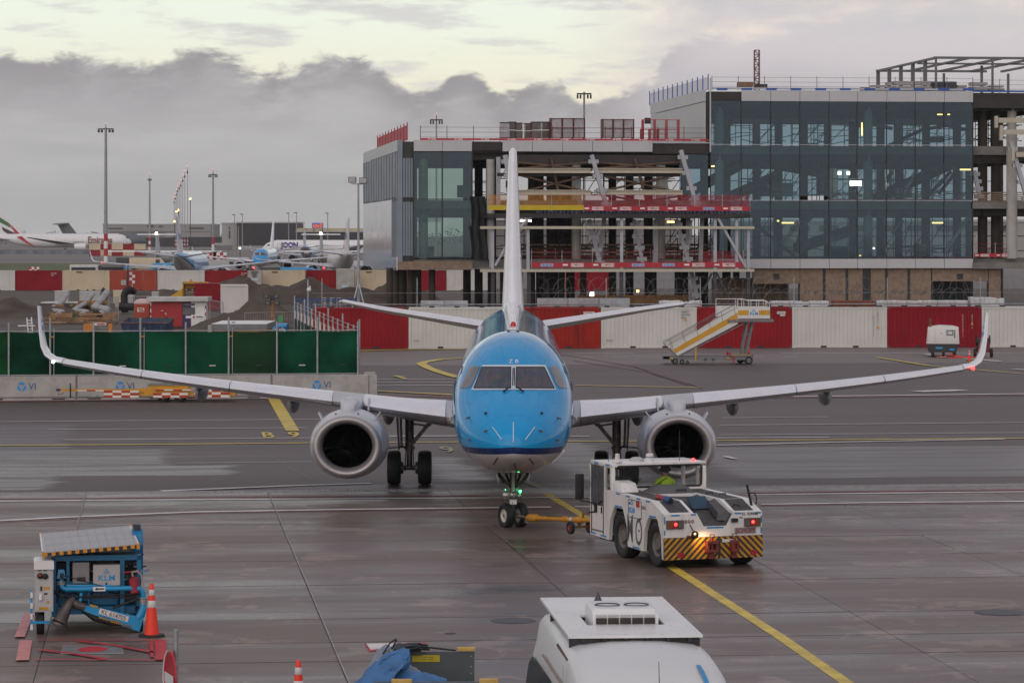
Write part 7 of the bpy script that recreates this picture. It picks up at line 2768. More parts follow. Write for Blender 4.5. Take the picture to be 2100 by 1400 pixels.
def striped(x0,x1,z0,z1,rows,n,off=0):
 r=MB().box(x0,x1,YT - .02,YT+.04,z0,z1).build('striped_board',M_trY,TR)
 h=(z1 - z0)/rows
 for j in range(rows):
  for i in range(n):
   a,c=lerp(x0,x1,i/n),lerp(x0,x1,(i+1)/n)
   MB().box(a,c,YT - .03,YT - .02,z0+h*j+h*.12,z0+h*(j+1) - h*.12).build('stripe',M_red if (i+j+off) % 2 else M_white,r)
striped(tx(213),tx(285),tz(815.5),tz(800),3,4,1)
striped(tx(314),tx(386),tz(815.5),tz(805),2,4,0)
striped(tx(398),tx(471),tz(815),tz(797.5),3,4,1)
striped(tx(318),tx(392),tz(801),tz(798),1,4,1)
striped(tx(160),tx(214),tz(802),tz(799),1,3,0)
for px in (333,367):
 for dy in (.25,1.15):
  wheel(TR,'wheel',T(tx(px),YT+dy,.24) @ TOY,.24,.15,.14,M_galv,18)
b=MB()
b.tube([(tx(143),YT+.2,tz(810)),(tx(143),YT+.2,tz(786))],.03,6)
b.tube([(tx(113),YT+.36,tz(800)),(tx(124),YT+.36,tz(800))],.05,6)
b.lathe([(.07,-.03),(.08,0),(.07,.03)],T(tx(143),YT+.2,tz(812)) @ TOX,10)
b.tube([(tx(118),YT+.3,tz(803)),(tx(116),YT+.3,tz(810)),(tx(128),YT+.3,tz(807))],.015,5)
b.build('jockey_wheel',M_dark,TR)

# ==================================================================== boarding stairs
YS=174.0
ST=thing('boarding_stairs','white wheeled boarding stairs with a wide yellow stripe, parked before the red container','stairs',(PX(1455,YS),YS,0),world_parts=True)
sx_,sz_=(lambda px: PX(px,YS)),(lambda py: PZ(py,YS))
M_stW=pm('stairs white',(.66,.65,.64),.4,var=.05,dirt=.15)
M_stG=pm('stairs steel',(.17,.175,.19),.5,.4,var=.15,dirt=.2)
M_stY=pm('stairs yellow',(.58,.30,.015),.45,var=.06)
for dy in (0,1.55):
 b=MB()
 pl=[(1379,716),(1390,729),(1513,664),(1513,626)]
 b.prism(pl,lambda px,py: V((sx_(px),YS+dy,sz_(py))),lambda px,py: V((sx_(px),YS+dy+.05,sz_(py))))
 sp=b.build('side_panel',M_stW,ST)
 if dy == 0:
  b=MB()
  b.add([(sx_(px),YS - .006,sz_(py)) for px,py in ((1379.5,717),(1386,724),(1512.5,654),(1512.5,641))],[(0,1,2,3)])
  b.build('yellow_stripe',M_stY,sp,fix=False)
n_=14
stp=None
for k in range(n_):
 t=(k+.5)/n_
 x,z=lerp(sx_(1388),sx_(1512),t),lerp(sz_(727),sz_(657),t)
 if stp is None:
  stp=MB().box(-.13,.13,.06,1.54,-.02,.02).build('step',M_stG,ST)
  q=stp
 else:
  q=inst(stp,parent=ST)
 q.matrix_parent_inverse=WORLD_ROOTS[ST.name]
 q.location=(x,YS,z)
for dy in (.0,1.6):
 b=MB()
 h0=[(1387,729),(1363,706),(1364,701),(1372,698),(1512,621)]
 b.tube([(sx_(a),YS+dy,sz_(c)) for a,c in h0],.02,6)
 b.tube([(sx_(a),YS+dy,sz_(c)) for a,c in ((1370,708),(1512,630))],.014,5)
 for k in range(6):
  t=k/5
  b.tube([(sx_(lerp(1376,1505,t)),YS+dy,sz_(lerp(697,626,t))),(sx_(lerp(1380,1508,t)),YS+dy,sz_(lerp(716,645,t)))],.012,4)
 b.build('handrail',M_stG,ST)
b=MB()
b.bar((sx_(1393),YS+.1,sz_(731)),(sx_(1528),YS+.1,sz_(662)),.05)
b.bar((sx_(1393),YS+1.5,sz_(731)),(sx_(1528),YS+1.5,sz_(662)),.05)
for k in range(11):
 t=k/10
 p=V((sx_(lerp(1397,1522,t)),YS+.1,sz_(lerp(729,665,t))))
 b.bar(p,p+V((.16,0,.16)),.03)
b.build('stringer',M_stG,ST)
# landing
MB().box(sx_(1492),sx_(1587),YS - .1,YS+1.7,sz_(660),sz_(655.5)).build('landing_floor',M_stG,ST)
b=MB()
b.box(sx_(1513),sx_(1579),YS - .02,YS+.03,sz_(653),sz_(629))
lpn=b.build('landing_panel',M_stW,ST)
for a,c in ((1513.5,1535.5),(1556,1578.5)):
 MB().box(sx_(a),sx_(c),YS - .026,YS - .02,sz_(646),sz_(636)).build('yellow_stripe',M_stY,lpn)
b=MB()
fn=lambda x,y: V((sx_(1546)+x,YS - .028,sz_(643)+y))
b.text("KLM",fn,.22,bold=.03,squash=1.1)
airline_crown(b,lambda x,y: fn(x,y+.17),.22)
b.build('emblem',M_blueL,lpn,fix=False)
MB().box(sx_(1471),sx_(1512),YS+1.52,YS+1.56,sz_(650),sz_(628)).box(sx_(1513),sx_(1579),YS+1.58,YS+1.62,sz_(653),sz_(629)).build('rear_panel',M_stW,ST)
for dy in (0,1.6):
 b=MB()
 b.tube([(sx_(1513),YS+dy,sz_(629)),(sx_(1513),YS+dy,sz_(614)),(sx_(1527),YS+dy,sz_(614)),(sx_(1532),YS+dy,sz_(616.5)),(sx_(1570),YS+dy,sz_(616.5)),(sx_(1578),YS+dy,sz_(622)),(sx_(1578),YS+dy,sz_(629))],.026,6)
 for px in (1525,1540,1556,1570):
  b.tube([(sx_(px),YS+dy,sz_(629)),(sx_(px),YS+dy,sz_(616))],.02,5)
 b.build('landing_rail',M_stW,ST)
b=MB()
b.tube([(sx_(1472),YS+1.5,sz_(650)),(sx_(1472),YS+1.5,sz_(614)),(sx_(1513),YS+1.5,sz_(614))],.026,6)
b.build('landing_rail',M_stW,ST)
MB().box(sx_(1579),sx_(1581),YS - .02,YS+1.6,sz_(653),sz_(622)).build('end_gate',M_ink,ST)
MB().box(sx_(1581),sx_(1588),YS,YS+1.6,sz_(661),sz_(656)).build('bumper',M_black,ST)
b=MB()
for dy in (.3,1.3):
 b.bar((sx_(1521),YS+dy,sz_(728)),(sx_(1534),YS+dy,sz_(661)),.11)
 b.bar((sx_(1531),YS+dy,sz_(728)),(sx_(1545),YS+dy,sz_(661)),.11)
 b.bar((sx_(1524),YS+dy,sz_(690)),(sx_(1540),YS+dy,sz_(684)),.05)
b.build('lifting_leg',M_stG,ST)
b=MB()
b.box(sx_(1361),sx_(1545),YS+.1,YS+.25,sz_(738),sz_(731))
b.box(sx_(1361),sx_(1545),YS+1.35,YS+1.5,sz_(738),sz_(731))
b.box(sx_(1361),sx_(1373),YS+.1,YS+1.5,sz_(736),sz_(731))
b.box(sx_(1500),sx_(1545),YS+.05,YS+1.55,sz_(731),sz_(726))
for a in (1450,1466):
 b.box(sx_(a - 6),sx_(a),YS+.1,YS+.3,sz_(741),sz_(736))
b.build('chassis',M_stG,ST)
b=MB()
for k in range(10):
 b.box(sx_(1498)+k*.12,sx_(1498)+k*.12+.06,YS+.03,YS+.05,sz_(729),sz_(726))
b.build('warning_edge',M_stY,ST)
b=MB()
b.box(sx_(1425.5),sx_(1428),YS+.02,YS+.1,sz_(740),sz_(712))
b.box(sx_(1374),sx_(1381),YS+.06,YS+.1,sz_(736),sz_(733))
b.box(sx_(1490),sx_(1497),YS+.06,YS+.1,sz_(736),sz_(733))
b.build('yellow_jack',M_stY,ST)
b=MB()
b.box(sx_(1503),sx_(1506),YS,YS+.1,sz_(744),sz_(730))
b.box(sx_(1489),sx_(1500),YS,YS+.1,sz_(727),sz_(723))
b.box(sx_(1491),sx_(1493),YS,YS+.1,sz_(729),sz_(720))
b.build('red_jack',M_red,ST)
for px,r_,dy in ((1385,.17,.15),(1399,.14,.15),(1385,.17,1.4),(1522,.20,1.4),(1536,.22,.15),(1536,.22,1.3),(1410,.10,.2)):
 wheel(ST,'wheel',T(sx_(px),YS+dy,r_) @ TOY,r_,.13,r_*.55,M_stG,16)
dup(cone0,(sx_(1537),YS+.7,sz_(726)),0,'orange cone standing on the chassis of the boarding stairs',scale=.62)

# ==================================================================== white compressor, cones, hose reel
YC=184.0
CP=thing('compressor','white wheeled compressor with a black base before the deep red container','compressor',(PX(1933,YC),YC,0),R(-8))
b=MB()
rg=[]
for y in (0,2.6):
 i_=.0
 rg.append([V((x,y,z)) for x,z in ((-.95,.78),(.98,.78),(.93,1.72),(.6,1.80),(-.2,1.84),(-.86,1.74))])
b.loft(rg)
cb_=b.build('canopy',pm('compressor white',(.68,.67,.65),.35,var=.03,dirt=.1),CP,bevel=.05,smooth=40)
MB().box(-.45,-.43,-.02,0,.86,1.66).box(-.88,-.86,-.02,0,.86,1.62).build('door_seam',M_grey,cb_)
b=MB()
random.seed(4)
for j in range(4):
 for i in range(5):
  if random.random() < .8:
   b.box(.22+i*.11,.22+i*.11+.08,-.012,0,1.52 - j*.12,1.60 - j*.12)
b.build('printed_panel',M_ink,cb_)
MB().text("45",lambda x,y: V((.26+x,-.014,1.47+y)),.22,bold=.03).build('lettering',pm('pale blue print',(.25,.40,.55),.5),cb_,fix=False)
MB().box(-.10,-.02,-.01,0,1.38,1.44).build('orange_label',M_prO,cb_)
b=MB()
b.hexa([(-.80,.0,.28),(.80,.0,.28),(.80,2.6,.28),(-.80,2.6,.28),(-.95,0,.78),(.95,0,.78),(.95,2.6,.78),(-.95,2.6,.78)])
ub=b.build('base',M_ink,CP)
MB().box(-.40,.0,-.02,0,.50,.60).box(.40,.70,-.02,0,.42,.52).build('blue_label',M_blueK,ub)
MB().tube([(-.72,.5,1.7),(-.72,.5,2.25)],.07,10).build('exhaust',M_rust,CP)
for x in (-.55,.05,.65):
 wheel(CP,'wheel',T(x,.25,.22) @ TOX,.22,.16,.12,M_dark,16)
for x in (-.6,.7):
 wheel(CP,'wheel',T(x,2.2,.22) @ TOX,.22,.16,.12,M_dark,16)
b=MB()
b.tube([(.3,-.1,.25),(.7,-.3,.10),(1.2,-.4,.04),(1.9,-.5,.03),(2.4,-.2,.03)],.03,6)
b.tube([(.2,-.1,.05),(-.3,-.5,.03),(.6,-.7,.03),(1.3,-.6,.03)],.025,6)
b.build('air_hose',M_orange,CP)
g_=GP(1988,741)
dup(cone0,(g_.x,g_.y,.02),0,'orange cone left of the right winglet, before the compressor hose',scale=.72)
g_=GP(2008,740)
dup(cone0,(g_.x,g_.y,.02),.4,'orange cone partly behind the right winglet',scale=.72)
HR=thing('hose_reel','dark red wheeled reel cart by the right winglet','reel',GP(2018,733))
MB().box(-.35,.35,0,.8,.3,.95).build('body',pm('reel dark red',(.12,.012,.015),.5),HR,bevel=.05)
MB().lathe([(.30,-.4),(.30,-.36),(.12,-.34),(.12,.34),(.30,.36),(.30,.4)],T(0,.4,1.0) @ TOX,18).build('reel',M_dark,HR)
for x in (-.48,.48):
 wheel(HR,'wheel',T(x,.3,.26) @ TOX,.26,.14,.14,M_red,16)
WB=thing('cone_foot','low orange weighted foot lying under the two cones near the right winglet','foot',GP(1994,745))
MB().lathe([(.26,0),(.28,.06),(.20,.14),(.06,.18),(.001,.18)],None,14).build('foot',pm('foot ochre',(.32,.14,.03),.7),WB,smooth=40)

# ==================================================================== building site behind the green fence
M_earth=pm('dug earth',(.075,.055,.042),.95,var=.35,scale=.35,bump=1.0,bscale=1.5)
def mound(name,cx_,cy_,rx,ry,h,seed,rough=.25,peaks=((0,0,1),)):
 nx,ny=60,30
 vs=[]
 for j in range(ny+1):
  for i in range(nx+1):
   u,v_=-1.25+2.5*i/nx,-1.25+2.5*j/ny
   z=0
   for (pu,pv,ph) in peaks:
    d=math.hypot((u - pu),(v_ - pv))
    z=max(z,ph*max(0,1 - d) ** 1.25*1.0)
   x,y=cx_+u*rx,cy_+v_*ry
   n1=mnoise.fractal((x*.35+seed,y*.35,seed),1.0,2.0,5)
   z=z*h*(1+rough*n1)+(.14*n1+.12*mnoise.fractal((x*1.3,y*1.3,seed),1.0,2.0,4))*min(1,z*4)
   if max(abs(u),abs(v_)) > 1.2:
    z=-.1
   vs.append((x,y,max(z,-.1)))
 b=MB()
 b.add(vs,[(j*(nx+1)+i,j*(nx+1)+i+1,(j+1)*(nx+1)+i+1,(j+1)*(nx+1)+i) for j in range(ny) for i in range(nx)])
 return struct(b.build(name,M_earth,smooth=40,fix=False))
mound('earth_mound',PX(625,330),330,10.5,9,2.9,3,peaks=((-.62,0,.96),(.08,.1,.82),(.45,0,.60),(-.3,0,.72)))
mound('earth_mound',PX(800,345),345,4.5,5,1.9,9,peaks=((0,0,1),(.5,.2,.8)))
mound('earth_mound',PX(520,235),235,4.4,6,2.2,5,peaks=((.0,0,1),(.35,0,.92),(-.3,.1,.7)))
mound('earth_mound',PX(25,275),275,6.5,9,1.6,7,peaks=((0,0,1),(-.5,.2,.8),(.4,0,.7)))
mound('earth_mound',PX(340,345),345,6.5,7,1.2,12,peaks=((0,0,1),(.6,0,.9),(-.6,0,.8)))

G_p='grey bent pipes over the timber pit'
M_pipe=pm('zinc pipe wrap',(.36,.35,.35),.5,.2,var=.2,scale=2,dirt=.3)
def zpipe(pts,ys,r_,capmat,label):
 q=[P(a,c,y) for (a,c),y in zip(pts,ys)]
 root=thing('pipe',label,'pipe',(q[-1].x,q[-1].y,0),group=G_p,world_parts=True)
 MB().tube(q,r_,12).build('tube',M_pipe,root,smooth=50)
 d=(q[-1] - q[-2]).normalized()
 MB().tube([q[-1],q[-1]+d*.15],r_*1.75,16).build('end_cap',capmat,root)
 for k in range(len(q) - 1):
  m_=q[k].lerp(q[k+1],.5)
  dd=(q[k+1] - q[k]).normalized()*.04
  MB().tube([m_ - dd,m_+dd],r_*1.06,12).build('clamp_ring',M_dark,root)
 b=MB()
 for k in (1,3):
  b.box(q[k].x - .3,q[k].x+.3,q[k].y - .3,q[k].y+.3,.0,max(.2,q[k].z - r_*.8))
 b.build('support',pm('support timber',(.16,.09,.045),.8),root)
M_capG=pm('green end cap',(.012,.07,.02),.5)
zpipe([(137,603),(126,621),(101,636.5),(128,640),(106,653)],(300,288,276,268,262),.24,M_capG,'left grey pipe with a bent run and a green end cap')
zpipe([(190,603),(176,622),(151,637),(178,640),(156,653)],(300,288,276,268,262),.24,M_capG,'middle grey pipe with a green end cap')
zpipe([(219,600),(204,620),(194,630),(220,635),(198,651)],(300,288,280,268,262),.32,M_black,'right and widest grey pipe with a black end cap')
BP=thing('drain_hose','thick black corrugated pipe bent over beside the pipes','pipe',(PX(255,285),285,0),world_parts=True)
rr=[]
_pp=[P(256,640,285),P(254.5,622,285),P(254,606,285),P(258,597,285),P(266,594,286),P(273,597,288)]
MB().tube(_pp,.30,12).build('tube',M_black,BP,smooth=50)
for k in range(14):
 t=k/13*(len(_pp) - 1)
 i=min(int(t),len(_pp) - 2)
 m_=_pp[i].lerp(_pp[i+1],t - i)
 dd=(_pp[i+1] - _pp[i]).normalized()*.03
 MB().tube([m_ - dd,m_+dd],.335,12).build('rib',M_black,BP)
MB().tube([P(244,628,284),P(274,629,284)],.34,12).build('ground_pipe',M_black,BP,smooth=50)

M_wood=pm('raw timber',(.30,.17,.085),.8,var=.25,scale=1.5)
M_wood2=pm('weathered timber',(.17,.10,.06),.85,var=.25,scale=1.5)
G_t='timber stacks round the pipes'
def timber(px0,px1,py0,py1,Y,n,lab,seed):
 rs=random.Random(seed)
 root=thing('timber_stack',lab,'timber',(PX((px0+px1)/2,Y),Y,max(0,PZ(py1,Y))),group=G_t,world_parts=True)
 z0,z1=PZ(py1,Y),PZ(py0,Y)
 h=(z1 - z0)/n
 for k in range(n):
  x=PX(px0,Y)+rs.uniform(0,.8)
  while x < PX(px1,Y) - .3:
   L=rs.uniform(.8,2.2)
   xe=min(x+L,PX(px1,Y)+rs.uniform(-.2,.2))
   MB().box(x,xe - .04,Y+k*.45+rs.uniform(-.1,.1),Y+k*.45+.6,z0+h*k,z0+h*(k+1) - .03).build('plank',rs.choice([M_wood,M_wood,M_wood2]),root)
   x=xe+(rs.uniform(.2,.7) if rs.random() < .3 else 0)
timber(88,240,640,668,264,6,'wide stepped stack of loose planks below the three grey pipes',2)
timber(84,238,643,663,252,5,'rough planks strewn in front of the pipe end caps',12)
timber(95,150,624,642,279,4,'planks behind the left grey pipe',5)
timber(150,225,616,628,287,2,'long planks laid across behind the middle pipe',8)
WL=thing('pit_wall','low dark concrete wall with a white top behind the pipes','wall',(PX(160,296),296,0),world_parts=True)
MB().box(PX(80,296),PX(235,296),296,296.4,0,PZ(622,296)).build('wall',pm('dark pit concrete',(.09,.08,.07),.8),WL)
MB().box(PX(82,296),PX(172,296),296.4,300,PZ(621,296) - .1,PZ(620,296)).build('capping',M_poly,WL)
for px,py,w_,h_,lab in ((126,598,28,16,'pale grey steel cabinet behind the left pipe'),(184,599,42,16,'long white site box behind the middle pipe'),(245,597,26,9,'cream plank box left of the black bent pipe'),(268,607,10,16,'white crate right of the black bent pipe'),(318,600,14,12,'white tote beside the yellow machine')):
 Y=312.0
 r=thing('site_box',lab,'box',(PX(px,Y),Y,0),group='site boxes by the pit')
 hw=w_/2*Y/FPX
 MB().box(-hw,hw,0,1.4,0,PZ(py,Y)).build('case',M_cC if 'cream' in lab else M_grey,r,bevel=.03)
 MB().box(-hw - .03,hw+.03,-.03,1.43,PZ(py,Y),PZ(py,Y)+.08).build('lid',M_poly,r)
for px,py,w_,lab in ((180,588,16,'black plastic heap before the cream container'),(212,588,34,'long black sheeting heap before the cream container'),(310,592,18,'dark cable pile before the orange red container')):
 Y=380.0
 r=mound('sheet',PX(px,Y),Y,w_/2*Y/FPX,1.0,max(.3,PZ(py,Y) - .2),px)
 r.data.materials[0]=M_black
 del r['kind']
 tag(r,lab,'heap','black heaps by the far containers')

# crowd barriers, ladder, orange barrier, skip
def heras(p,q,z0,z1,label,n=10,cat='fence',name='mesh_fence',group='loose site fence panels',tilt=0):
 r=thing(name,label,cat,(p.x,p.y,z0),group=group,world_parts=True)
 b=MB()
 up0,up1=V((0,0,z0)),V((0,0,z1))
 b.tube([p+up0,p+up1,q+up1,q+up0,p+up0],.03,5)
 b.build('frame',M_galv,r)
 b=MB()
 for k in range(1,n):
  m_=p.lerp(q,k/n)
  b.tube([m_+up0,m_+up1],.012,3)
 for k in range(1,4):
  z=V((0,0,lerp(z0,z1,k/4)))
  b.tube([p+z,q+z],.010,3)
 stuff(b.build('mesh_wires',M_galv,r))
 return r
g=lambda px,Y: V((PX(px,Y),Y,0))
heras(g(75,200),g(155,199),.1,.95,'low crowd barrier at the foot of the timber, left',14)
heras(g(168,200),g(240,200),.1,.95,'low crowd barrier before the orange road barrier',14)
heras(g(355,196),g(404,196),.1,1.0,'low crowd barrier right of the blue skip',10)
heras(g(223,262),g(243,261),.05,2.0,'dark mesh panel right of the widest pipe',18)
heras(g(430,250),g(458,240),.05,2.0,'mesh panel between the red cabin and the white container',14)
heras(g(502,210),g(560,212),.05,1.95,'tall mesh panel on the near earth heap',16)
heras(g(562,212),g(604,214),.05,1.95,'tall mesh panel right of the light tower',12)
heras(g(270,300),g(310,300),.05,1.3,'mesh panel behind the red toilet',14)
b=MB()
LA=thing('ladder','white ladder with a plank across it, on bare earth at left','ladder',(PX(61,215),215,0),world_parts=True)
b.tube([P(58,684,214),P(55,652,217)],.04,5)
b.tube([P(67,684,214),P(64.5,651,217)],.04,5)
b.build('stile',M_white,LA)
for k in range(5):
 y=657+k*6
 MB().tube([P(56+k*.4,y,215.5),P(65+k*.4,y,215.5)],.03,5).build('rung',M_white,LA)
MB().box(PX(37,215.3),PX(72,215.3),215.2,215.5,PZ(669,215),PZ(667,215)).build('plank',M_white,LA)
OB=thing('road_barrier','orange road barrier with a red and white notice board on it','barrier',(PX(200,205),205,0),world_parts=True)
for a,c in ((171,193),(222,230)):
 MB().box(PX(a,205),PX(c,205),205,205.4,0,PZ(664,205)).build('section',pm('road barrier orange',(.55,.20,.03),.6),OB,bevel=.04)
nb=MB().box(PX(194,205),PX(218,205),204.9,205,PZ(667,205),PZ(662,205)).build('notice_board',M_white,OB)
MB().box(PX(199,205),PX(216,205),204.88,204.9,PZ(665.8,205),PZ(663.3,205)).build('red_print',M_red,nb)
MB().box(PX(196,205),PX(225,205),205.4,206.6,0,PZ(672,205)).build('bulk_bag',pm('bulk bag grey',(.20,.19,.18),.8),OB,bevel=.1)
SK=thing('skip','open blue waste skip with rusty rim in front of the red site cabin','skip',(PX(300,216),216,0),world_parts=True)
x0,x1=PX(250,216),PX(352,216)
M_skip=pm('skip blue',(.02,.05,.12),.6,var=.2,scale=1,dirt=.7,dcol=(.10,.05,.025))
b=MB()
zt=PZ(662,214)
b.hexa([(x0+.5,214,0),(x1 - .3,214,0),(x1 - .3,214.06,0),(x0+.5,214.06,0),(x0+.2,213.7,zt),(x1,213.7,zt),(x1,213.76,zt),(x0+.2,213.76,zt)])
b.hexa([(x0+.5,219,0),(x1 - .3,219,0),(x1 - .3,219.06,0),(x0+.5,219.06,0),(x0 - .0,219.3,zt+.2),(x1 - .2,219.3,zt+.2),(x1 - .2,219.36,zt+.2),(x0 - .0,219.36,zt+.2)])
b.hexa([(x0+.5,214,0),(x0+.56,214,0),(x0+.56,219,0),(x0+.5,219,0),(x0+.2,213.7,zt),(x0+.26,213.7,zt),(x0+.06,219.3,zt+.2),(x0,219.3,zt+.2)])
b.hexa([(x1 - .36,214,0),(x1 - .3,214,0),(x1 - .3,219,0),(x1 - .36,219,0),(x1 - .06,213.7,zt),(x1,213.7,zt),(x1 - .2,219.3,zt+.2),(x1 - .26,219.3,zt+.2)])
b.box(x0+.5,x1 - .3,214,219,.02,.08)
b.build('tub',M_skip,SK)
b=MB()
b.tube([(x0+.2,213.7,zt),(x1,213.7,zt),(x1 - .2,219.3,zt+.2),(x0,219.3,zt+.2),(x0+.2,213.7,zt)],.05,5)
b.build('rim',M_rust,SK)
for k in range(4):
 x=lerp(x0+.7,x1 - .5,k/3)
 MB().box(x - .06,x+.06,213.74,213.95,.05,zt).build('rib',M_skip,SK)
for px in (268,334):
 MB().lathe([(.30,0),(.30,.02),(.001,.03)],T(PX(px,214),213.86,.35) @ TOY,16).build('rust_patch',M_rust,SK)

# cabin, toilet, hut, machines
YK=240.0
KB=thing('site_cabin','red, purple and white site cabin under a white flat roof','cabin',(PX(364,YK),YK,0),world_parts=True)
kx=lambda px: PX(px,YK)
kz=lambda py: PZ(py,YK)
M_kR=pm('cabin red',(.36,.012,.018),.5,var=.06)
M_kP=pm('cabin purple',(.045,.012,.10),.5,var=.1)
MB().box(kx(311),kx(374),YK,YK+2.4,.15,kz(618)).build('red_wall',M_kR,KB)
MB().box(kx(374),kx(392),YK,YK+2.4,.15,kz(618)).build('purple_wall',M_kP,KB)
wm=MB().box(kx(392),kx(421),YK,YK+2.4,.15,kz(618)).build('white_wall',M_white,KB)
MB().box(kx(302),kx(428),YK - .5,YK+2.7,kz(618),kz(609)).build('roof',pm('cabin roof',(.5,.5,.5),.6),KB,bevel=.03)
MB().box(kx(311),kx(424),YK+.05,YK+2.3,0,.15).build('plinth',M_ink,KB)
dr_=MB().box(kx(342),kx(373.5),YK - .04,YK,.2,kz(620)).build('door',M_kR,KB)
MB().tube([(kx(337.5),YK - .1,kz(642)),(kx(341),YK - .1,kz(642)),(kx(341),YK - .1,kz(646))],.03,5).build('handle',M_white,dr_)
MB().box(kx(330),kx(334.5),YK - .03,YK,kz(637.6),kz(636.4)).build('door_plate',M_white,KB)
for y0,y1 in ((622,627),(630,645)):
 MB().box(kx(375),kx(400),YK - .03,YK,kz(y1),kz(y0)).build('window',M_glass2,KB)
wb_=MB().box(kx(381),kx(420),YK - .05,YK - .01,kz(652.5),kz(647.5)).build('name_board',M_white,KB)
MB().add([(kx(397.5)+.1*math.cos(a),YK - .06,kz(650)+.1*math.sin(a)) for a in [R(90*i) for i in range(4)]],[(0,1,2,3)]).build('red_diamond',M_red,wb_,fix=False)
MB().box(kx(403),kx(417),YK - .056,YK - .05,kz(650.5),kz(649)).box(kx(403),kx(412),YK - .056,YK - .05,kz(648.7),kz(648)).build('print',M_ink,wb_)
for px,n in ((308,7),(420.5,7)):
 for k in range(n):
  MB().box(kx(px),kx(px+2.2),YK - .06,YK - .03,lerp(.2,kz(619),k/n),lerp(.2,kz(619),(k+1)/n)).build('edge_marking',M_red if k % 2 else M_white,KB)
TL=thing('portable_toilet','orange red portable toilet with a pale domed roof left of the red cabin','toilet',(PX(291,242),242,0))
MB().box(-.58,.58,0,1.2,.05,1.85).build('body',M_cO,TL,bevel=.04)
rg=[]
for z,s_ in ((1.85,1.0),(2.0,.98),(2.18,.7),(2.25,.35)):
 rg.append([V((x*.62*s_,.6+y*.62*s_,z)) for x,y in ((-1,-1),(1,-1),(1,1),(-1,1))])
MB().loft(rg).build('roof',pm('translucent roof',(.60,.42,.42),.5),TL,bevel=.03,smooth=50)
tb_=MB().box(-.35,.18,-.02,0,1.25,1.55).build('sign',M_white,TL)
MB().box(-.28,.10,-.03,-.02,1.40,1.50).box(-.2,.15,-.03,-.02,1.28,1.36).build('print',M_red,tb_)
HT=thing('site_hut','low orange hut with a flat white roof behind the green fence','hut',(PX(490,172),172,0),world_parts=True)
hx0,hx1=PX(436,172),PX(546,172)
MB().box(hx0+.1,hx1 - .1,172.1,178,0,2.02).build('wall',pm('hut orange',(.55,.20,.02),.5),HT)
MB().box(hx0 - .05,hx1+.05,171.9,178.3,2.0,2.28).build('fascia',pm('fascia grey',(.17,.18,.19),.5),HT)
rf_=MB().box(hx0 - .05,hx1+.05,171.9,178.3,2.283,2.31).build('roof',M_white,HT)
MB().box(hx0+.9,hx0+1.05,173.5,174.2,2.31,2.35).build('roof_vent',M_dark,rf_)
for s_ in (hx0+.12,hx1 - .35):
 MB().box(s_,s_+.22,172.05,172.1,1.55,1.95).build('red_sign',M_red,HT)
MB().box(hx0 - .28,hx0 - .05,172.2,173,1.0,2.2).build('side_box',M_grey,HT)

YM=300.0
SM=thing('screening_machine','yellow soil screening machine with a chute and a hopper above the red cabin','machine',(PX(403,YM),YM,0),world_parts=True)
mx,mz=(lambda px: PX(px,YM)),(lambda py: PZ(py,YM))
M_mac=pm('machine yellow',(.52,.24,.012),.5,var=.1,dirt=.3,dcol=(.2,.1,.02))
b=MB()
b.box(mx(374.5),mx(377),YM,YM+2,mz(609),mz(578))
b.box(mx(424),mx(426.5),YM,YM+2,mz(609),mz(578))
b.box(mx(374),mx(427),YM - .1,YM+2,mz(582),mz(578))
b.box(mx(377),mx(424),YM+.5,YM+1.9,mz(594),mz(582))
for k in range(12):
 b.box(mx(379+k*3.8),mx(380.2+k*3.8),YM+.4,YM+.5,mz(593),mz(583))
b.add([(mx(388),YM,mz(578)),(mx(396),YM,mz(578)),(mx(391),YM,mz(571))],[(0,1,2)])
hop=b.build('hopper',M_mac,SM)
b=MB()
b.hexa([(mx(350),YM,mz(608)),(mx(376),YM,mz(608)),(mx(376),YM+1.6,mz(608)),(mx(350),YM+1.6,mz(608)),(mx(352),YM,mz(606)),(mx(376),YM,mz(590)),(mx(376),YM+1.6,mz(590)),(mx(352),YM+1.6,mz(606))])
b.build('chute',pm('chute yellow',(.62,.36,.015),.5),SM)
b=MB()
for k in range(7):
 px=383+k*6.4
 b.box(mx(px),mx(px+3),YM - .05,YM+.3,mz(597),mz(591))
b.build('valve_blocks',M_dark,SM)
b=MB()
b.box(mx(384),mx(426),YM+.2,YM+2,0,mz(606))
b.box(mx(340),mx(384),YM+.3,YM+1.6,.3,mz(609))
b.build('engine_frame',pm('machine ochre',(.22,.13,.04),.6),SM)
MB().box(mx(388),mx(425),YM - .1,YM,mz(600),mz(598)).build('rail',M_hazY,SM)
MB().sphere((mx(427.5),YM,mz(595)),.10,8,6).build('amber_lamp',M_amberL,SM)
for x in (mx(352),mx(415)):
 MB().loft([[V((x+sx*1.0*c_,YM+.1+yy,.4+s_*.4)) for c_,s_ in [(math.cos(R(30*i)),math.sin(R(30*i))) for i in range(12)] for sx in (1,)] for yy in (0,.5)]).build('track',M_black,SM)
wc=container(M_cW,(PX(455,286),286,.012),R(96),'white container seen end on beside the earth heap','site containers')
wc.location=(PX(509,286),286,.012)
rc=container(M_cR2,(PX(452,296),296,.012),R(96),'dark red container half hidden behind the white end on container','site containers')
LT=thing('light_tower','bright blue mobile light tower with four dark floodlights on a rusty mast','light tower',(PX(566,188),188,0),world_parts=True)
lx,lz=(lambda px: PX(px,188.0)),(lambda py: PZ(py,188.0))
MB().box(lx(546),lx(588),188,189.6,.4,lz(664)).build('housing',M_blueK,LT,bevel=.12,smooth=40)
MB().box(lx(564),lx(586),187.9,188,.9,lz(670)).build('panel',pm('panel dark blue',(.02,.06,.22),.5),LT)
b=MB()
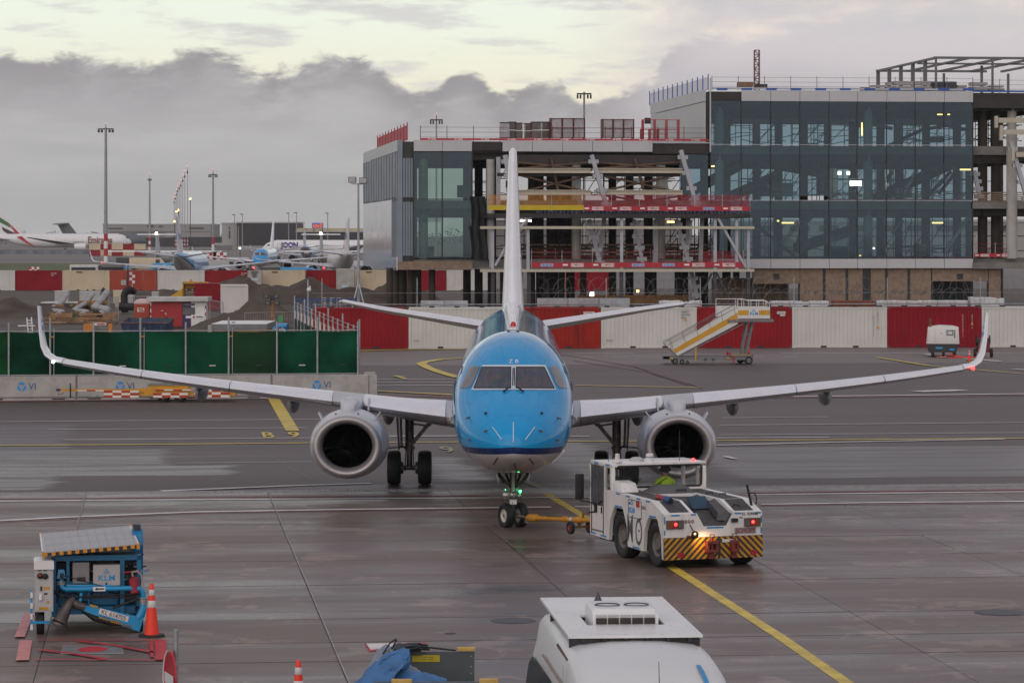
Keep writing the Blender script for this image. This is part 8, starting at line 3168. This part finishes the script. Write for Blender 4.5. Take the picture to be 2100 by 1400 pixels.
b.text("Gs",lambda x,y: V((lx(553)+x,187.97,lz(675)+y)),.38,bold=.03)
b.text("Colla",lambda x,y: V((lx(575)+x,187.88,lz(676)+y)),.30,bold=.02)
b.build('lettering',M_white,LT,fix=False)
MB().tube([(lx(557.5),188.4,lz(664)),(lx(557.5),188.4,lz(607))],.07,8).build('mast',pm('mast rust',(.36,.16,.06),.7,var=.3,scale=5),LT)
MB().box(lx(553),lx(562),188.3,188.5,lz(616),lz(605)).build('lamp_cross',M_dark,LT)
for px,py in ((545,607.5),(567,607.5),(549,621),(568.5,621)):
 h=MB().box(lx(px - 5.5),lx(px+5.5),188.1,188.4,lz(py+4),lz(py - 4)).build('floodlight',M_ink,LT)
 MB().box(lx(px - 3.8),lx(px+3.8),188.07,188.1,lz(py+2.6),lz(py - 2.6)).build('lens',M_glass2,h)
MB().box(lx(570),lx(579),188.2,188.3,lz(661),lz(647)).build('green_sign',pm('sign green',(.05,.30,.12),.5),LT)
for x in (lx(552),lx(582)):
 wheel(LT,'wheel',T(x,188.8,.32) @ TOX,.32,.2,.16,M_dark,14)
# tripod flood mast and blue scaffold rail
YF=214.0
FM=thing('flood_mast','thin steel mast on a tripod with two box floodlights left of the building','mast',(PX(734.5,YF),YF,0),world_parts=True)
fx,fz=(lambda px: PX(px,YF)),(lambda py: PZ(py,YF))
MB().tube([(fx(735),YF,0),(fx(735),YF,fz(376))],[.13,.06],8).build('pole',M_galv,FM)
MB().bar((fx(720),YF,fz(377)),(fx(750),YF,fz(378)),.06).build('cross_arm',M_galv,FM)
for px,py in ((722.5,369),(745,370.5)):
 h=MB().box(fx(px - 8),fx(px+8),YF - .3,YF+.3,fz(py+6),fz(py - 6)).build('floodlight',M_dark,FM,bevel=.03)
 MB().box(fx(px - 7),fx(px+7),YF - .34,YF - .3,fz(py+5),fz(py - 5)).build('lens',M_grey,h)
for px,dy in ((708,-1),(765,-1),(738,2)):
 MB().tube([(fx(735),YF,fz(578)),(fx(px),YF+dy,.05)],.05,6).build('leg',M_galv,FM)
BS=thing('blue_railing','blue scaffold railing and crates behind the dark netted fence','railing',(PX(665,208),208,0),world_parts=True)
M_bs=pm('scaffold blue',(.02,.06,.20),.5)
for k in range(12):
 x=PX(606+k*11,208)
 MB().box(x - .06,x+.06,208,208.1,0,PZ(611,208)).build('post',M_bs,BS)
for py in (613,617):
 MB().box(PX(604,208),PX(732,208),208.1,208.2,PZ(py+1.2,208),PZ(py - 1.2,208)).build('rail',M_bs,BS)
for px in (660,676,690,712):
 MB().box(PX(px,209),PX(px+8,209),209,210,0,PZ(611,209)).build('crate',M_cC if px < 700 else M_dark,BS)
CM=thing('camera_post','post with a white dome camera by the dark netted fence','camera',(PX(632,205),205,0),world_parts=True)
MB().tube([(PX(631.5,205),205,0),(PX(631.5,205),205,PZ(573,205))],.05,6).build('post',M_galv,CM)
MB().sphere((PX(633.5,204.8),204.8,PZ(594,205)),.15,10,8).build('dome',M_white,CM,smooth=60)
MB().box(PX(634,204.8),PX(637,204.8),204.7,204.9,PZ(591,205),PZ(586,205)).build('camera_mount',M_white,CM)
# ==================================================================== far airfield
def far(Y):
 return (lambda px: PX(px,Y)),(lambda py: PZ(py,Y))

# ---- parked jets of the same type: fewer parts, they are small in the picture
_keep=[c.name for c in plane.children if c.name.split('.')[0] in ('fuselage','wing','winglet','tail_fin','tailplane','engine','cockpit_window','side_window','window_frame','slat','crown_fairing','main_gear','nose_gear')]
G_j='twin jets parked on the far apron'
dup(plane,(PX(531,571),571,0),0,'small blue nosed jet facing the viewer on the far apron, beside the black hall',G_j,only=_keep)
dup(plane,(PX(398,470),481,0),math.pi,'far jet seen tail on with grey belly, left of the blue nosed one',G_j,only=_keep)
dup(plane,(PX(620,760),800,0),math.pi,'small far blue tailed jet beyond the T tailed propeller plane',G_j,only=_keep)
_t=V((PX(716,490),490,0))
wj=dup(plane,_t - V((36*math.sin(.12),-36*math.cos(.12),0)),math.pi+.12,'white jet with a red edged fin seen tail on beside the building',G_j,only=_keep)
M_wjet=pm('white jet paint',(.55,.53,.53),.35,var=.04)
for o in list(wj.children):
 if o.name.startswith(('fuselage','crown')):
  o.material_slots[0].link='OBJECT'
  o.material_slots[0].material=M_wjet
b=MB()
for sd in (-1,1):
 b.add([(sd*.40,28.0,5.0),(sd*.36,29.6,5.2),(sd*.24,33.6,9.4),(sd*.18,33.0,9.2)],[(0,1,2,3)])
b.build('red_fin_edge',M_red,wj)
def lamp_on(parent,p,m=None):
 MB().sphere(p,.18,8,6).build('position_light',m or M_redL,parent)
lamp_on(wj,(-13.6,19.2,3.4))

# ---- high winged turboprops, tail towards us
TPR=thing('propeller_plane','white high winged propeller plane with a T tail, left of the tail on jet','airplane',(PX(321,745),745,0),group='T tailed propeller planes')
rg=[]
for y,r_,z in ((0,.15,2.6),(2,.5,2.3),(6,1.1,1.95),(10,1.35,1.8),(24,1.35,1.8),(28,1.0,1.7),(30,.3,1.6)):
 rg.append([V((r_*math.cos(a),y,z+r_*math.sin(a))) for a in [2*math.pi*k/16 for k in range(16)]])
MB().loft(rg).build('fuselage',M_wjet,TPR,smooth=60)
MB().hexa([(-14,15.6,3.1),(14,15.6,3.1),(14,17.2,3.1),(-14,17.2,3.1),(-14,15.8,3.35),(14,15.8,3.35),(14,17.0,3.35),(-14,17.0,3.35)]).build('wing',M_finp,TPR)
MB().hexa([(-.35,.6,2.5),(.35,.6,2.5),(.35,6,2.5),(-.35,6,2.5),(-.2,-.5,7.2),(.2,-.5,7.2),(.2,2.6,7.2),(-.2,2.6,7.2)]).build('fin',M_wing,TPR)
MB().hexa([(-4.6,-.4,7.2),(4.6,-.4,7.2),(4.6,1.2,7.2),(-4.6,1.2,7.2),(-4.6,-.2,7.42),(4.6,-.2,7.42),(4.6,1.1,7.42),(-4.6,1.1,7.42)]).build('tailplane',M_finp,TPR)
for s_ in (-1,1):
 e=MB().lathe([(.12,13.6),(.38,14.2),(.55,16),(.5,19.5),(.2,20.5)],T(s_*4.5,0,2.75) @ TOY,12).build('engine',M_nac,TPR,smooth=50)
 MB().lathe([(.32,14.1),(.001,14.1)],T(s_*4.5,0,2.65) @ TOY,12).build('exhaust',M_ink,e)
MB().sphere((0,-.3,7.6),.30,8,6).build('tail_light',M_whiteL,TPR)
dup(TPR,(PX(658,745),745,0),0,'white high winged propeller plane with a T tail, in front of the purple lettered airliner')

def liner(name,label,Y,pn,pt_,zc,r_,paint,flip,L):
 """airliner side on: nose at pixel pn, tail at pt_"""
 r=thing(name,label,'airplane',(PX(pn,Y),Y,0))
 s_=-1 if not flip else 1
 rg=[]
 for t,k,dz in ((0,.04,-.25),(.012,.35,-.2),(.03,.62,-.12),(.06,.86,-.05),(.10,1,0),(.68,1,0),(.80,.80,.2),(.90,.52,.45),(1,.12,.75)):
  rg.append([V((s_*t*L,r_*k*math.cos(a),zc+r_*dz+r_*k*math.sin(a))) for a in [2*math.pi*q/20 for q in range(20)]])
 MB().loft(rg).build('fuselage',paint,r,smooth=60)
 return r,s_
EM=(1400,)
M_lin=pm('airliner white',(.78,.77,.79),.3,var=.03)
e_,s_=liner('airplane','big white airliner with gold lettering and a red, green and black striped fin, far left',1400,270,-22,4.7,3.1,M_lin,False,64)
ex=lambda px: PX(px,1400) - PX(270,1400)
ez=lambda py: PZ(py,1400)
fin_=MB().prism([(ex(52),ez(485)),(ex(-4),ez(430)),(ex(-22),ez(430)),(ex(-12),ez(487))],lambda x,z: V((x,-.3,z)),lambda x,z: V((x,.3,z))).build('fin',M_lin,e_)
for poly,c in (([(-6,441),(0,446),(18,457),(23.5,468),(0,455.7),(-6,452)],(.02,.14,.04)),([(18,457),(46,484),(36,486),(28.5,474)],(.45,.02,.03)),([(46,484),(60,496),(74,506),(57,499),(36,486)],(.45,.02,.031)),([(3.5,465),(33,479),(38.5,488),(18.5,481),(6.5,473)],(.02,.02,.025))):
 MB().prism([(ex(a),ez(c_)) for a,c_ in poly],lambda x,z: V((x,-.42 if c[2] != .031 else -2.9,z)),lambda x,z: V((x,-.3 if c[2] != .031 else -2.2,z))).build('stripe',pm('stripe %d %d' % (c[0]*1000,c[1]*1000),c,.4),e_)
MB().text("Emirates",lambda x,y: V((ex(207)+x,-3.12,ez(492.5)+y)),3.9,bold=.035,squash=.80).build('lettering',pm('gold lettering',(.24,.06,.02),.5),e_,fix=False)
MB().text("~~~",lambda x,y: V((ex(163)+x,-3.05,ez(496)+y)),2.6).build('lettering',pm('gold lettering',(.34,.14,.06),.5),e_,fix=False)
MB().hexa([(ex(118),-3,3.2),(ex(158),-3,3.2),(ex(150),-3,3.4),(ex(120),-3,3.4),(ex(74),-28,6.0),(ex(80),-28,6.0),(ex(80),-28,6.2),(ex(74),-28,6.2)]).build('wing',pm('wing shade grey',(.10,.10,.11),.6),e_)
MB().lathe([(.9,0),(1.5,.3),(1.6,2.5),(1.2,5.2)],T(ex(183),-9.5,2.0) @ Matrix.Rotation(R(-90),4,'Y'),18).build('engine',M_lin,e_,smooth=50)
MB().add([(ex(259),-2.7,6.0),(ex(265),-2.2,5.6),(ex(264),-2.2,6.2),(ex(260),-2.5,6.5)],[(0,1,2,3)]).build('cockpit_window',M_ink,e_)
MB().hexa([(ex(-10),-1,5),(ex(28),-1,5),(ex(28),1,5),(ex(-10),1,5),(ex(-26),-10,5.9),(ex(-10),-10,5.9),(ex(-10),-10,6.1),(ex(-26),-10,6.1)]).build('tailplane',M_wing,e_)
for x in (ex(136),ex(250)):
 wheel(e_,'wheel',T(x,-3,.6) @ TOY,.6,.8,.3,M_dark,12)
j_,s2=liner('airplane','white airliner with purple lettering in front of the black hall, nose to the left',930,538,846,3.72,1.97,M_lin,True,44.5)
jx=lambda px: PX(px,930) - PX(538,930)
jz=lambda py: PZ(py,930)
b=MB()
M_pur=pm('purple lettering',(.055,.025,.26),.5)
b.text("JOON",lambda x,y: V((jx(595)+x,-1.99,jz(503)+y)),2.15,bold=.05,squash=.86)
b.build('lettering',M_pur,j_,fix=False)
cw=None
for k in range(34):
 px=611+k*3.8
 if px > 745:
  break
 cw=MB().box(jx(px),jx(px+1.3),-1.99,-1.96,jz(504.6),jz(502.8)).build('cabin_window',M_cab,j_)
MB().add([(jx(547),-1.25,jz(503.5)),(jx(561),-1.72,jz(505)),(jx(560),-1.72,jz(502)),(jx(551),-1.4,jz(501))],[(0,1,2,3)]).build('cockpit_window',M_ink,j_)
b=MB()
for a,c in (((570,498),(570,511)),((576,498),(576,511)),((570,498),(576,498))):
 b.bar((jx(a[0]),-1.98,jz(a[1])),(jx(c[0]),-1.98,jz(c[1])),.07)
b.build('door_seam',M_grey,j_)
MB().hexa([(jx(690),-1.6,2.6),(jx(735),-1.6,2.6),(jx(735),-1.6,3.0),(jx(690),-1.6,3.0),(jx(745),-17,4.2),(jx(756),-17,4.2),(jx(756),-17,4.4),(jx(745),-17,4.4)]).build('wing',M_wing,j_)
MB().lathe([(.7,0),(1.1,.3),(1.1,2.2),(.8,3.8)],T(jx(680),-6,1.5) @ TOX,16).build('engine',M_lin,j_,smooth=50)
MB().prism([(jx(805),5.4),(jx(846),5.4),(jx(850),11.6),(jx(836),11.6)],lambda x,z: V((x,-.2,z)),lambda x,z: V((x,.2,z))).build('fin',M_lin,j_)
for x in (jx(572),jx(715)):
 wheel(j_,'wheel',T(x,-1.5,.5) @ TOY,.5,.6,.3,M_dark,12)
c_,s3=liner('airplane','dark grey military transport with a T tail, half hidden behind the big white airliner',1700,300,100,4.6,3.4,pm('military grey',(.10,.115,.135),.5),False,53)
cx=lambda px: PX(px,1700) - PX(300,1700)
cz=lambda py: PZ(py,1700)
MB().prism([(cx(163),cz(486)),(cx(142),cz(459)),(cx(118),cz(460)),(cx(133),cz(487))],lambda x,z: V((x,-.4,z)),lambda x,z: V((x,.4,z))).build('fin',MATS['military grey'],c_)
MB().hexa([(cx(112),-9,cz(461)),(cx(126),-9,cz(461)),(cx(142),0,cz(459)),(cx(114),0,cz(460)),(cx(112),-9,cz(460)),(cx(126),-9,cz(460)),(cx(142),0,cz(457)),(cx(114),0,cz(457.5))]).build('tailplane',MATS['military grey'],c_)

# ---- halls
G_h='far airport halls'
def hall(px0,px1,py0,Y,D_,mat_,label,bands=(),trims=()):
 fx_,fz_=far(Y)
 r=thing('airport_hall',label,'building',((fx_(px0)+fx_(px1))/2,Y,0),group=G_h,world_parts=True)
 MB().box(fx_(px0),fx_(px1),Y,Y+D_,0,fz_(py0)).build('wall',mat_,r)
 MB().box(fx_(px0) - .4,fx_(px1)+.4,Y - .4,Y+D_,fz_(py0),fz_(py0)+.6).build('roof_edge',M_grey,r)
 for (a,c,y0,y1,m) in bands:
  MB().box(fx_(a),fx_(c),Y - .3,Y,fz_(y1),fz_(y0)).build('window' if m is M_wndF else 'facade_band',m,r)
 return r
M_wndF=pm('far window',(.05,.055,.06),.3)
M_hG=pm('hall grey',(.30,.29,.29),.7,var=.08,scale=.02)
M_hB=pm('hall black',(.012,.012,.016),.6,var=.2,scale=.05)
M_hL=pm('hall light grey',(.36,.35,.36),.7,var=.06,scale=.03)
M_hY=pm('hall yellow roof',(.50,.42,.24),.6,var=.08,scale=.05)
M_hM=pm('hall mid grey',(.17,.16,.16),.7,var=.2,scale=.02)
hall(211,432,461,1900,60,M_hG,'long grey hall with dark window strips behind the row of masts',[(222,252,467,470,M_wndF),(302,316,462,466,M_wndF),(326,334,463,466,M_wndF),(388,418,466,470,M_wndF),(225,430,474,476,M_hM),(222,340,477,484,M_hM),(352,455,486,512,M_hB),(240,352,487,512,M_hB)])
hall(455,487,459,1505,60,M_hL,'light grey gable left of the black hall',[(469,472,465,470,M_wndF),(469,472,473,489,M_wndF),(440,476,498,503,M_hL),(443,476,503,514,M_hM)])
hall(486.3,607,457.5,1500,60,M_hB,'big black windowless hall behind the small blue nosed jet',[(487,607,504,516,M_hL)])
hall(608,772,476,1450,50,M_hB,'low black hall with a pale yellow roof strip left of the building',[(607.5,772,468,476,M_hY)])
hall(1000,1420,452,720,40,M_hM,'grey hall seen through the open bay of the building',[(1040+40*k,1065+40*k,460,470,M_wndF) for k in range(9)])
hall(1480,2130,455,760,40,M_hG,'long pale hall seen through the big glass front',[(1500+60*k,1540+60*k,462,474,M_wndF) for k in range(10)])
AD=thing('billboard','small colourful advertising screen above the yellow roofed hall','billboard',(PX(651,1440),1440,0),world_parts=True)
ax_,az_=far(1440)
MB().box(ax_(640),ax_(663),1440,1441,az_(468),az_(457)).build('panel',pm('screen blue',(.04,.05,.30),.4,emit=(.06,.07,.42),estr=.5),AD)
MB().box(ax_(642),ax_(655),1439.7,1440,az_(467),az_(460)).box(ax_(656),ax_(661),1439.7,1440,az_(467),az_(458)).build('picture',pm('screen orange',(.6,.12,.04),.4,emit=(.6,.13,.05),estr=.4),AD)
for k in (643,660):
 MB().box(ax_(k),ax_(k)+.4,1440.2,1440.6,0,az_(467)).build('post',M_dark,AD)

# ---- masts
def mast(px,pyt,Y,rr_,label,grp,bands=None,arms=True,lit=True):
 fx_,fz_=far(Y)
 H_=fz_(pyt)
 r=thing('floodlight_mast',label,'mast',(fx_(px),Y,0),group=grp)
 MB().tube([(0,0,0),(0,0,H_)],[rr_,rr_*.55],10).build('pole',M_galvF,r,smooth=60)
 if bands:
  z0,z1,n=fz_(bands[1]),fz_(bands[0]),bands[2]
  for k in range(n):
   q=lambda z: rr_*(1 - .45*z/H_)+.02
   a,c=lerp(z0,z1,k/n),lerp(z0,z1,(k+1)/n)
   MB().tube([(0,0,a),(0,0,c)],[q(a),q(c)],10).build('band',M_red if (n - k) % 2 else M_white,r,smooth=60)
 if arms:
  w_=arms*Y/FPX
  b=MB()
  b.box(-w_,w_,-.2,.2,H_ - .35,H_ - .15)
  b.build('cross_arm',M_dark,r)
  for k in (-1,-.55,.55,1):
   MB().box(k*w_*.9 - .12*w_,k*w_*.9+.12*w_,-.5,.3,H_ - .9,H_ - .4).build('floodlight',M_dark,r)
 if lit:
  MB().tube([(0,0,H_),(0,0,H_+.012*Y*.1)],.06,5).build('spike',M_dark,r)
  MB().sphere((0,0,H_+.0014*Y),.00008*Y,8,6).build('obstruction_lamp',M_redL,r)
 return r
M_galvF=pm('mast grey',(.30,.30,.31),.6,var=.1)
G_m='floodlight masts on the airfield'
mast(217,262,590,.40,'tallest red and white banded floodlight mast at left',G_m,(479,556,5),16)
mast(307,366,1230,.5,'thin mast with a small head between the tallest one and the row',G_m,(488,519,5),4)
mast(437,356,730,.34,'banded mast with a forked head left of the black hall',G_m,(486,545,4),9)
mast(895,243,500,.20,'forked floodlight mast behind the left end of the building',G_m,None,13)
mast(1198,189,430,.24,'taller forked floodlight mast behind the middle of the building',G_m,None,15,False)
mast(822,270,620,.2,'mast head with a red lamp peeping over the red roof screen',G_m,None,6)
for k,(px,py) in enumerate(((384.5,350),(379,359),(374.8,368),(371,378),(367.6,384),(364.5,390),(361.8,397),(359.3,406),(357,413))):
 mast(px,py,20.8*FPX/(482 - py),(.13+.012*k),'red and white footed mast number %s from the right in the receding row' % ('one','two','three','four','five','six','seven','eight','nine')[k],'receding row of masts',(488,507,5),1.3)
for k,(px,py) in enumerate(((481,441),(497,440),(592,438),(608,437),(672,438),(627,470),(489,464))):
 fx_,fz_=far(1100)
 r=thing('street_lamp',('thin lamp post over the light grey gable','thin lamp post at the left edge of the black hall','thin lamp post near the right edge of the black hall','thin lamp post just right of the black hall','thin lamp post before the yellow roof strip','short lamp post before the purple lettered airliner','short lamp post before the black hall')[k],'lamp post',(fx_(px),1100,0),group='thin lamp posts on the far apron')
 MB().tube([(0,0,0),(0,0,fz_(py))],[.22,.12],6).build('pole',M_galvF,r)
 MB().box(-.9,.3,-.2,.2,fz_(py),fz_(py)+.25).build('lamp_head',M_dark,r)

# ---- checkered container wall, vehicles and odds and ends before the airliners
G_k='red and cream containers of the checkered wall'
w0=PX(183,1072)
names=iter(('first','second','third','fourth','fifth'))
for i,nm in enumerate(names):
 for j in range(2):
  m=M_cR if (i+j) % 2 == 0 and j == 0 or (i+j) % 2 == 0 else M_cC
  container(M_cR if (i+j) % 2 == 0 else M_cC,(w0+i*3.83,1072,2.09*j+.02),0,'%s %s container from the left, %s row of the checkered wall' % (nm,'red' if (i+j) % 2 == 0 else 'cream','lower' if j == 0 else 'upper'),G_k,L=3.81,H=2.07,waves=10)
def vehicle(px,Y,L,H,label,bodym,cat='van',rz=0.0,name='service_van',long_win=False,lamps=False,grp='vehicles on the far apron'):
 r=thing(name,label,cat,(PX(px,Y),Y,0.02),rz,grp)
 pr=[(-L/2,.35),(L/2,.35),(L/2,H*.55),(L/2 - (.12 if long_win else .7),H - .02),(-L/2+.05,H)]
 MB().prism(pr,lambda x,z: V((x,0,z)),lambda x,z: V((x,2.2,z))).build('body',bodym,r,bevel=.06,smooth=40)
 x0=-L/2+.3 if long_win else L/2 - 1.6
 MB().box(x0,L/2 - (.4 if long_win else .75),-.015,0,H*.55,H*.86).build('window',M_glass,r)
 MB().add([(L/2+.01,.15,H*.58),(L/2+.01,2.05,H*.58),(L/2 - (.1 if long_win else .62),2.05,H*.92),(L/2 - (.1 if long_win else .62),.15,H*.92)],[(0,1,2,3)]).build('windscreen',M_glass,r)
 for x in (-L/2+.8,L/2 - .8):
  for y in (.1,2.1):
   wheel(r,'wheel',T(x,y,.38) @ TOY,.38,.22,.2,M_dark,12)
 if lamps:
  for x in (-L/2+.12,L/2 - .15):
   MB().sphere((x,-.03,H*.42),.16,8,6).build('lamp',M_redL,r)
 return r
M_busW=pm('bus white',(.5,.5,.5),.4)
M_busB=pm('bus black',(.03,.035,.035),.25,coat=.5)
vehicle(172,452,4.2,2.9,'white fronted shuttle bus with red lamps over the cream container',M_busW,'bus',0,'bus',True,True)
vehicle(216,454,6.0,2.9,'long black shuttle bus with a red lamp, over the cream container',M_busB,'bus',0,'bus',True,True)
vehicle(612,470,5.5,2.3,'bright blue truck below the white jet wing',M_blueK,'truck',0,'truck')
vehicle(640,476,3.6,2.0,'light blue van behind the bright blue truck',M_cb2 if 'M_cb2' in globals() else M_blueK,'van')
vehicle(561,500,4.5,2.0,'dark van beside the small blue nosed jet',M_dark,'van')
vehicle(487,640,5.5,2.6,'white catering truck left of the small blue nosed jet',M_busW,'truck',0,'truck')
vehicle(455,600,6.0,2.4,'grey truck with a covered bed behind the jet wings',M_grey,'truck',0,'truck')
vehicle(300,640,7.0,2.5,'cream covered luggage train left of the propeller plane',M_cC,'trailer',0,'trailer')
vehicle(262,660,5.0,2.4,'dark ground truck under the propeller plane wing',M_dark,'truck',0,'truck')
vehicle(340,620,5.5,1.6,'blue covered dolly right of the propeller plane',M_blueK,'trailer',0,'trailer')
vehicle(725,560,6.0,2.6,'white truck between the white jet and the building',M_busW,'truck',0,'truck')
vehicle(690,900,6.5,2.8,'grey white truck under the purple lettered airliner',M_grey,'truck',0,'truck')
BR=thing('apron_fence','grey blast fence on the far apron under the big white airliner','fence',(PX(90,1180),1180,0),world_parts=True)
for k in range(16):
 MB().box(PX(-2+k*11.6,1180),PX(9+k*11.6,1180),1180,1180.4,0,PZ(512.5 - .5*(k % 3),1180)).build('panel',pm('blast fence grey %d' % (k % 3),(.13+.03*(k % 3),.14+.03*(k % 3),.17+.03*(k % 3)),.7),BR)
for i,(px,Y) in enumerate(((429,640),(451,640),(70,470))):
 cbx=thing('checker_marker',('red and white checkered cube marker left of the two beyond the jet wing','red and white checkered cube marker right of the two beyond the jet wing','small checkered marker over the dark red container at far left')[i],'marker',(PX(px,Y),Y,0),group='checkered markers')
 s_=2.2 if i < 2 else 1.2
 for a in range(4):
  for c in range(4):
   MB().box((a - 2)*s_/3.2,(a - 1)*s_/3.2,0,.2,.9+c*s_/3.2,.9+(c+1)*s_/3.2).build('square',M_red if (a+c) % 2 else M_white,cbx)
 MB().box(-.8,.8,.2,1.2,0,.9).build('base',M_hazY,cbx)
for i,(px,py,Y,m) in enumerate(((390,408,1100,M_amberL),(358,454,1700,M_amberL),(366,431,1600,M_amberL),(362,434,1600,M_amberL),(492,509,1000,M_whiteL),(270,510,1200,M_whiteL),(209,538,600,M_redL),(379,550,500,M_redL),(520,549,500,M_redL),(664,549.5,455,M_redL))):
 lt=thing('apron_lamp',('amber lamp right of the row of masts','low amber lamp left of the row of masts','amber lamp among the masts, right of two','amber lamp among the masts, left of two','white lamp below the light grey gable','white lamp over the checkered container wall','red lamp at the foot of the tallest mast','red lamp left of the tail on jet','red lamp below the small blue nosed jet','red lamp below the white jet engine')[i],'lamp',(PX(px,Y),Y,0),group='lamps on the airfield',world_parts=True)
 MB().tube([(PX(px,Y),Y+.3,0),(PX(px,Y),Y+.3,PZ(py,Y))],.00012*Y,5).build('post',M_dark,lt)
 MB().sphere((PX(px,Y),Y,PZ(py,Y)),.00030*Y,8,6).build('lens',m,lt)
# far tree line: uneven twiggy mass along the horizon
rs=random.Random(5)
b=MB()
for k in range(5000):
 px=rs.uniform(-300,2400)
 Y=rs.uniform(2300,2700)
 hh=9+5*mnoise.noise((px*.02,1,0))+2*mnoise.noise((px*.11,4,0))
 x,z=PX(px,Y),rs.uniform(0,max(2,hh))
 s_=rs.uniform(.3,.9)
 b.add([(x - s_,Y,z),(x+s_,Y+rs.uniform(-1,1),z - .3),(x+rs.uniform(-.5,.5),Y,z+s_*1.3)],[(0,1,2)])
 b.add([(x,Y - s_,z),(x,Y+s_,z),(x+rs.uniform(-.6,.6),Y,z+s_*1.2)],[(0,1,2)])
stuff(b.build('tree_line',pm('bare twigs',(.07,.055,.045),.9),fix=False))
# ==================================================================== thin damp air
b=MB().box(-1500,1500,-60,3600,-1.2,62)
hz_=stuff(b.build('haze',[]))
m=bpy.data.materials.new('haze')
m.use_nodes=True
t=NT(m.node_tree)
pv=t.new('ShaderNodeVolumePrincipled')
pv.inputs['Color'].default_value=(.80,.80,.82,1)
pv.inputs['Density'].default_value=.00009
pv.inputs['Anisotropy'].default_value=0.2
t.l.new(pv.outputs[0],t.new('ShaderNodeOutputMaterial').inputs['Volume'])
hz_.data.materials.append(m)
